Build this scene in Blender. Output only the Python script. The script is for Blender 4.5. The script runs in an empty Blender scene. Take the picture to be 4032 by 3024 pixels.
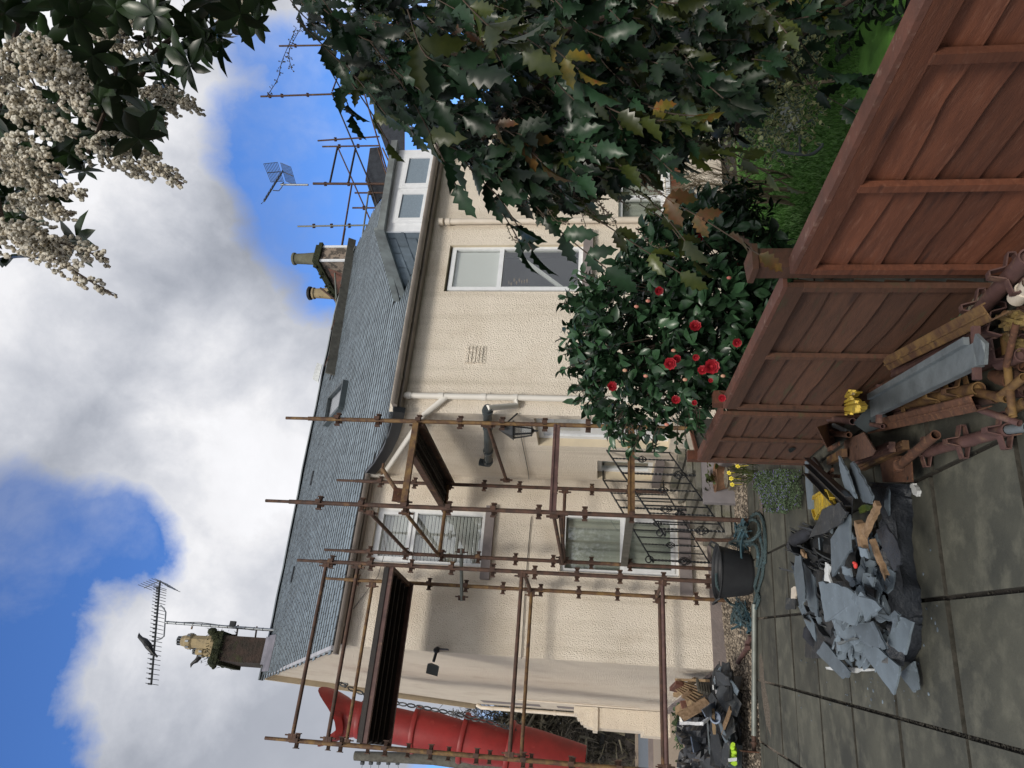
import bpy, math, random
import numpy as np
from mathutils import Vector, Matrix
random.seed(7); rng = np.random.default_rng(7)
scene = bpy.context.scene
C = scene.collection
R = math.radians
A = lambda *v: np.array(v, dtype=float)

# ------------------------------------------------------------------ camera
PITCH, ROLL = R(7.2), R(-1.07)
FPX = 2800.0                                   # focal length in pixels of the 4032 px long side
_r = A(1, 0, 0); _f = A(0, math.cos(PITCH), math.sin(PITCH)); _d = A(0, math.sin(PITCH), -math.cos(PITCH))
RIGHT = math.cos(ROLL)*_r + math.sin(ROLL)*_d
DOWN = -math.sin(ROLL)*_r + math.cos(ROLL)*_d
FWD = _f
CAM = A(0, 0, 1.6)
cam = bpy.data.objects.new('camera', bpy.data.cameras.new('camera'))
C.objects.link(cam)
m = Matrix.Identity(4)                         # the phone was held on its side: image-up is world-right
for i in range(3):
    m[i][0] = DOWN[i]; m[i][1] = RIGHT[i]; m[i][2] = -FWD[i]; m[i][3] = CAM[i]
cam.matrix_world = m
cam.data.sensor_fit = 'HORIZONTAL'; cam.data.sensor_width = 36
cam.data.lens = 36*FPX/4032; cam.data.clip_start = .05; cam.data.clip_end = 2000
scene.camera = cam

# surveyed picture positions -> directions; used with real planes (ground, walls, roof)
TILE = {'A': (0, 0, 1.6458), 'B': (1008, 0, 1.6458), 'C': (2016, 0, 1.6458), 'D': (3024, 0, 1.6458),
        'E': (0, 1008, 1.6458), 'F': (1008, 1008, 1.6458), 'G': (2016, 1008, 1.6458), 'H': (3024, 1008, 1.6458),
        'I': (0, 2016, 1.6458), 'J': (1008, 2016, 1.6458), 'K': (2016, 2016, 1.6458), 'L': (3024, 2016, 1.6458),
        'M': (2900, 2400, 2.6587), 'N': (3400, 1600, 2.625), 'P': (2600, 1600, 2.625), 'Q': (2500, 2400, 2.6587),
        'R': (3024, 1800, 2.625), 'S': (3300, 1500, 2.625), 'T': (3300, 1000, 2.2664), 'Z': (2300, 1500, 2.765),
        'Y': (2400, 2000, 2.765), 'X': (1000, 500, 2.765), 'W': (600, 2250, 3.0163), 'V': (3024, 1400, 3.318),
        'U': (3500, 1150, 3.1184), 'c': (1150, 900, 4.74), 'b': (1900, 2600, 3.16), 'd': (0, 0, 2212/4032)}
def ray(t, x, y):
    ox, oy, s = TILE[t]; X = ox+x/s; Y = oy+y/s
    return RIGHT*((3024-Y-1512)/FPX) + DOWN*((X-2016)/FPX) + FWD
def hit(t, x, y, P, n):
    d = ray(t, x, y); return CAM + d*(np.dot(P-CAM, n)/np.dot(d, n))
def gd(t, x, y, z=0.0): return hit(t, x, y, A(0, 0, z), A(0, 0, 1))
def at(t, x, y, dep): d = ray(t, x, y); return CAM + d*(dep/d[1])

# house frame: s along the facade, o out of it towards the garden, z up
_a = R(28)
HU = A(math.cos(_a), math.sin(_a), 0); HN = A(math.sin(_a), -math.cos(_a), 0); F0 = A(-3.2, 9.31, 0)
def W(s, o, z): return F0 + HU*s + HN*o + A(0, 0, z)
def fo(t, x, y, o): return hit(t, x, y, F0+HN*o, HN)
def fsz(t, x, y, o): P = fo(t, x, y, o)-F0; return float(P@HU), float(P[2])

# ------------------------------------------------------------------ world: sky with broken cloud
SUN_EL = R(36)
sdir = HN*.86 - HU*.51; sdir /= np.linalg.norm(sdir)
SUN_DIR = sdir*math.cos(SUN_EL) + A(0, 0, math.sin(SUN_EL))
world = bpy.data.worlds.new("World"); scene.world = world; world.use_nodes = True
wn = world.node_tree; wn.nodes.clear()
def N_(tree, typ, **kw):
    n = tree.nodes.new(typ)
    for k, v in kw.items(): setattr(n, k, v)
    return n
wo = N_(wn, 'ShaderNodeOutputWorld'); bg = N_(wn, 'ShaderNodeBackground'); sky = N_(wn, 'ShaderNodeTexSky')
sky.sky_type = 'NISHITA'; sky.sun_disc = False; sky.sun_elevation = SUN_EL
sky.sun_rotation = math.atan2(SUN_DIR[0], SUN_DIR[1])
sky.air_density = 1.0; sky.dust_density = .3; sky.ozone_density = 2.5
geo = N_(wn, 'ShaderNodeTexCoord')
L = wn.links.new
def wm(op, a, b=None, c=None, clamp=False):
    n = N_(wn, 'ShaderNodeMath', operation=op); n.use_clamp = clamp
    for i, v in enumerate((a, b, c)):
        if v is None: continue
        if isinstance(v, (int, float)): n.inputs[i].default_value = v
        else: L(v, n.inputs[i])
    return n.outputs[0]
def noise(scale, detail=6, rough=.55, dist=0.0, off=(0, 0, 0)):
    mp = N_(wn, 'ShaderNodeMapping'); mp.inputs['Location'].default_value = off
    L(geo.outputs['Generated'], mp.inputs['Vector'])
    n = N_(wn, 'ShaderNodeTexNoise'); n.inputs['Scale'].default_value = scale; n.inputs['Detail'].default_value = detail
    n.inputs['Roughness'].default_value = rough; n.inputs['Distortion'].default_value = dist
    L(mp.outputs[0], n.inputs['Vector']); return n.outputs['Fac']
nA = noise(5.5, 9, .6, .3); nB = noise(2.2, 5, .5, .2, (3, 1, 2)); nC = noise(18, 6, .6, .2, (1, 5, 2))
pert = wm('ADD', wm('MULTIPLY', wm('SUBTRACT', nA, .5), .36), wm('MULTIPLY', wm('SUBTRACT', nC, .5), .20))
def blobs(lst, soft=.04, amt=1.0):
    """union of round patches on the sky sphere: (picture x, y in 2212-wide units, radius in radians)"""
    out = None
    for x, y, r in lst:
        d = ray('d', x, y); d = d/np.linalg.norm(d)
        dn = N_(wn, 'ShaderNodeVectorMath', operation='DISTANCE'); L(geo.outputs['Generated'], dn.inputs[0])
        dn.inputs[1].default_value = tuple(d)
        v = wm('SUBTRACT', r, dn.outputs['Value'])
        out = v if out is None else wm('MAXIMUM', out, v)
    v = wm('ADD', out, wm('MULTIPLY', pert, amt))
    v = wm('ADD', wm('DIVIDE', v, soft), .5, clamp=True)
    return v
blue = blobs([(50, 1235, .105), (170, 1180, .065), (245, 1190, .070), (275, 1220, .045), (30, 1370, .09), (-10, 1540, .075), (-20, 1660, .09), (-200, 1400, .17),
              (690, 330, .12), (735, 450, .12),
              (680, 400, .09), (690, 280, .09), (720, 500, .09), (730, 590, .06), (630, 150, .06), (560, 110, .04), (720, 150, .07), (800, 420, .1), (900, 300, .15),
              (1085, 1640, .05), (1000, 1700, .05)], .035, .30)
thin = blobs([(40, 1120, .07), (90, 1100, .05), (560, 90, .06), (590, 560, .03)], .15, 1.0)
blue = wm('MULTIPLY', blue, wm('SUBTRACT', 1.0, wm('MULTIPLY', thin, .28)))
# cloud brightness
bright = blobs([(560, 1010, .16), (450, 780, .05), (500, 720, .03), (520, 900, .05), (480, 840, .04), (170, 330, .12), (0, 620, .12), (480, 1130, .13), (560, 950, .10), (350, 1330, .07), (250, 1400, .06), (740, 130, .09), (790, 300, .05), (60, 50, .2), (220, 1250, .05), (180, 1400, .05)], .19, .55)
grey = wm('ADD', .50, wm('MULTIPLY', wm('SUBTRACT', nB, .5), .40))
dkc = blobs([(430, 450, .16), (330, 640, .12), (420, 780, .06), (300, 850, .10), (600, 700, .10), (660, 880, .06), (640, 640, .08), (300, 1500, .10)], .22, .6)
grey = wm('SUBTRACT', grey, wm('MULTIPLY', dkc, .10))
grey = wm('ADD', grey, wm('MULTIPLY', wm('SUBTRACT', nC, .5), .10))
bri = wm('ADD', grey, wm('MULTIPLY', bright, wm('ADD', .42, wm('MULTIPLY', wm('SUBTRACT', nA, .5), .5))))
# brighter, sunlit cloud on the sun's side of the sky
sd = N_(wn, 'ShaderNodeVectorMath', operation='DOT_PRODUCT'); L(geo.outputs['Generated'], sd.inputs[0]); sd.inputs[1].default_value = tuple(SUN_DIR)
bri = wm('ADD', bri, wm('MULTIPLY', wm('POWER', wm('MAXIMUM', sd.outputs['Value'], 0.0), 3.0), .75))
cc = N_(wn, 'ShaderNodeCombineColor')
tint = wm('SUBTRACT', 1.0, wm('MULTIPLY', wm('SUBTRACT', .85, wm('MINIMUM', bri, .85)), .38))
L(wm('MULTIPLY', bri, tint), cc.inputs[0]); L(wm('MULTIPLY', bri, wm('ADD', .35, wm('MULTIPLY', tint, .65))), cc.inputs[1]); L(wm('MULTIPLY', bri, 1.03), cc.inputs[2])
sk2 = N_(wn, 'ShaderNodeMix', data_type='RGBA', blend_type='MULTIPLY'); sk2.inputs['Factor'].default_value = 1
L(sky.outputs[0], sk2.inputs['A']); sk2.inputs['B'].default_value = (.085, .125, .19, 1)
mx = N_(wn, 'ShaderNodeMix', data_type='RGBA'); L(blue, mx.inputs['Factor']); L(cc.outputs[0], mx.inputs['A']); L(sk2.outputs['Result'], mx.inputs['B'])
L(mx.outputs['Result'], bg.inputs['Color']); bg.inputs['Strength'].default_value = 1.0
L(bg.outputs[0], wo.inputs['Surface'])

sun = bpy.data.objects.new('sun', bpy.data.lights.new('sun', 'SUN')); C.objects.link(sun)
sun.data.energy = 2.0; sun.data.angle = R(14); sun.data.color = (1, .93, .82)
sun.rotation_euler = Vector(tuple(SUN_DIR)).to_track_quat('Z', 'Y').to_euler()
scene.view_settings.view_transform = 'Standard'; scene.view_settings.look = 'None'
scene.view_settings.exposure = 0.06; scene.view_settings.gamma = 1

# ------------------------------------------------------------------ materials
def mat(name, c1, c2=None, sc=4, rough=.7, bump=0.0, bsc=60, metal=0.0, rnd=0.0, det=6, contrast=(.35, .65), bdist=.01, spec=.5, c3=None, sc3=2, lim3=(.55, .7), trans=0, stretch=None, vor=False, rot=0.0, streak=None, knots=None):
    m = bpy.data.materials.new(name); m.use_nodes = True; t = m.node_tree; t.nodes.clear(); l = t.links.new
    out = N_(t, 'ShaderNodeOutputMaterial'); p = N_(t, 'ShaderNodeBsdfPrincipled'); l(p.outputs[0], out.inputs[0])
    p.inputs['Roughness'].default_value = rough; p.inputs['Metallic'].default_value = metal
    p.inputs['Specular IOR Level'].default_value = spec
    tc = N_(t, 'ShaderNodeTexCoord'); vec = tc.outputs['Object']
    if stretch:
        mp = N_(t, 'ShaderNodeMapping'); mp.inputs['Scale'].default_value = stretch; rt = N_(t, 'ShaderNodeMapping'); rt.inputs['Rotation'].default_value = (0, 0, rot); l(vec, rt.inputs[0]); l(rt.outputs[0], mp.inputs[0]); vec = mp.outputs[0]
    def nz(s, d=det):
        n = N_(t, 'ShaderNodeTexNoise'); n.inputs['Scale'].default_value = s; n.inputs['Detail'].default_value = d; n.inputs['Roughness'].default_value = .6
        l(vec, n.inputs['Vector']); return n.outputs['Fac']
    def rmp(v, a, b):
        r = N_(t, 'ShaderNodeMapRange'); r.inputs[1].default_value = a; r.inputs[2].default_value = b; l(v, r.inputs[0]); return r.outputs[0]
    col = None
    if c2:
        mi = N_(t, 'ShaderNodeMix', data_type='RGBA'); l(rmp(nz(sc), *contrast), mi.inputs['Factor'])
        mi.inputs['A'].default_value = (*c1, 1); mi.inputs['B'].default_value = (*c2, 1); col = mi.outputs['Result']
    if c3:
        mi = N_(t, 'ShaderNodeMix', data_type='RGBA'); l(rmp(nz(sc3), *lim3), mi.inputs['Factor'])
        if col: l(col, mi.inputs['A'])
        else: mi.inputs['A'].default_value = (*c1, 1)
        mi.inputs['B'].default_value = (*c3, 1); col = mi.outputs['Result']
    if knots:
        kn = N_(t, 'ShaderNodeTexVoronoi'); kn.inputs['Scale'].default_value = 1.6; l(vec, kn.inputs['Vector'])
        mi = N_(t, 'ShaderNodeMix', data_type='RGBA'); f2 = N_(t, 'ShaderNodeMapRange'); f2.inputs[1].default_value = .17; f2.inputs[2].default_value = .06; f2.inputs[4].default_value = .8; l(kn.outputs['Distance'], f2.inputs[0]); l(f2.outputs[0], mi.inputs['Factor'])
        l(col, mi.inputs['A']); mi.inputs['B'].default_value = (*knots, 1); col = mi.outputs['Result']
    if streak:
        mp2 = N_(t, 'ShaderNodeMapping'); mp2.inputs['Scale'].default_value = (7, 7, .35); l(tc.outputs['Object'], mp2.inputs[0])
        n2 = N_(t, 'ShaderNodeTexNoise'); n2.inputs['Scale'].default_value = 1; n2.inputs['Detail'].default_value = 5; l(mp2.outputs[0], n2.inputs['Vector'])
        mi = N_(t, 'ShaderNodeMix', data_type='RGBA'); f2 = N_(t, 'ShaderNodeMapRange'); f2.inputs[1].default_value = .52; f2.inputs[2].default_value = .78; f2.inputs[4].default_value = .55; l(n2.outputs['Fac'], f2.inputs[0]); l(f2.outputs[0], mi.inputs['Factor'])
        l(col, mi.inputs['A']); mi.inputs['B'].default_value = (*streak, 1); col = mi.outputs['Result']
    if rnd:
        g = N_(t, 'ShaderNodeNewGeometry'); oi = N_(t, 'ShaderNodeObjectInfo'); sm = N_(t, 'ShaderNodeMath', operation='ADD'); l(g.outputs['Random Per Island'], sm.inputs[0]); l(oi.outputs['Random'], sm.inputs[1])
        fr = N_(t, 'ShaderNodeMath', operation='FRACT'); l(sm.outputs[0], fr.inputs[0]); v = fr.outputs[0]
        r = N_(t, 'ShaderNodeMapRange'); r.inputs[3].default_value = 1-rnd; r.inputs[4].default_value = 1+rnd; l(v, r.inputs[0])
        hs = N_(t, 'ShaderNodeHueSaturation'); l(r.outputs[0], hs.inputs['Value'])
        if col: l(col, hs.inputs['Color'])
        else: hs.inputs['Color'].default_value = (*c1, 1)
        col = hs.outputs[0]
    if col: l(col, p.inputs['Base Color'])
    else: p.inputs['Base Color'].default_value = (*c1, 1)
    if bump:
        b = N_(t, 'ShaderNodeBump'); b.inputs['Strength'].default_value = bump; b.inputs['Distance'].default_value = bdist
        if vor:
            v = N_(t, 'ShaderNodeTexVoronoi'); v.feature = 'SMOOTH_F1'; v.inputs['Scale'].default_value = bsc; l(vec, v.inputs['Vector'])
            ad = N_(t, 'ShaderNodeMath', operation='ADD'); l(v.outputs['Distance'], ad.inputs[0]); l(nz(bsc*.7, 3), ad.inputs[1]); l(ad.outputs[0], b.inputs['Height'])
        else: l(nz(bsc), b.inputs['Height'])
        l(b.outputs[0], p.inputs['Normal'])
    if trans:
        tr = N_(t, 'ShaderNodeBsdfTranslucent'); ms = N_(t, 'ShaderNodeMixShader'); ms.inputs[0].default_value = trans
        if col: l(col, tr.inputs[0])
        else: tr.inputs[0].default_value = (*c1, 1)
        l(p.outputs[0], ms.inputs[1]); l(tr.outputs[0], ms.inputs[2]); l(ms.outputs[0], out.inputs[0])
    return m
def glassmat(name, tint=(.93, .94, .92), fac=.35, rough=.02):
    m = bpy.data.materials.new(name); m.use_nodes = True; t = m.node_tree; t.nodes.clear(); l = t.links.new
    out = N_(t, 'ShaderNodeOutputMaterial'); g = N_(t, 'ShaderNodeBsdfGlossy'); g.inputs['Roughness'].default_value = rough
    tr = N_(t, 'ShaderNodeBsdfTransparent'); tr.inputs[0].default_value = (*tint, 1)
    ms = N_(t, 'ShaderNodeMixShader'); ms.inputs[0].default_value = fac; l(tr.outputs[0], ms.inputs[1]); l(g.outputs[0], ms.inputs[2]); l(ms.outputs[0], out.inputs[0])
    return m
M = {}
M['cast'] = mat('cream_roughcast', (.81, .73, .62), (.75, .67, .56), 1.5, .9, 1.0, 88, bdist=.011, vor=True, det=4, c3=(.62, .53, .42), sc3=.9, lim3=(.52, .75), streak=(.50, .43, .33))
M['castd'] = mat('cream_render_smooth', (.81, .73, .61), (.755, .67, .56), 2, .9, 1.0, 75, bdist=.022, vor=True, c3=(.66, .57, .46), sc3=1.1)
M['reveal'] = mat('cream_paint', (.66, .57, .42), (.60, .52, .39), 6, .7, .1, 80)
M['plinth'] = mat('mauve_grey_masonry', (.24, .20, .19), (.18, .155, .15), 3, .85, .8, 14, bdist=.02)
M['sill'] = mat('mauve_grey_paint', (.25, .215, .21), (.20, .175, .17), 8, .7, .2, 60)
M['slate'] = mat('blue_grey_slate', (.215, .27, .31), (.165, .205, .235), 3, .55, .3, 30, rnd=.14, c3=(.25, .30, .32), sc3=9, lim3=(.6, .75), spec=.4)
M['slate2'] = mat('broken_slate', (.150, .188, .222), (.115, .145, .172), 9, .6, .35, 50, rnd=.30, c3=(.23, .29, .35), sc3=26, lim3=(.62, .78), bdist=.004)
M['slatedark'] = mat('dark_weathered_slate_and_shade', (.035, .04, .046), (.02, .023, .026), 7, .6, .3, 40, rnd=.4, c3=(.09, .09, .085), sc3=20)
M['lead'] = mat('grey_lead_flashing', (.25, .24, .28), (.17, .17, .2), 6, .5, .4, 15, metal=.3)
M['gutter'] = mat('brown_grey_plastic', (.26, .225, .20), (.20, .175, .155), 5, .45)
M['fascia'] = mat('pale_fascia', (.45, .45, .48), (.33, .33, .35), 6, .5)
M['black'] = mat('black_painted_metal', (.012, .014, .017), None, rough=.4)
M['ridge'] = mat('grey_ridge_zinc', (.22, .25, .25), (.12, .13, .13), 4, .5, .3, 20)
M['upvc'] = mat('white_upvc', (.78, .80, .82), (.70, .72, .74), 12, .35)
M['pipe'] = mat('cream_plastic_pipe', (.68, .61, .52), (.60, .53, .44), 5, .45)
M['pipew'] = mat('white_plastic_pipe', (.72, .69, .63), None, rough=.4)
M['pipeg'] = mat('dark_grey_soil_pipe', (.06, .075, .08), (.04, .05, .055), 6, .5)
M['curtain'] = mat('pale_curtain', (.55, .58, .54), (.44, .47, .44), 3, .9, stretch=(5, 5, .2))
M['blind'] = mat('white_slat_blind', (.82, .84, .86), None, rough=.8)
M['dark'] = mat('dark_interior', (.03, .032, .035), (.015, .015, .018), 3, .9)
M['glass'] = glassmat('window_glass', fac=.15); M['glass2'] = glassmat('window_glass_low', fac=.12)
M['frost'] = mat('frosted_glass', (.22, .28, .33), (.17, .22, .27), 60, .25, .3, 120)
M['rust'] = mat('rusty_scaffold_steel', (.10, .050, .032), (.045, .026, .019), 14, .75, .5, 60, c3=(.20, .115, .05), sc3=6, lim3=(.60, .72), bdist=.003)
M['rusty'] = mat('rust_with_yellow_paint', (.21, .125, .042), (.085, .040, .022), 9, .7, .5, 60, c3=(.06, .03, .02), sc3=16, lim3=(.5, .7), bdist=.003)
M['rustp'] = mat('plum_brown_steel', (.125, .065, .058), (.07, .036, .032), 7, .6, .4, 60, c3=(.17, .10, .07), sc3=18, bdist=.003)
M['rusto'] = mat('orange_rust_plate', (.12, .052, .028), (.065, .03, .018), 22, .85, .6, 90, c3=(.20, .10, .05), sc3=40, bdist=.002)
M['galv'] = mat('galvanised_steel', (.20, .23, .245), (.13, .15, .16), 7, .5, .3, 40, metal=.3, c3=(.6, .62, .62), sc3=12, lim3=(.70, .74))
M['tubeg'] = mat('grey_scaffold_tube', (.22, .24, .22), (.15, .16, .14), 6, .5, .2, 40, metal=.3)
M['batten'] = mat('dark_steel_board', (.012, .010, .010), (.028, .019, .014), 8, .6, .3, 40, stretch=(1, 1, 1))
M['wood'] = mat('old_timber', (.34, .235, .13), (.22, .15, .085), 10, .8, .5, 60, rnd=.25)
M['woodf'] = mat('fresh_broken_timber', (.30, .20, .12), (.17, .105, .055), 30, .8, .5, 60, stretch=(1, 1, 1))
M['woodg'] = mat('weathered_grey_timber', (.12, .115, .095), (.075, .07, .058), 8, .85, .5, 60)
M['fence'] = mat('red_brown_stained_timber', (.145, .049, .024), (.098, .033, .017), 5, .7, .5, 40, rnd=.26, c3=(.175, .075, .045), sc3=11, lim3=(.55, .75), bdist=.004, stretch=(1.1, 6, 9), rot=-1.9396, knots=(.04, .014, .009))
M['fencew'] = mat('worn_brown_timber', (.15, .06, .04), (.10, .045, .032), 8, .7, .6, 50, c3=(.24, .15, .115), sc3=22, lim3=(.58, .72), bdist=.004)
M['fencea'] = mat('brown_timber_with_algae', (.105, .048, .028), (.072, .034, .021), 6, .75, .4, 40, c3=(.070, .062, .030), sc3=3, lim3=(.58, .75), rnd=.16, stretch=(1.0, 5, 8), rot=-1.9396, knots=(.035, .016, .011))
M['slab'] = mat('weathered_paving', (.080, .080, .062), (.036, .038, .032), 1.8, .75, .6, 90, rnd=.22, c3=(.118, .116, .090), sc3=7, lim3=(.48, .74), bdist=.003)
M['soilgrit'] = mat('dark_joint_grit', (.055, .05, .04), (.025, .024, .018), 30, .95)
M['soil'] = mat('dark_soil', (.035, .03, .025), (.018, .016, .013), 12, .95, .8, 30)
M['gravelb'] = mat('gravel_bed', (.19, .155, .12), (.08, .065, .05), 60, .9, 1, 45, c3=(.30, .27, .22), sc3=90, bdist=.03)
M['pebble'] = mat('pebble', (.27, .225, .175), None, rough=.7, rnd=.65)
M['concrete'] = mat('mossy_concrete_step', (.27, .25, .21), (.19, .185, .16), 6, .85, .5, 40, c3=(.13, .13, .085), sc3=2.5, lim3=(.5, .68))
M['cheek'] = mat('mauve_painted_render', (.27, .25, .26), (.22, .205, .215), 5, .75, .3, 20)
M['grass'] = mat('grass_blades', (.085, .21, .035), (.055, .145, .022), 6, .7, rnd=.4)
M['asphalt'] = mat('grey_road', (.16, .18, .21), (.13, .15, .17), 10, .8)
M['pavelight'] = mat('pale_grit_path', (.33, .27, .21), (.25, .20, .155), 30, .9, .6, 60)
M['stonewall'] = mat('dark_stone_wall', (.11, .095, .085), (.045, .04, .036), 5, .9, .9, 7, c3=(.06, .075, .035), sc3=3)
M['yellowd'] = mat('dirty_flaking_yellow', (.26, .19, .06), (.09, .05, .03), 12, .8, .5, 40, c3=(.40, .35, .24), sc3=9, lim3=(.6, .68))
M['yellow'] = mat('yellow_plastic', (.60, .42, .03), (.38, .26, .02), 14, .5, .3, 30, c3=(.12, .085, .03), sc3=22, lim3=(.54, .66))
M['blackpl'] = mat('black_plastic', (.012, .013, .016), (.02, .022, .026), 6, .35, .3, 20)
M['felt'] = mat('black_roofing_felt', (.034, .040, .050), (.016, .019, .025), 6, .40, 1.0, 26, c3=(.055, .06, .065), sc3=22, lim3=(.6, .72))
M['rubber'] = mat('black_rubber', (.022, .024, .027), (.014, .015, .018), 6, .6, .2, 30)
M['rope'] = mat('blue_green_rope', (.045, .075, .078), (.03, .05, .055), 40, .8, .5, 150, c3=(.08, .16, .20), sc3=5, lim3=(.6, .7))
M['twine'] = mat('blue_twine', (.035, .085, .11), (.02, .045, .055), 20, .7)
M['red'] = mat('red_chute_plastic', (.29, .020, .019), (.19, .014, .013), 2.5, .5, .25, 6, c3=(.40, .06, .05), sc3=7, lim3=(.62, .8), bdist=.02)
M['chimstone'] = mat('patched_chimney_stone', (.27, .215, .17), (.09, .075, .062), 5, .9, .7, 12, contrast=(.47, .53), bdist=.03)
M['brick'] = mat('worn_red_brick', (.27, .11, .075), (.16, .10, .08), 6, .9, .6, 14, bdist=.02)
M['chimdark'] = mat('sooty_brick_moss', (.05, .032, .024), (.025, .02, .015), 6, .95, .9, 18, c3=(.045, .05, .015), sc3=3, bdist=.04)
M['moss'] = mat('moss', (.035, .042, .014), (.015, .02, .008), 9, .95, 1, 26, bdist=.05)
M['potb'] = mat('buff_clay_pot', (.36, .28, .15), (.25, .20, .12), 4, .8, .3, 20, c3=(.08, .07, .05), sc3=6, lim3=(.58, .72))
M['potg'] = mat('green_grey_clay_pot', (.15, .15, .105), (.09, .09, .06), 5, .85, .3, 20)
M['terracotta'] = mat('terracotta', (.28, .15, .085), (.17, .10, .06), 8, .8, .3, 30)
M['stonepot'] = mat('carved_stone', (.17, .145, .11), (.10, .09, .06), 8, .9, .6, 20)
M['alu'] = mat('aerial_alloy', (.25, .27, .29), None, rough=.4, metal=.6)
M['alub'] = mat('dark_aerial', (.035, .04, .045), None, rough=.5)
M['bird'] = mat('black_feather', (.012, .013, .015), None, rough=.5)
M['bark'] = mat('brown_bark', (.085, .06, .042), (.045, .033, .025), 20, .9, .6, 60)
M['barkl'] = mat('pale_twig_bark', (.22, .18, .12), (.13, .105, .07), 20, .85)
M['leafc'] = mat('camellia_leaf', (.040, .092, .040), (.020, .050, .024), 8, .30, rnd=.55, spec=.5, trans=.12)
M['leafm'] = mat('mahonia_leaf', (.020, .050, .022), (.008, .020, .010), 9, .32, rnd=.65, spec=.32, trans=.1)
M['leafy'] = mat('yellowing_leaf', (.24, .17, .02), (.09, .10, .02), 22, .45, rnd=.3, c3=(.30, .09, .03), sc3=12, lim3=(.55, .66), trans=.2)
M['leafr'] = mat('russet_leaf', (.11, .045, .02), (.06, .055, .016), 18, .45, rnd=.3, c3=(.24, .13, .03), sc3=12, trans=.15)
M['leafo'] = mat('olive_leaf', (.060, .075, .016), (.03, .045, .013), 14, .32, rnd=.5, trans=.25)
M['leafp'] = mat('pieris_leaf', (.020, .042, .012), (.011, .024, .009), 9, .32, rnd=.5, trans=.12)
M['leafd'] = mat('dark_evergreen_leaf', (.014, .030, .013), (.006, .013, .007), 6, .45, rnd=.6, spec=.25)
M['leafv'] = mat('green_leaf_centre', (.05, .10, .045), (.03, .06, .03), 9, .45, rnd=.3)
M['leafe'] = mat('cream_leaf_edge', (.40, .42, .20), (.28, .30, .13), 9, .5, rnd=.3)
M['petal'] = mat('red_camellia_petal', (.46, .022, .035), (.26, .010, .02), 30, .5, rnd=.2, trans=.15)
M['bud'] = mat('cream_pink_bud', (.55, .38, .24), (.55, .14, .12), 30, .6)
M['bell'] = mat('white_flower_bell', (.74, .72, .64), (.60, .54, .43), 40, .6, rnd=.25, trans=.35)
M['stalk'] = mat('reddish_stalk', (.28, .15, .08), None, rough=.7)
M['spike'] = mat('dusky_seed_spike', (.12, .075, .07), (.10, .10, .05), 40, .7, rnd=.4)
M['purple'] = mat('violet_petal', (.26, .20, .55), None, rough=.7, rnd=.25)
M['daff'] = mat('yellow_petal', (.75, .62, .06), None, rough=.6)
M['groundleaf'] = mat('small_green_leaf', (.075, .115, .055), (.05, .08, .035), 20, .7, rnd=.4)
M['blueclr'] = mat('blue_grey_plastic_sheet', (.22, .28, .38), (.10, .13, .2), 8, .4)
M['white'] = mat('white_scrap', (.70, .72, .72), (.5, .52, .52), 14, .6)
M['hiviz'] = mat('lime_yellow_cloth', (.45, .70, .04), (.30, .5, .03), 14, .8)
M['cloth'] = mat('dark_navy_cloth', (.014, .016, .022), (.022, .024, .032), 9, .85, .5, 50)
M['wire'] = mat('grey_cable', (.13, .12, .11), None, rough=.7)
M['lamp'] = mat('grey_lamp_housing', (.10, .11, .11), None, rough=.5)
M['redplast'] = mat('red_scrap', (.6, .05, .04), None, rough=.5)
M['tape'] = mat('lime_plant', (.12, .22, .03), None, rough=.7)
M['twig'] = mat('grey_bare_twigs', (.06, .052, .04), (.035, .03, .024), 3, .9)

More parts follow.
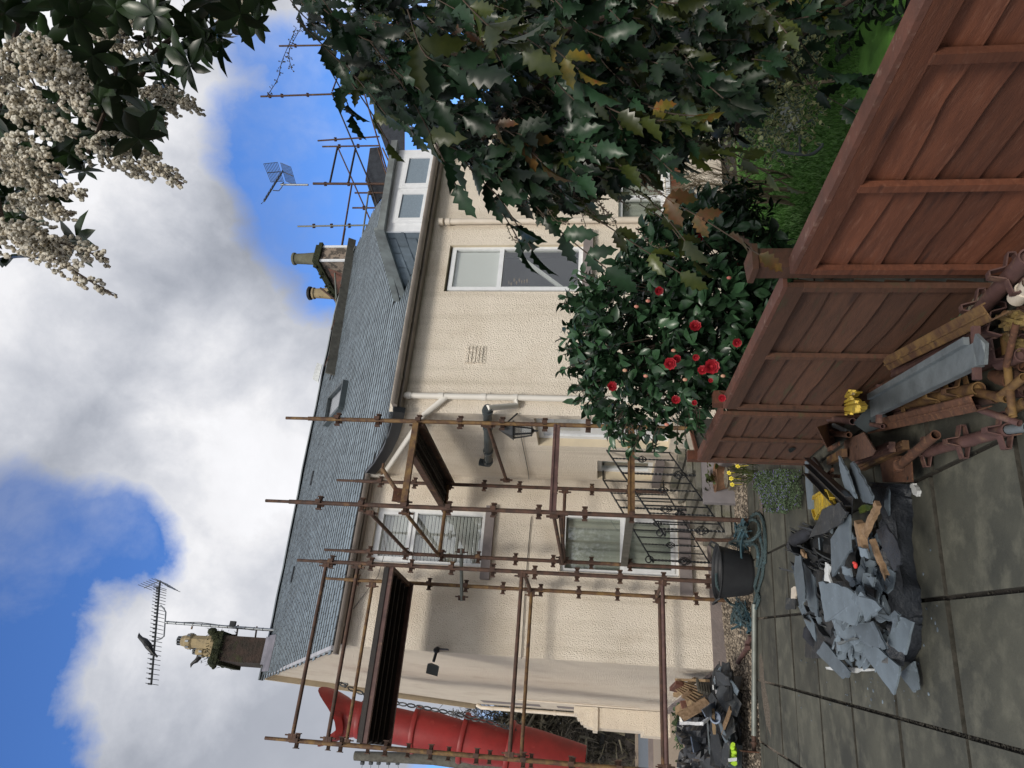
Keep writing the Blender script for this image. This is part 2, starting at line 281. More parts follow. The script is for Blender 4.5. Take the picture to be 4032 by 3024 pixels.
# ------------------------------------------------------------------ builders
ORG = {}
def thing(name, label, cat, loc, group=None):
    o = bpy.data.objects.new(name, None); C.objects.link(o); o.empty_display_size = .1
    o.location = tuple(loc); ORG[o.name] = A(*loc); o['label'] = label; o['category'] = cat
    if group: o['group'] = group
    return o
class B:
    """collects geometry in world metres, links it as one mesh object"""
    def __init__(s): s.v = []; s.f = []; s.n = 0
    def add(s, vs, fs):
        s.v.append(np.asarray(vs, float).reshape(-1, 3)); n = s.n
        s.f.extend([tuple(i+n for i in f) for f in fs]); s.n += len(s.v[-1]); return s
    def box(s, c, ax, ay, az):
        """centre and three half-extent vectors"""
        c, ax, ay, az = map(np.asarray, (c, ax, ay, az))
        if np.dot(np.cross(ax, ay), az) < 0: ax = -ax
        vs = [c+i*ax+j*ay+k*az for k in (-1, 1) for j in (-1, 1) for i in (-1, 1)]
        return s.add(vs, [(0, 2, 3, 1), (4, 5, 7, 6), (0, 1, 5, 4), (2, 6, 7, 3), (0, 4, 6, 2), (1, 3, 7, 5)])
    def hbox(s, s0, s1, o0, o1, z0, z1):
        return s.box(W((s0+s1)/2, (o0+o1)/2, (z0+z1)/2), HU*(s1-s0)/2, HN*(o1-o0)/2, A(0, 0, (z1-z0)/2))
    def beam(s, p, q, w, h, up=(0, 0, 1)):
        p, q = np.asarray(p, float), np.asarray(q, float); d = q-p; L_ = np.linalg.norm(d); d = d/L_
        u = np.cross(d, up); u = u/(np.linalg.norm(u)+1e-9); v = np.cross(u, d)
        return s.box((p+q)/2, d*L_/2, u*w/2, v*h/2)
    def tube(s, pts, r, n=8, caps=True, taper=None):
        pts = [np.asarray(p, float) for p in pts]; rings = []; ref = None
        for i, p in enumerate(pts):
            d = pts[min(i+1, len(pts)-1)]-pts[max(i-1, 0)]; d = d/(np.linalg.norm(d)+1e-9)
            if ref is None: ref = np.cross(d, (0, 0, 1)) if abs(d[2]) < .9 else np.cross(d, (1, 0, 0))
            u = ref-d*(ref@d); u = u/(np.linalg.norm(u)+1e-9); v = np.cross(d, u); ref = u
            rr = r if not isinstance(r, (list, tuple)) else r[i]
            if taper: rr = r*(1-(1-taper)*i/(len(pts)-1))
            rings.append([p+rr*(math.cos(2*math.pi*k/n)*u+math.sin(2*math.pi*k/n)*v) for k in range(n)])
        vs = [x for ri in rings for x in ri]; fs = []
        for i in range(len(pts)-1):
            for k in range(n):
                a, b = i*n+k, i*n+(k+1) % n; fs.append((a, b, b+n, a+n))
        if caps: fs.append(tuple(range(n-1, -1, -1))); fs.append(tuple((len(pts)-1)*n+k for k in range(n)))
        return s.add(vs, fs)
    def poly(s, pts, th, nrm=None):
        """flat polygon given thickness along its normal (top face at pts)"""
        pts = [np.asarray(p, float) for p in pts]
        if nrm is None:
            nrm = sum(np.cross(pts[i]-pts[0], pts[i+1]-pts[0]) for i in range(1, len(pts)-1)); nrm = nrm/(np.linalg.norm(nrm)+1e-12)
            if nrm[2] < 0: pts = pts[::-1]; nrm = -nrm
        n = len(pts); vs = pts+[p-nrm*th for p in pts]
        fs = [tuple(range(n)), tuple(range(2*n-1, n-1, -1))]+[(i, i+n, (i+1) % n+n, (i+1) % n) for i in range(n)]
        return s.add(vs, fs)
    def ball(s, c, r, nu=8, nv=5, ax=None):
        c = np.asarray(c, float); r = np.asarray(r if hasattr(r, '__len__') else (r, r, r), float); vs = [c+A(0, 0, r[2])]
        for j in range(1, nv):
            t = math.pi*j/nv
            for k in range(nu):
                a = 2*math.pi*k/nu; vs.append(c+A(r[0]*math.sin(t)*math.cos(a), r[1]*math.sin(t)*math.sin(a), r[2]*math.cos(t)))
        vs.append(c-A(0, 0, r[2])); fs = [(0, 1+k, 1+(k+1) % nu) for k in range(nu)]
        for j in range(nv-2):
            for k in range(nu): a = 1+j*nu+k; b = 1+j*nu+(k+1) % nu; fs.append((a, a+nu, b+nu, b))
        e = len(vs)-1; q = 1+(nv-2)*nu; fs += [(e, q+(k+1) % nu, q+k) for k in range(nu)]
        return s.add(vs, fs)
    def lathe(s, base, prof, n=20, axis=(0, 0, 1)):
        ax = np.asarray(axis, float); ax /= np.linalg.norm(ax); u = np.cross(ax, (0, 1, 0) if abs(ax[1]) < .9 else (1, 0, 0)); u /= np.linalg.norm(u); v = np.cross(ax, u)
        vs = []; fs = []
        for r, h in prof:
            vs += [np.asarray(base)+ax*h+r*(math.cos(2*math.pi*k/n)*u+math.sin(2*math.pi*k/n)*v) for k in range(n)]
        for i in range(len(prof)-1):
            for k in range(n): a, b = i*n+k, i*n+(k+1) % n; fs.append((a, b, b+n, a+n))
        return s.add(vs, fs)
    def obj(s, name, m, parent=None, smooth=False, **tags):
        me = bpy.data.meshes.new(name); v = np.concatenate(s.v) if s.v else np.zeros((0, 3))
        if parent is not None: org = ORG[parent.name]
        else:
            org = tags.pop('org', None)
            if org is None: org = A(*(v.mean(0))) if len(v) else A(0, 0, 0); org[2] = v[:, 2].min()
        me.from_pydata((v-org).tolist(), [], s.f); me.update()
        o = bpy.data.objects.new(name, me); C.objects.link(o)
        if parent is not None: o.parent = parent
        else: o.location = tuple(org)
        ORG[o.name] = A(*org)
        if m is not None: me.materials.append(m)
        if smooth: me.shade_smooth(); me.set_sharp_from_angle(angle=R(38))
        for k, val in tags.items():
            if val: o['category' if k == 'cat' else k] = val
        return o
def soft(o): o.data.shade_smooth(); return o
def nrm(v): v = np.asarray(v, float); return v/(np.linalg.norm(v)+1e-12)
def struct(b, name, m, **k): return b.obj(name, m, kind='structure', org=A(0, 0, 0), **k)
def dup(root, loc, label=None):
    r = root.copy(); C.objects.link(r); r.location = tuple(loc)
    if label: r['label'] = label
    for ch in list(root.children):
        c = ch.copy(); C.objects.link(c); c.parent = r
        for g in list(ch.children):
            e = g.copy(); C.objects.link(e); e.parent = c
    return r

# ------------------------------------------------------------------ leaves
def leaf_tpl(kind='lance'):
    """unit leaf along +x, folded on its midrib: returns verts, faces"""
    if kind == 'lance': prof = [(0, 0), (.18, .10), (.45, .18), (.75, .13), (1, 0)]
    elif kind == 'oval': prof = [(0, 0), (.15, .17), (.42, .28), (.72, .22), (1, 0)]
    elif kind == 'spiny': prof = [(0, .04), (.10, .13), (.17, .24), (.25, .16), (.38, .28), (.46, .17), (.60, .25), (.68, .13), (.80, .17), (.86, .07), (1, 0)]
    elif kind == 'blade': prof = [(0, .06), (.5, .05), (1, 0)]
    vs = []; fs = []
    for x, w in prof:
        z = -.14*x*x
        vs += [(x, w, z+w*.45), (x, 0, z), (x, -w, z+w*.45)]
    for i in range(len(prof)-1):
        a = 3*i; b = a+3; fs += [(a, a+1, b+1, b), (a+1, a+2, b+2, b+1)]
    return np.array(vs), fs
TPL = {k: leaf_tpl(k) for k in ('lance', 'oval', 'spiny', 'blade')}
def put_leaf(b, p, d, up, L_, kind, wid=1.0, curl=0.0):
    d = nrm(d); up = np.asarray(up, float); u = np.cross(up, d); u = nrm(u); w = np.cross(d, u)
    v, f = TPL[kind]; v = v.copy()
    if curl: v[:, 2] -= curl*v[:, 0]**2
    b.add(np.asarray(p)+L_*(v[:, :1]*d+v[:, 1:2]*wid*u+v[:, 2:3]*w), f)
def rv(): return nrm(rng.normal(size=3))
def inpoly(x, y, pl):
    c = False; j = len(pl)-1
    for i in range(len(pl)):
        xi, yi = pl[i]; xj, yj = pl[j]
        if (yi > y) != (yj > y) and x < (xj-xi)*(y-yi)/(yj-yi)+xi: c = not c
        j = i
    return c
def rand_in(pl):
    xs = [p[0] for p in pl]; ys = [p[1] for p in pl]
    while True:
        x = random.uniform(min(xs), max(xs)); y = random.uniform(min(ys), max(ys))
        if inpoly(x, y, pl): return x, y


# ------------------------------------------------------------------ the setting
Z = A(0, 0, 1)
b = B(); b.poly([(-400, -60, -.06), (400, -60, -.06), (400, 700, -.06), (-400, 700, -.06)], .05); struct(b, 'ground', M['soil'])
# paving slabs laid along the fence direction
PD = nrm(gd('L', 25, 1116)-gd('L', 1659, 1565)); PD[2] = 0; PD = nrm(PD); PX = A(PD[1], -PD[0], 0)   # PD away from the camera, PX to the right
P0 = gd('L', 1280, 1455)
b = B(); rows = {}
jd = [0, .74, 1.47, 2.16, 2.85, 3.39, 3.99, 4.33]
while jd[0] > -4: jd.insert(0, jd[0]-.74)
jw = [-2.82, -2.25, -1.68, -1.12, -.56, 0, .58, 1.16, 1.62, 2.2, 2.8, 3.4]
for i in range(len(jw)-1):
    sh = 0 if jw[i] in (0, .58) else random.uniform(-.1, .1)*0
    if jw[i] < -.2: sh = .22*(i % 2)
    if jw[i] > .5: sh = -.03*(i % 2)
    for k in range(len(jd)-1):
        a0, a1 = jd[k]+sh, jd[k+1]+sh
        if k == len(jd)-2: a1 = jd[k+1]
        if a1-a0 < .08: continue
        g = .011; w0, w1 = jw[i]+g, jw[i+1]-g; a0 += g+.006; a1 -= g+.006
        h = random.uniform(-.003, .003); t1, t2 = random.uniform(-.003, .003), random.uniform(-.003, .003)
        c = [P0+PX*w0+PD*a0+Z*(h), P0+PX*w1+PD*a0+Z*(h+t1), P0+PX*w1+PD*a1+Z*(h+t2), P0+PX*w0+PD*a1+Z*h]
        ins = .0
        mid = sum(c)/4; top = [p+(mid-p)*ins for p in c]
        vs = top+[p-Z*.006 for p in c]+[p-Z*.05 for p in c]
        b.add(vs, [(0, 1, 2, 3)]+[(i_, i_+4, (i_+1) % 4+4, (i_+1) % 4) for i_ in range(4)]+[(i_+4, i_+8, (i_+1) % 4+8, (i_+1) % 4+4) for i_ in range(4)])
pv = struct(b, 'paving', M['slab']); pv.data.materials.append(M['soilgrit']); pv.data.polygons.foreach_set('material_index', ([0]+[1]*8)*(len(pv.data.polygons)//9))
b = B()
b.add([P0+PX*x+PD*y-Z*.03 for x, y in ((-3, -4.2), (3.6, -4.2), (3.6, 4.34), (-3, 4.34))], [(0, 1, 2, 3)]); struct(b, 'paving_joint_sand', M['soil'])
# moss tufts and grit in the joints
b = B()
for k in range(2600):
    if random.random() < .6: w = 0+random.gauss(0, .006) if random.random() < .7 else random.choice(jw[3:9])+random.gauss(0, .005); a = random.uniform(-3, 4.3)
    else: w = random.uniform(-2.8, 2); a = random.choice(jd)+random.gauss(0, .005)
    p = P0+PX*w+PD*a; r = random.uniform(.002, .007)
    b.ball(p+Z*(-.018), (r, r, r*.6), 5, 3)
b.obj('joint_grit', M['soilgrit'], kind='stuff', org=A(0, 0, 0))
# gravel strip between paving and house, running on to the left and under the bay
def hg(s, o, z=0): return W(s, o, z)
GE = 4.33
b = B()
pts = []
for i in range(40):
    for j in range(14):
        s = -9+i*.35; o = 2.75-j*.22
        pts.append(W(s, o, -.015+.012*math.sin(s*3.1+o*2)+.01*math.sin(o*7+s)))
b.add(pts, [(i*14+j, i*14+j+1, (i+1)*14+j+1, (i+1)*14+j) for i in range(39) for j in range(13)])
struct(b, 'gravel_bed', M['gravelb'])
b = B()
n_ = 0
while n_ < 12000:
    s = random.uniform(-4.2, 2.4) if random.random() < .85 else random.uniform(-1, 1.5); o = random.uniform(-.1 if s > -.4 else -.6, 2.9)
    p = W(s, o, 0)
    q = p-P0
    if q@PD < GE+.0: continue
    r = random.uniform(.006, .017)*(1 if random.random() < .93 else 1.6)
    p[2] = -.008+.012*math.sin(s*3.1+o*2)+.01*math.sin(o*7+s)+r*.2
    b.ball(p, (r, r*random.uniform(.6, 1), r*.55), 5, 3); n_ += 1
b.obj('gravel', M['pebble'], kind='stuff', org=A(0, 0, 0), smooth=False)

# lawn behind the fence
def wpoly(pl, z): return [A(x, y, z) for x, y in pl]
LAWN = [(.95, 5.4), (1.35, 6.9), (1.75, 8.6), (3.0, 9.2), (5.5, 8.0), (5.0, 4.8), (2.2, 4.2), (1.3, 4.6)]
b = B(); b.poly(wpoly(LAWN, -.004), .04); struct(b, 'lawn', M['grass'])
b = B()
for k in range(26000):
    x, y = rand_in([(.95, 5.4), (1.35, 6.9), (1.75, 8.6), (3.0, 8.9), (3.8, 7.0), (3.0, 4.8), (1.8, 4.8)])
    a = random.uniform(0, 6.28); h = random.uniform(.02, .045); w = .004
    t = A(random.gauss(0, .012), random.gauss(0, .012), h)
    p = A(x, y, 0); u = A(math.cos(a)*w, math.sin(a)*w, 0)
    b.add([p-u, p+u, p+t], [(0, 1, 2)])
b.obj('grass', M['grass'], kind='stuff', org=A(0, 0, 0))
# road, verge and far path to the left
b = B(); b.poly([gd('b', 2212, 680), gd('b', 2212, 1500), gd('b', 2210, 1500)+A(-30, 10, 0)], .01)
b = B(); b.poly([W(-30, .2, -.02), W(-.37, .2, -.02), W(-.37, -12.9, -.0), W(-30, -12.9, -.0)], .02, nrm=Z); struct(b, 'grit_path', M['pavelight'])
b = B(); b.poly([W(-60, -13, .02), W(12, -13, .02), W(12, -20, .02), W(-60, -20, .02)], .02, nrm=Z); struct(b, 'road', M['asphalt'])
b = B(); b.hbox(-60, 12, -12.9, -12.7, 0, .13); struct(b, 'kerb', M['plinth'])
b = B(); b.hbox(-60, 12, -20.2, -20.05, 0, .13); struct(b, 'far_kerb', M['pavelight'])

# ------------------------------------------------------------------ house
SL, SI, OR_, SR = -.37, 2.07, 2.15, 7.15
house = thing('house', 'cream roughcast two storey house with blue-grey slate roof and white windows', 'house', W(SI, 0, 0))
def hole_wall(name, P, U_, n, x0, x1, z0, z1, holes, depth, m, parent=house, top=None):
    """wall in the plane P + U*x with rectangular openings (and their reveals), thickness inward"""
    xs = sorted({x0, x1, *[h[0] for h in holes], *[h[1] for h in holes]}); zs = sorted({z0, z1, *[h[2] for h in holes], *[h[3] for h in holes]})
    b = B(); f = lambda x, z: P+U_*x+Z*z
    for i in range(len(xs)-1):
        for j in range(len(zs)-1):
            cx, cz = (xs[i]+xs[i+1])/2, (zs[j]+zs[j+1])/2
            if any(h[0] < cx < h[1] and h[2] < cz < h[3] for h in holes): continue
            zt0, zt1 = zs[j+1], zs[j+1]
            if top and j == len(zs)-2: zt0, zt1 = top(xs[i]), top(xs[i+1])
            b.add([f(xs[i], zs[j]), f(xs[i+1], zs[j]), f(xs[i+1], zt1), f(xs[i], zt0)], [(0, 1, 2, 3)])
    w = b.obj(name, m, parent)
    for h in holes:
        r = B(); a, c, d, e = h; I = -n*depth
        for q in ((f(a, d), f(a, e)), (f(a, e), f(c, e)), (f(c, e), f(c, d)), (f(c, d), f(a, d))):
            r.add([q[0], q[1], q[1]+I, q[0]+I], [(0, 1, 2, 3)])
        r.obj('reveal', M['reveal'], w)
    return w
# openings (measured on the wall planes)
lw = (.76, 1.56, 3.20, 4.80)            # upper left window
gw = (.76, 1.60, .53, 2.12)             # ground floor window
hole_wall('front_wall', W(0, 0, 0), HU, HN, SL, SI, .14, 5.03, [lw, gw], .11, M['cast'])
rw = (3.85, 4.62, 1.88, 3.70)           # tall single window in the projecting wing
bw = (5.05, 6.05, .78, 1.42)
hole_wall('wing_wall', W(0, OR_, 0), HU, HN, SI, SR, 0, 4.16, [rw, bw], .12, M['cast'])
# return wall with the door and the narrow window
SO = W(SI, 0, 0)
vg = lambda o: 5.03-.61*max(o-.15, 0)+.0717*max(o-.15, 0)**2
dr = (1.24, 2.06, .75, 2.40); nw = (.10, .78, .88, 1.64)
hole_wall('porch_wall', SO, HN, -HU, 0, OR_, 0, 4.9, [nw, dr], .20, M['cast'], top=lambda x: vg(x)-.06)
# gable wall with its two slopes, bay at the back corner
GP = [(0, 0), (0, 5.0), (-5.45, 8.30), (-9.6, 4.7), (-9.75, 4.7), (-9.75, 0)]
b = B(); b.add([W(SL, o, z) for o, z in GP], [(0, 1, 2, 3, 4, 5)]); b.obj('gable_wall', M['castd'], house)
b = B(); b.add([W(SR, OR_, 0), W(SR, OR_, 4.16), W(SR, -3, 6.4), W(11, -3, 6.4), W(11, -3, 0), W(SR, -3, 0)], [(0, 1, 2, 5), (5, 2, 3, 4)]); b.obj('end_wall', M['cast'], house)
b = B(); b.add([W(SL, -9.75, 0), W(11, -9.75, 0), W(11, -9.75, 4.7), W(SL, -9.75, 4.7)], [(0, 1, 2, 3)]); b.obj('rear_wall', M['cast'], house)
# plinths
b = B(); b.hbox(SL-.02, SI, -.02, .045, -.05, .15); b.hbox(SL-.045, SL+.02, -9.8, .045, -.05, .15); b.obj('plinth', M['plinth'], house)
# return shelf of the bay behind the gable
b = B(); b.hbox(SL-.42, SL-.01, -9.0, -7.7, .55, 1.55); b.hbox(SL-.48, SL-.01, -9.05, -7.65, 1.55, 1.66)
for k in range(6):
    t = k/6; b.hbox(SL-.42+.36*t*t, SL-.01, -9.0, -7.7, 1.66+.07*k, 1.73+.07*k+.001)
b.hbox(SL-.5, SL-.01, -9.06, -7.64, -.02, .55); b.obj('side_porch', M['castd'], house)

# ---- roof: courses of slates following a bell-cast profile
RG = lambda s: -(5.50+.135*max(s-.6, 0)) if s < 9.9 else -(6.75-.95*(s-9.9))
zof = lambda o: 5.03-.61*(o-.15)+(.0717*(o-.15)**2 if o > .15 else 0)
OUT = [(SL-.1, .17), (SI-.02, .17), (SI-.02, 2.34), (SR+.15, 2.34), (SR+.2, .4), (10.10, -2.69), (10.8, -3.98), (10.89, -5.07), (10.97, -5.75), (9.9, -6.75), (.6, -5.50), (SL-.1, -5.45)]
sk = [(5.33, -4.07), (4.98, -2.63), (4.42, -2.62), (4.66, -3.95)]      # skylight footprint
DS0, DS1, DO = 4.97, 6.52, 2.05                                      # dormer
b = B(); course = .175; o = 2.34; row = 0
UPS = nrm(W(0, 0, .61)-W(0, 1, 0))
while o > -6.9:
    sl_ = (zof(o-.1)-zof(o))/.1; nx = math.hypot(1, sl_); do = course/nx; o2 = o-do*1.35
    s = SL-.1+(.085 if row % 2 else 0)-.2
    while s < 11:
        wd = .17*random.uniform(.88, 1.12); sc_, oc = s+wd/2, o-do/2
        if inpoly(sc_, oc, OUT) and not (inpoly(sc_, oc, [(5.28, -4.0), (5.0, -2.7), (4.5, -2.68), (4.68, -3.9)])) and not (DS0+.1 < sc_ < DS1 and oc > -.05):
            s0, s1 = s+.004, s+wd-.004; up = .017+random.uniform(0, .003); lf = random.uniform(-.002, .003)
            j0, j1 = random.uniform(-.003, .003), random.uniform(-.003, .003)
            p = [W(s0, o+j0, zof(o)+up+lf), W(s1, o+j1, zof(o)+up), W(s1, o2, zof(o2)+.001), W(s0, o2, zof(o2)+.001)]
            low = [p[0]-Z*.016, p[1]-Z*.016]
            b.add(p+low, [(0, 1, 2, 3), (4, 5, 1, 0), (0, 3, 4), (1, 5, 2)])
        s += wd
    o -= do; row += 1
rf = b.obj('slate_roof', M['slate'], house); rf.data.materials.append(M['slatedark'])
rf.data.polygons.foreach_set('material_index', [0, 1, 1, 1]*(len(rf.data.polygons)//4))  # butt and side faces coloured dark to paint in the shade between courses
b = B()
for (sa, sb, oa, ob) in ((SL-.1, SI-.02, .15, None), (SI-.02, SR+.15, 2.32, None)):
    os_ = [oa]+([1.6, .9, .15] if oa > 1 else [])+[-1, -2.5, -4.0, -5.4]
    for i in range(len(os_)-1):
        b.add([W(sa, os_[i], zof(os_[i])-.015), W(sb, os_[i], zof(os_[i])-.015), W(sb, os_[i+1], zof(os_[i+1])-.015), W(sa, os_[i+1], zof(os_[i+1])-.015)], [(0, 1, 2, 3)])
b.add([W(SR, .3, zof(.3)-.015), W(10.1, -2.69, zof(-2.69)-.02), W(10.85, -5.1, zof(-5.1)-.02), W(SR, -5.4, zof(-5.4)-.015)], [(0, 1, 2, 3)])
b.add([W(SL-.1, -5.4, zof(-5.4)-.015), W(.6, -5.45, zof(-5.45)-.02), W(9.9, -6.7, zof(-6.7)-.02), W(10.9, -5.7, zof(-5.7)-.02), W(10, -5.3, zof(-5.3)-.02)], [(0, 1, 2, 3, 4)])
b.add([W(SL-.1, -5.5, 8.40), W(.6, -5.52, 8.44), W(9.9, -6.78, 9.20), W(10.9, -5.8, 8.6), W(11, -9.9, 4.6), W(SL-.1, -9.9, 4.6)], [(0, 1, 2, 3, 4, 5)])
b.obj('roof_boarding', M['slatedark'], house)
# ridge capping, with the lifted sheet near its middle
b = B()
rp = [W(SL-.12, -5.47, zof(-5.45)+.05)]
for s in np.arange(.6, 9.95, .62): rp.append(W(s, RG(s), zof(RG(s))+.035+random.uniform(-.015, .02)))
rp.append(W(10.97, -5.75, zof(-5.75)+.03))
for i in range(len(rp)-1):
    p, q = rp[i], rp[i+1]
    b.add([p+Z*.03, q+Z*.03, q+HN*.14-Z*.06, p+HN*.14-Z*.06, q-HN*.12-Z*.03, p-HN*.12-Z*.03], [(0, 1, 2, 3), (0, 5, 4, 1)])
b.obj('ridge_capping', M['ridge'], rf)
b = B(); p = W(6.9, RG(6.9)+.05, zof(RG(6.9))+.08)
b.add([p, p+HU*.55, p+HU*.62+Z*.17, p+HU*.12+Z*.2, p+HN*.12-Z*.04, p+HU*.5+HN*.12-Z*.04], [(0, 1, 2, 3), (0, 4, 5, 1)]); b.obj('lifted_ridge_sheet', M['white'], house)
# verge trims
b = B(); b.beam(W(SL-.06, .2, 5.02), W(SL-.06, -5.45, 8.40), .05, .05); b.obj('verge_trim', M['fascia'], house)
b = B(); b.beam(W(SL-.05, -5.4, 8.36), W(SL-.05, -9.85, 4.66), .12, .10); b.obj('rear_bargeboard', M['reveal'], house)
b = B()
vv = [W(SI-.05, o_, zof(o_)-.07) for o_ in (.12, .6, 1.1, 1.6, 2.0, 2.32)]
for i in range(5): b.beam(vv[i], vv[i+1], .07, .13)
b.obj('black_verge_board', M['black'], house)
# eaves: soffit shadow board and gutters
def gutter(s0, s1, o_, z_, name):
    b = B(); n = 10; rs = .062
    for k in range(n):
        a0, a1 = math.pi*k/n, math.pi*(k+1)/n
        f = lambda s, a, r: W(s, o_+r*math.cos(a), z_-r*math.sin(a))
        b.add([f(s0, a0, rs), f(s1, a0, rs), f(s1, a1, rs), f(s0, a1, rs)], [(0, 1, 2, 3)])
        b.add([f(s0, a0, rs-.008), f(s1, a0, rs-.008), f(s1, a1, rs-.008), f(s0, a1, rs-.008)], [(3, 2, 1, 0)])
    for e in (s0, s1): b.add([W(e, o_+rs*math.cos(math.pi*k/n), z_-rs*math.sin(math.pi*k/n)) for k in range(n+1)], [tuple(range(n+1))])
    s = s0+.35
    while s < s1-.1:
        for k in range(n):
            a0, a1 = math.pi*k/n, math.pi*(k+1)/n; f = lambda s_, a: W(s_, o_+(rs+.007)*math.cos(a), z_-(rs+.007)*math.sin(a))
            b.add([f(s, a0), f(s+.045, a0), f(s+.045, a1), f(s, a1)], [(0, 1, 2, 3)])
        s += .82
    return b.obj(name, M['gutter'], house, smooth=True)
gutter(SL-.14, SI-.1, .20, 4.99, 'gutter'); gutter(SI-.02, SR+.1, 2.37, 4.06, 'gutter')
b = B(); b.hbox(SL, SI-.1, .0, .125, 4.93, 4.99); b.hbox(SI, SR, OR_+.005, OR_+.16, 3.98, 4.08); b.obj('eaves_board', M['gutter'], house)

# ---- windows
def window(name, P, U_, n, x0, x1, z0, z1, bars=(), sash=(), glass=None, back='curtain', dep=.09, label=None, cols=()):
    """uPVC frame set back by dep; bars = transom heights, cols = mullion positions, sash = rectangles with a second inner frame"""
    f = .058; b = B(); c = P-n*dep
    def rect(a0, a1, c0, c1, fr, off, t):
        for (p0, p1, q0, q1) in ((a0, a1, c0, c0+fr), (a0, a1, c1-fr, c1), (a0, a0+fr, c0+fr, c1-fr), (a1-fr, a1, c0+fr, c1-fr)):
            b.box(c+U_*((p0+p1)/2)+Z*((q0+q1)/2)+n*off, U_*(p1-p0)/2, n*t, Z*(q1-q0)/2)
    rect(x0, x1, z0, z1, f, 0, .035)
    for z in bars: b.box(c+U_*((x0+x1)/2)+Z*z, U_*((x1-x0)/2-f), n*.032, Z*.03)
    for x in cols: b.box(c+U_*x+Z*((z0+z1)/2), U_*.03, n*.031, Z*((z1-z0)/2-f))
    for (a0, a1, c0, c1) in sash: rect(a0, a1, c0, c1, .045, .022, .03)
    o = b.obj(name, M['upvc'], house, label=label)
    g = B(); g.box(c+U_*((x0+x1)/2)+Z*((z0+z1)/2), U_*((x1-x0)/2-f*.6), n*.004, Z*((z1-z0)/2-f*.6)); g.obj('pane', M[glass or 'glass'], o)
    k = B()
    if back == 'curtain':
        nn = 44; zz = (z0+.02, z1-.02); k_ = []
        for i in range(nn+1):
            x = x0+.03+(x1-x0-.06)*i/nn; dd = -.10+.010*math.sin(i*1.15)+.012*math.sin(i*.43)
            k_ += [c+U_*x+n*dd+Z*zz[0], c+U_*x+n*(dd+.008)+Z*zz[1]]
        k.add(k_, [(2*i, 2*i+2, 2*i+3, 2*i+1) for i in range(nn)]); k.obj('curtain', M['curtain'], o, smooth=True)
    elif back == 'blind':
        z = z0+.06
        while z < z1-.05: k.box(c+U_*((x0+x1)/2)-n*.09+Z*z, U_*((x1-x0)/2-.05), n*.006+Z*.016, Z*.004-n*.004); z += .052
        k.obj('blind', M['blind'], o)
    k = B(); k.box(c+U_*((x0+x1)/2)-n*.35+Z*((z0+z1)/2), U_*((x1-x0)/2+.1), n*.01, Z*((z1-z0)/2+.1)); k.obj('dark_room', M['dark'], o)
    return o
window('window', W(0, 0, 0), HU, HN, lw[0], lw[1], lw[2], lw[3], bars=(4.24,), sash=((lw[0]+.05, lw[1]-.05, 4.27, lw[3]-.05),), back='blind', label='upper white window with slatted blind')
window('window', W(0, 0, 0), HU, HN, gw[0], gw[1], gw[2], gw[3], bars=(1.28,), sash=((gw[0]+.05, gw[1]-.05, gw[2]+.05, 1.26),), glass='glass2', back='curtain', label='ground floor white window with pale curtains')
rwo = window('window', W(0, OR_, 0), HU, HN, rw[0]+.05, rw[1]+.02, rw[2], rw[3]-.03, bars=(2.98,), back='none', dep=.08, label='tall window with half drawn blind over a stair')
b = B(); b.box(W(4.25, OR_-.105, 3.33), HU*.32, HN*.004, Z*.31); b.obj('roller_blind', M['blind'], rwo)
b = B(); b.beam(W(3.95, OR_-.25, 2.0), W(4.6, OR_-.25, 2.75), .03, .05); b.tube([W(4.05, OR_-.17, 2.98), W(4.05, OR_-.17, 2.0)], .004, 5)
b.obj('stair_rail', M['upvc'], rwo)
b = B()
for k in range(8): b.ball(W(4.12+random.gauss(0, .02), OR_-.16, 2.62+.035*k), (.03, .02, .012), 6, 4)
b.obj('hanging_ornament', M['wood'], rwo)
window('window', W(0, OR_, 0), HU, HN, bw[0], bw[1], bw[2], bw[3], cols=(5.5,), back='curtain', label='low white window behind the shrubs')
window('narrow_window', SO, HN, -HU, nw[0], nw[1], nw[2], nw[3], cols=(.50,), back='curtain', dep=.15)
# sills
b = B(); b.hbox(lw[0]-.17, lw[1]+.06, -.02, .075, lw[2]-.13, lw[2]-.002); b.obj('sill', M['sill'], house)
b = B(); b.hbox(gw[0]-.24, gw[1]+.10, -.02, .075, gw[2]-.16, gw[2]-.002); b.obj('sill', M['sill'], house)
b = B(); b.hbox(rw[0]-.07, rw[1]+.20, OR_-.02, OR_+.08, rw[2]-.13, rw[2]-.002); b.obj('sill', M['sill'], house)
b = B(); b.hbox(bw[0]-.05, bw[1]+.1, OR_-.02, OR_+.07, bw[2]-.06, bw[2]-.002); b.obj('sill', M['upvc'], house)
b = B(); b.box(SO+HN*.44+Z*(.82)-HU*.03, HN*.42, HU*.05, Z*.055); b.obj('sill', M['sill'], house)
b = B(); b.hbox(bw[0]-.2, bw[1]+.3, OR_+.002, OR_+.05, .55, .70); b.obj('brown_board', M['fence'], house)
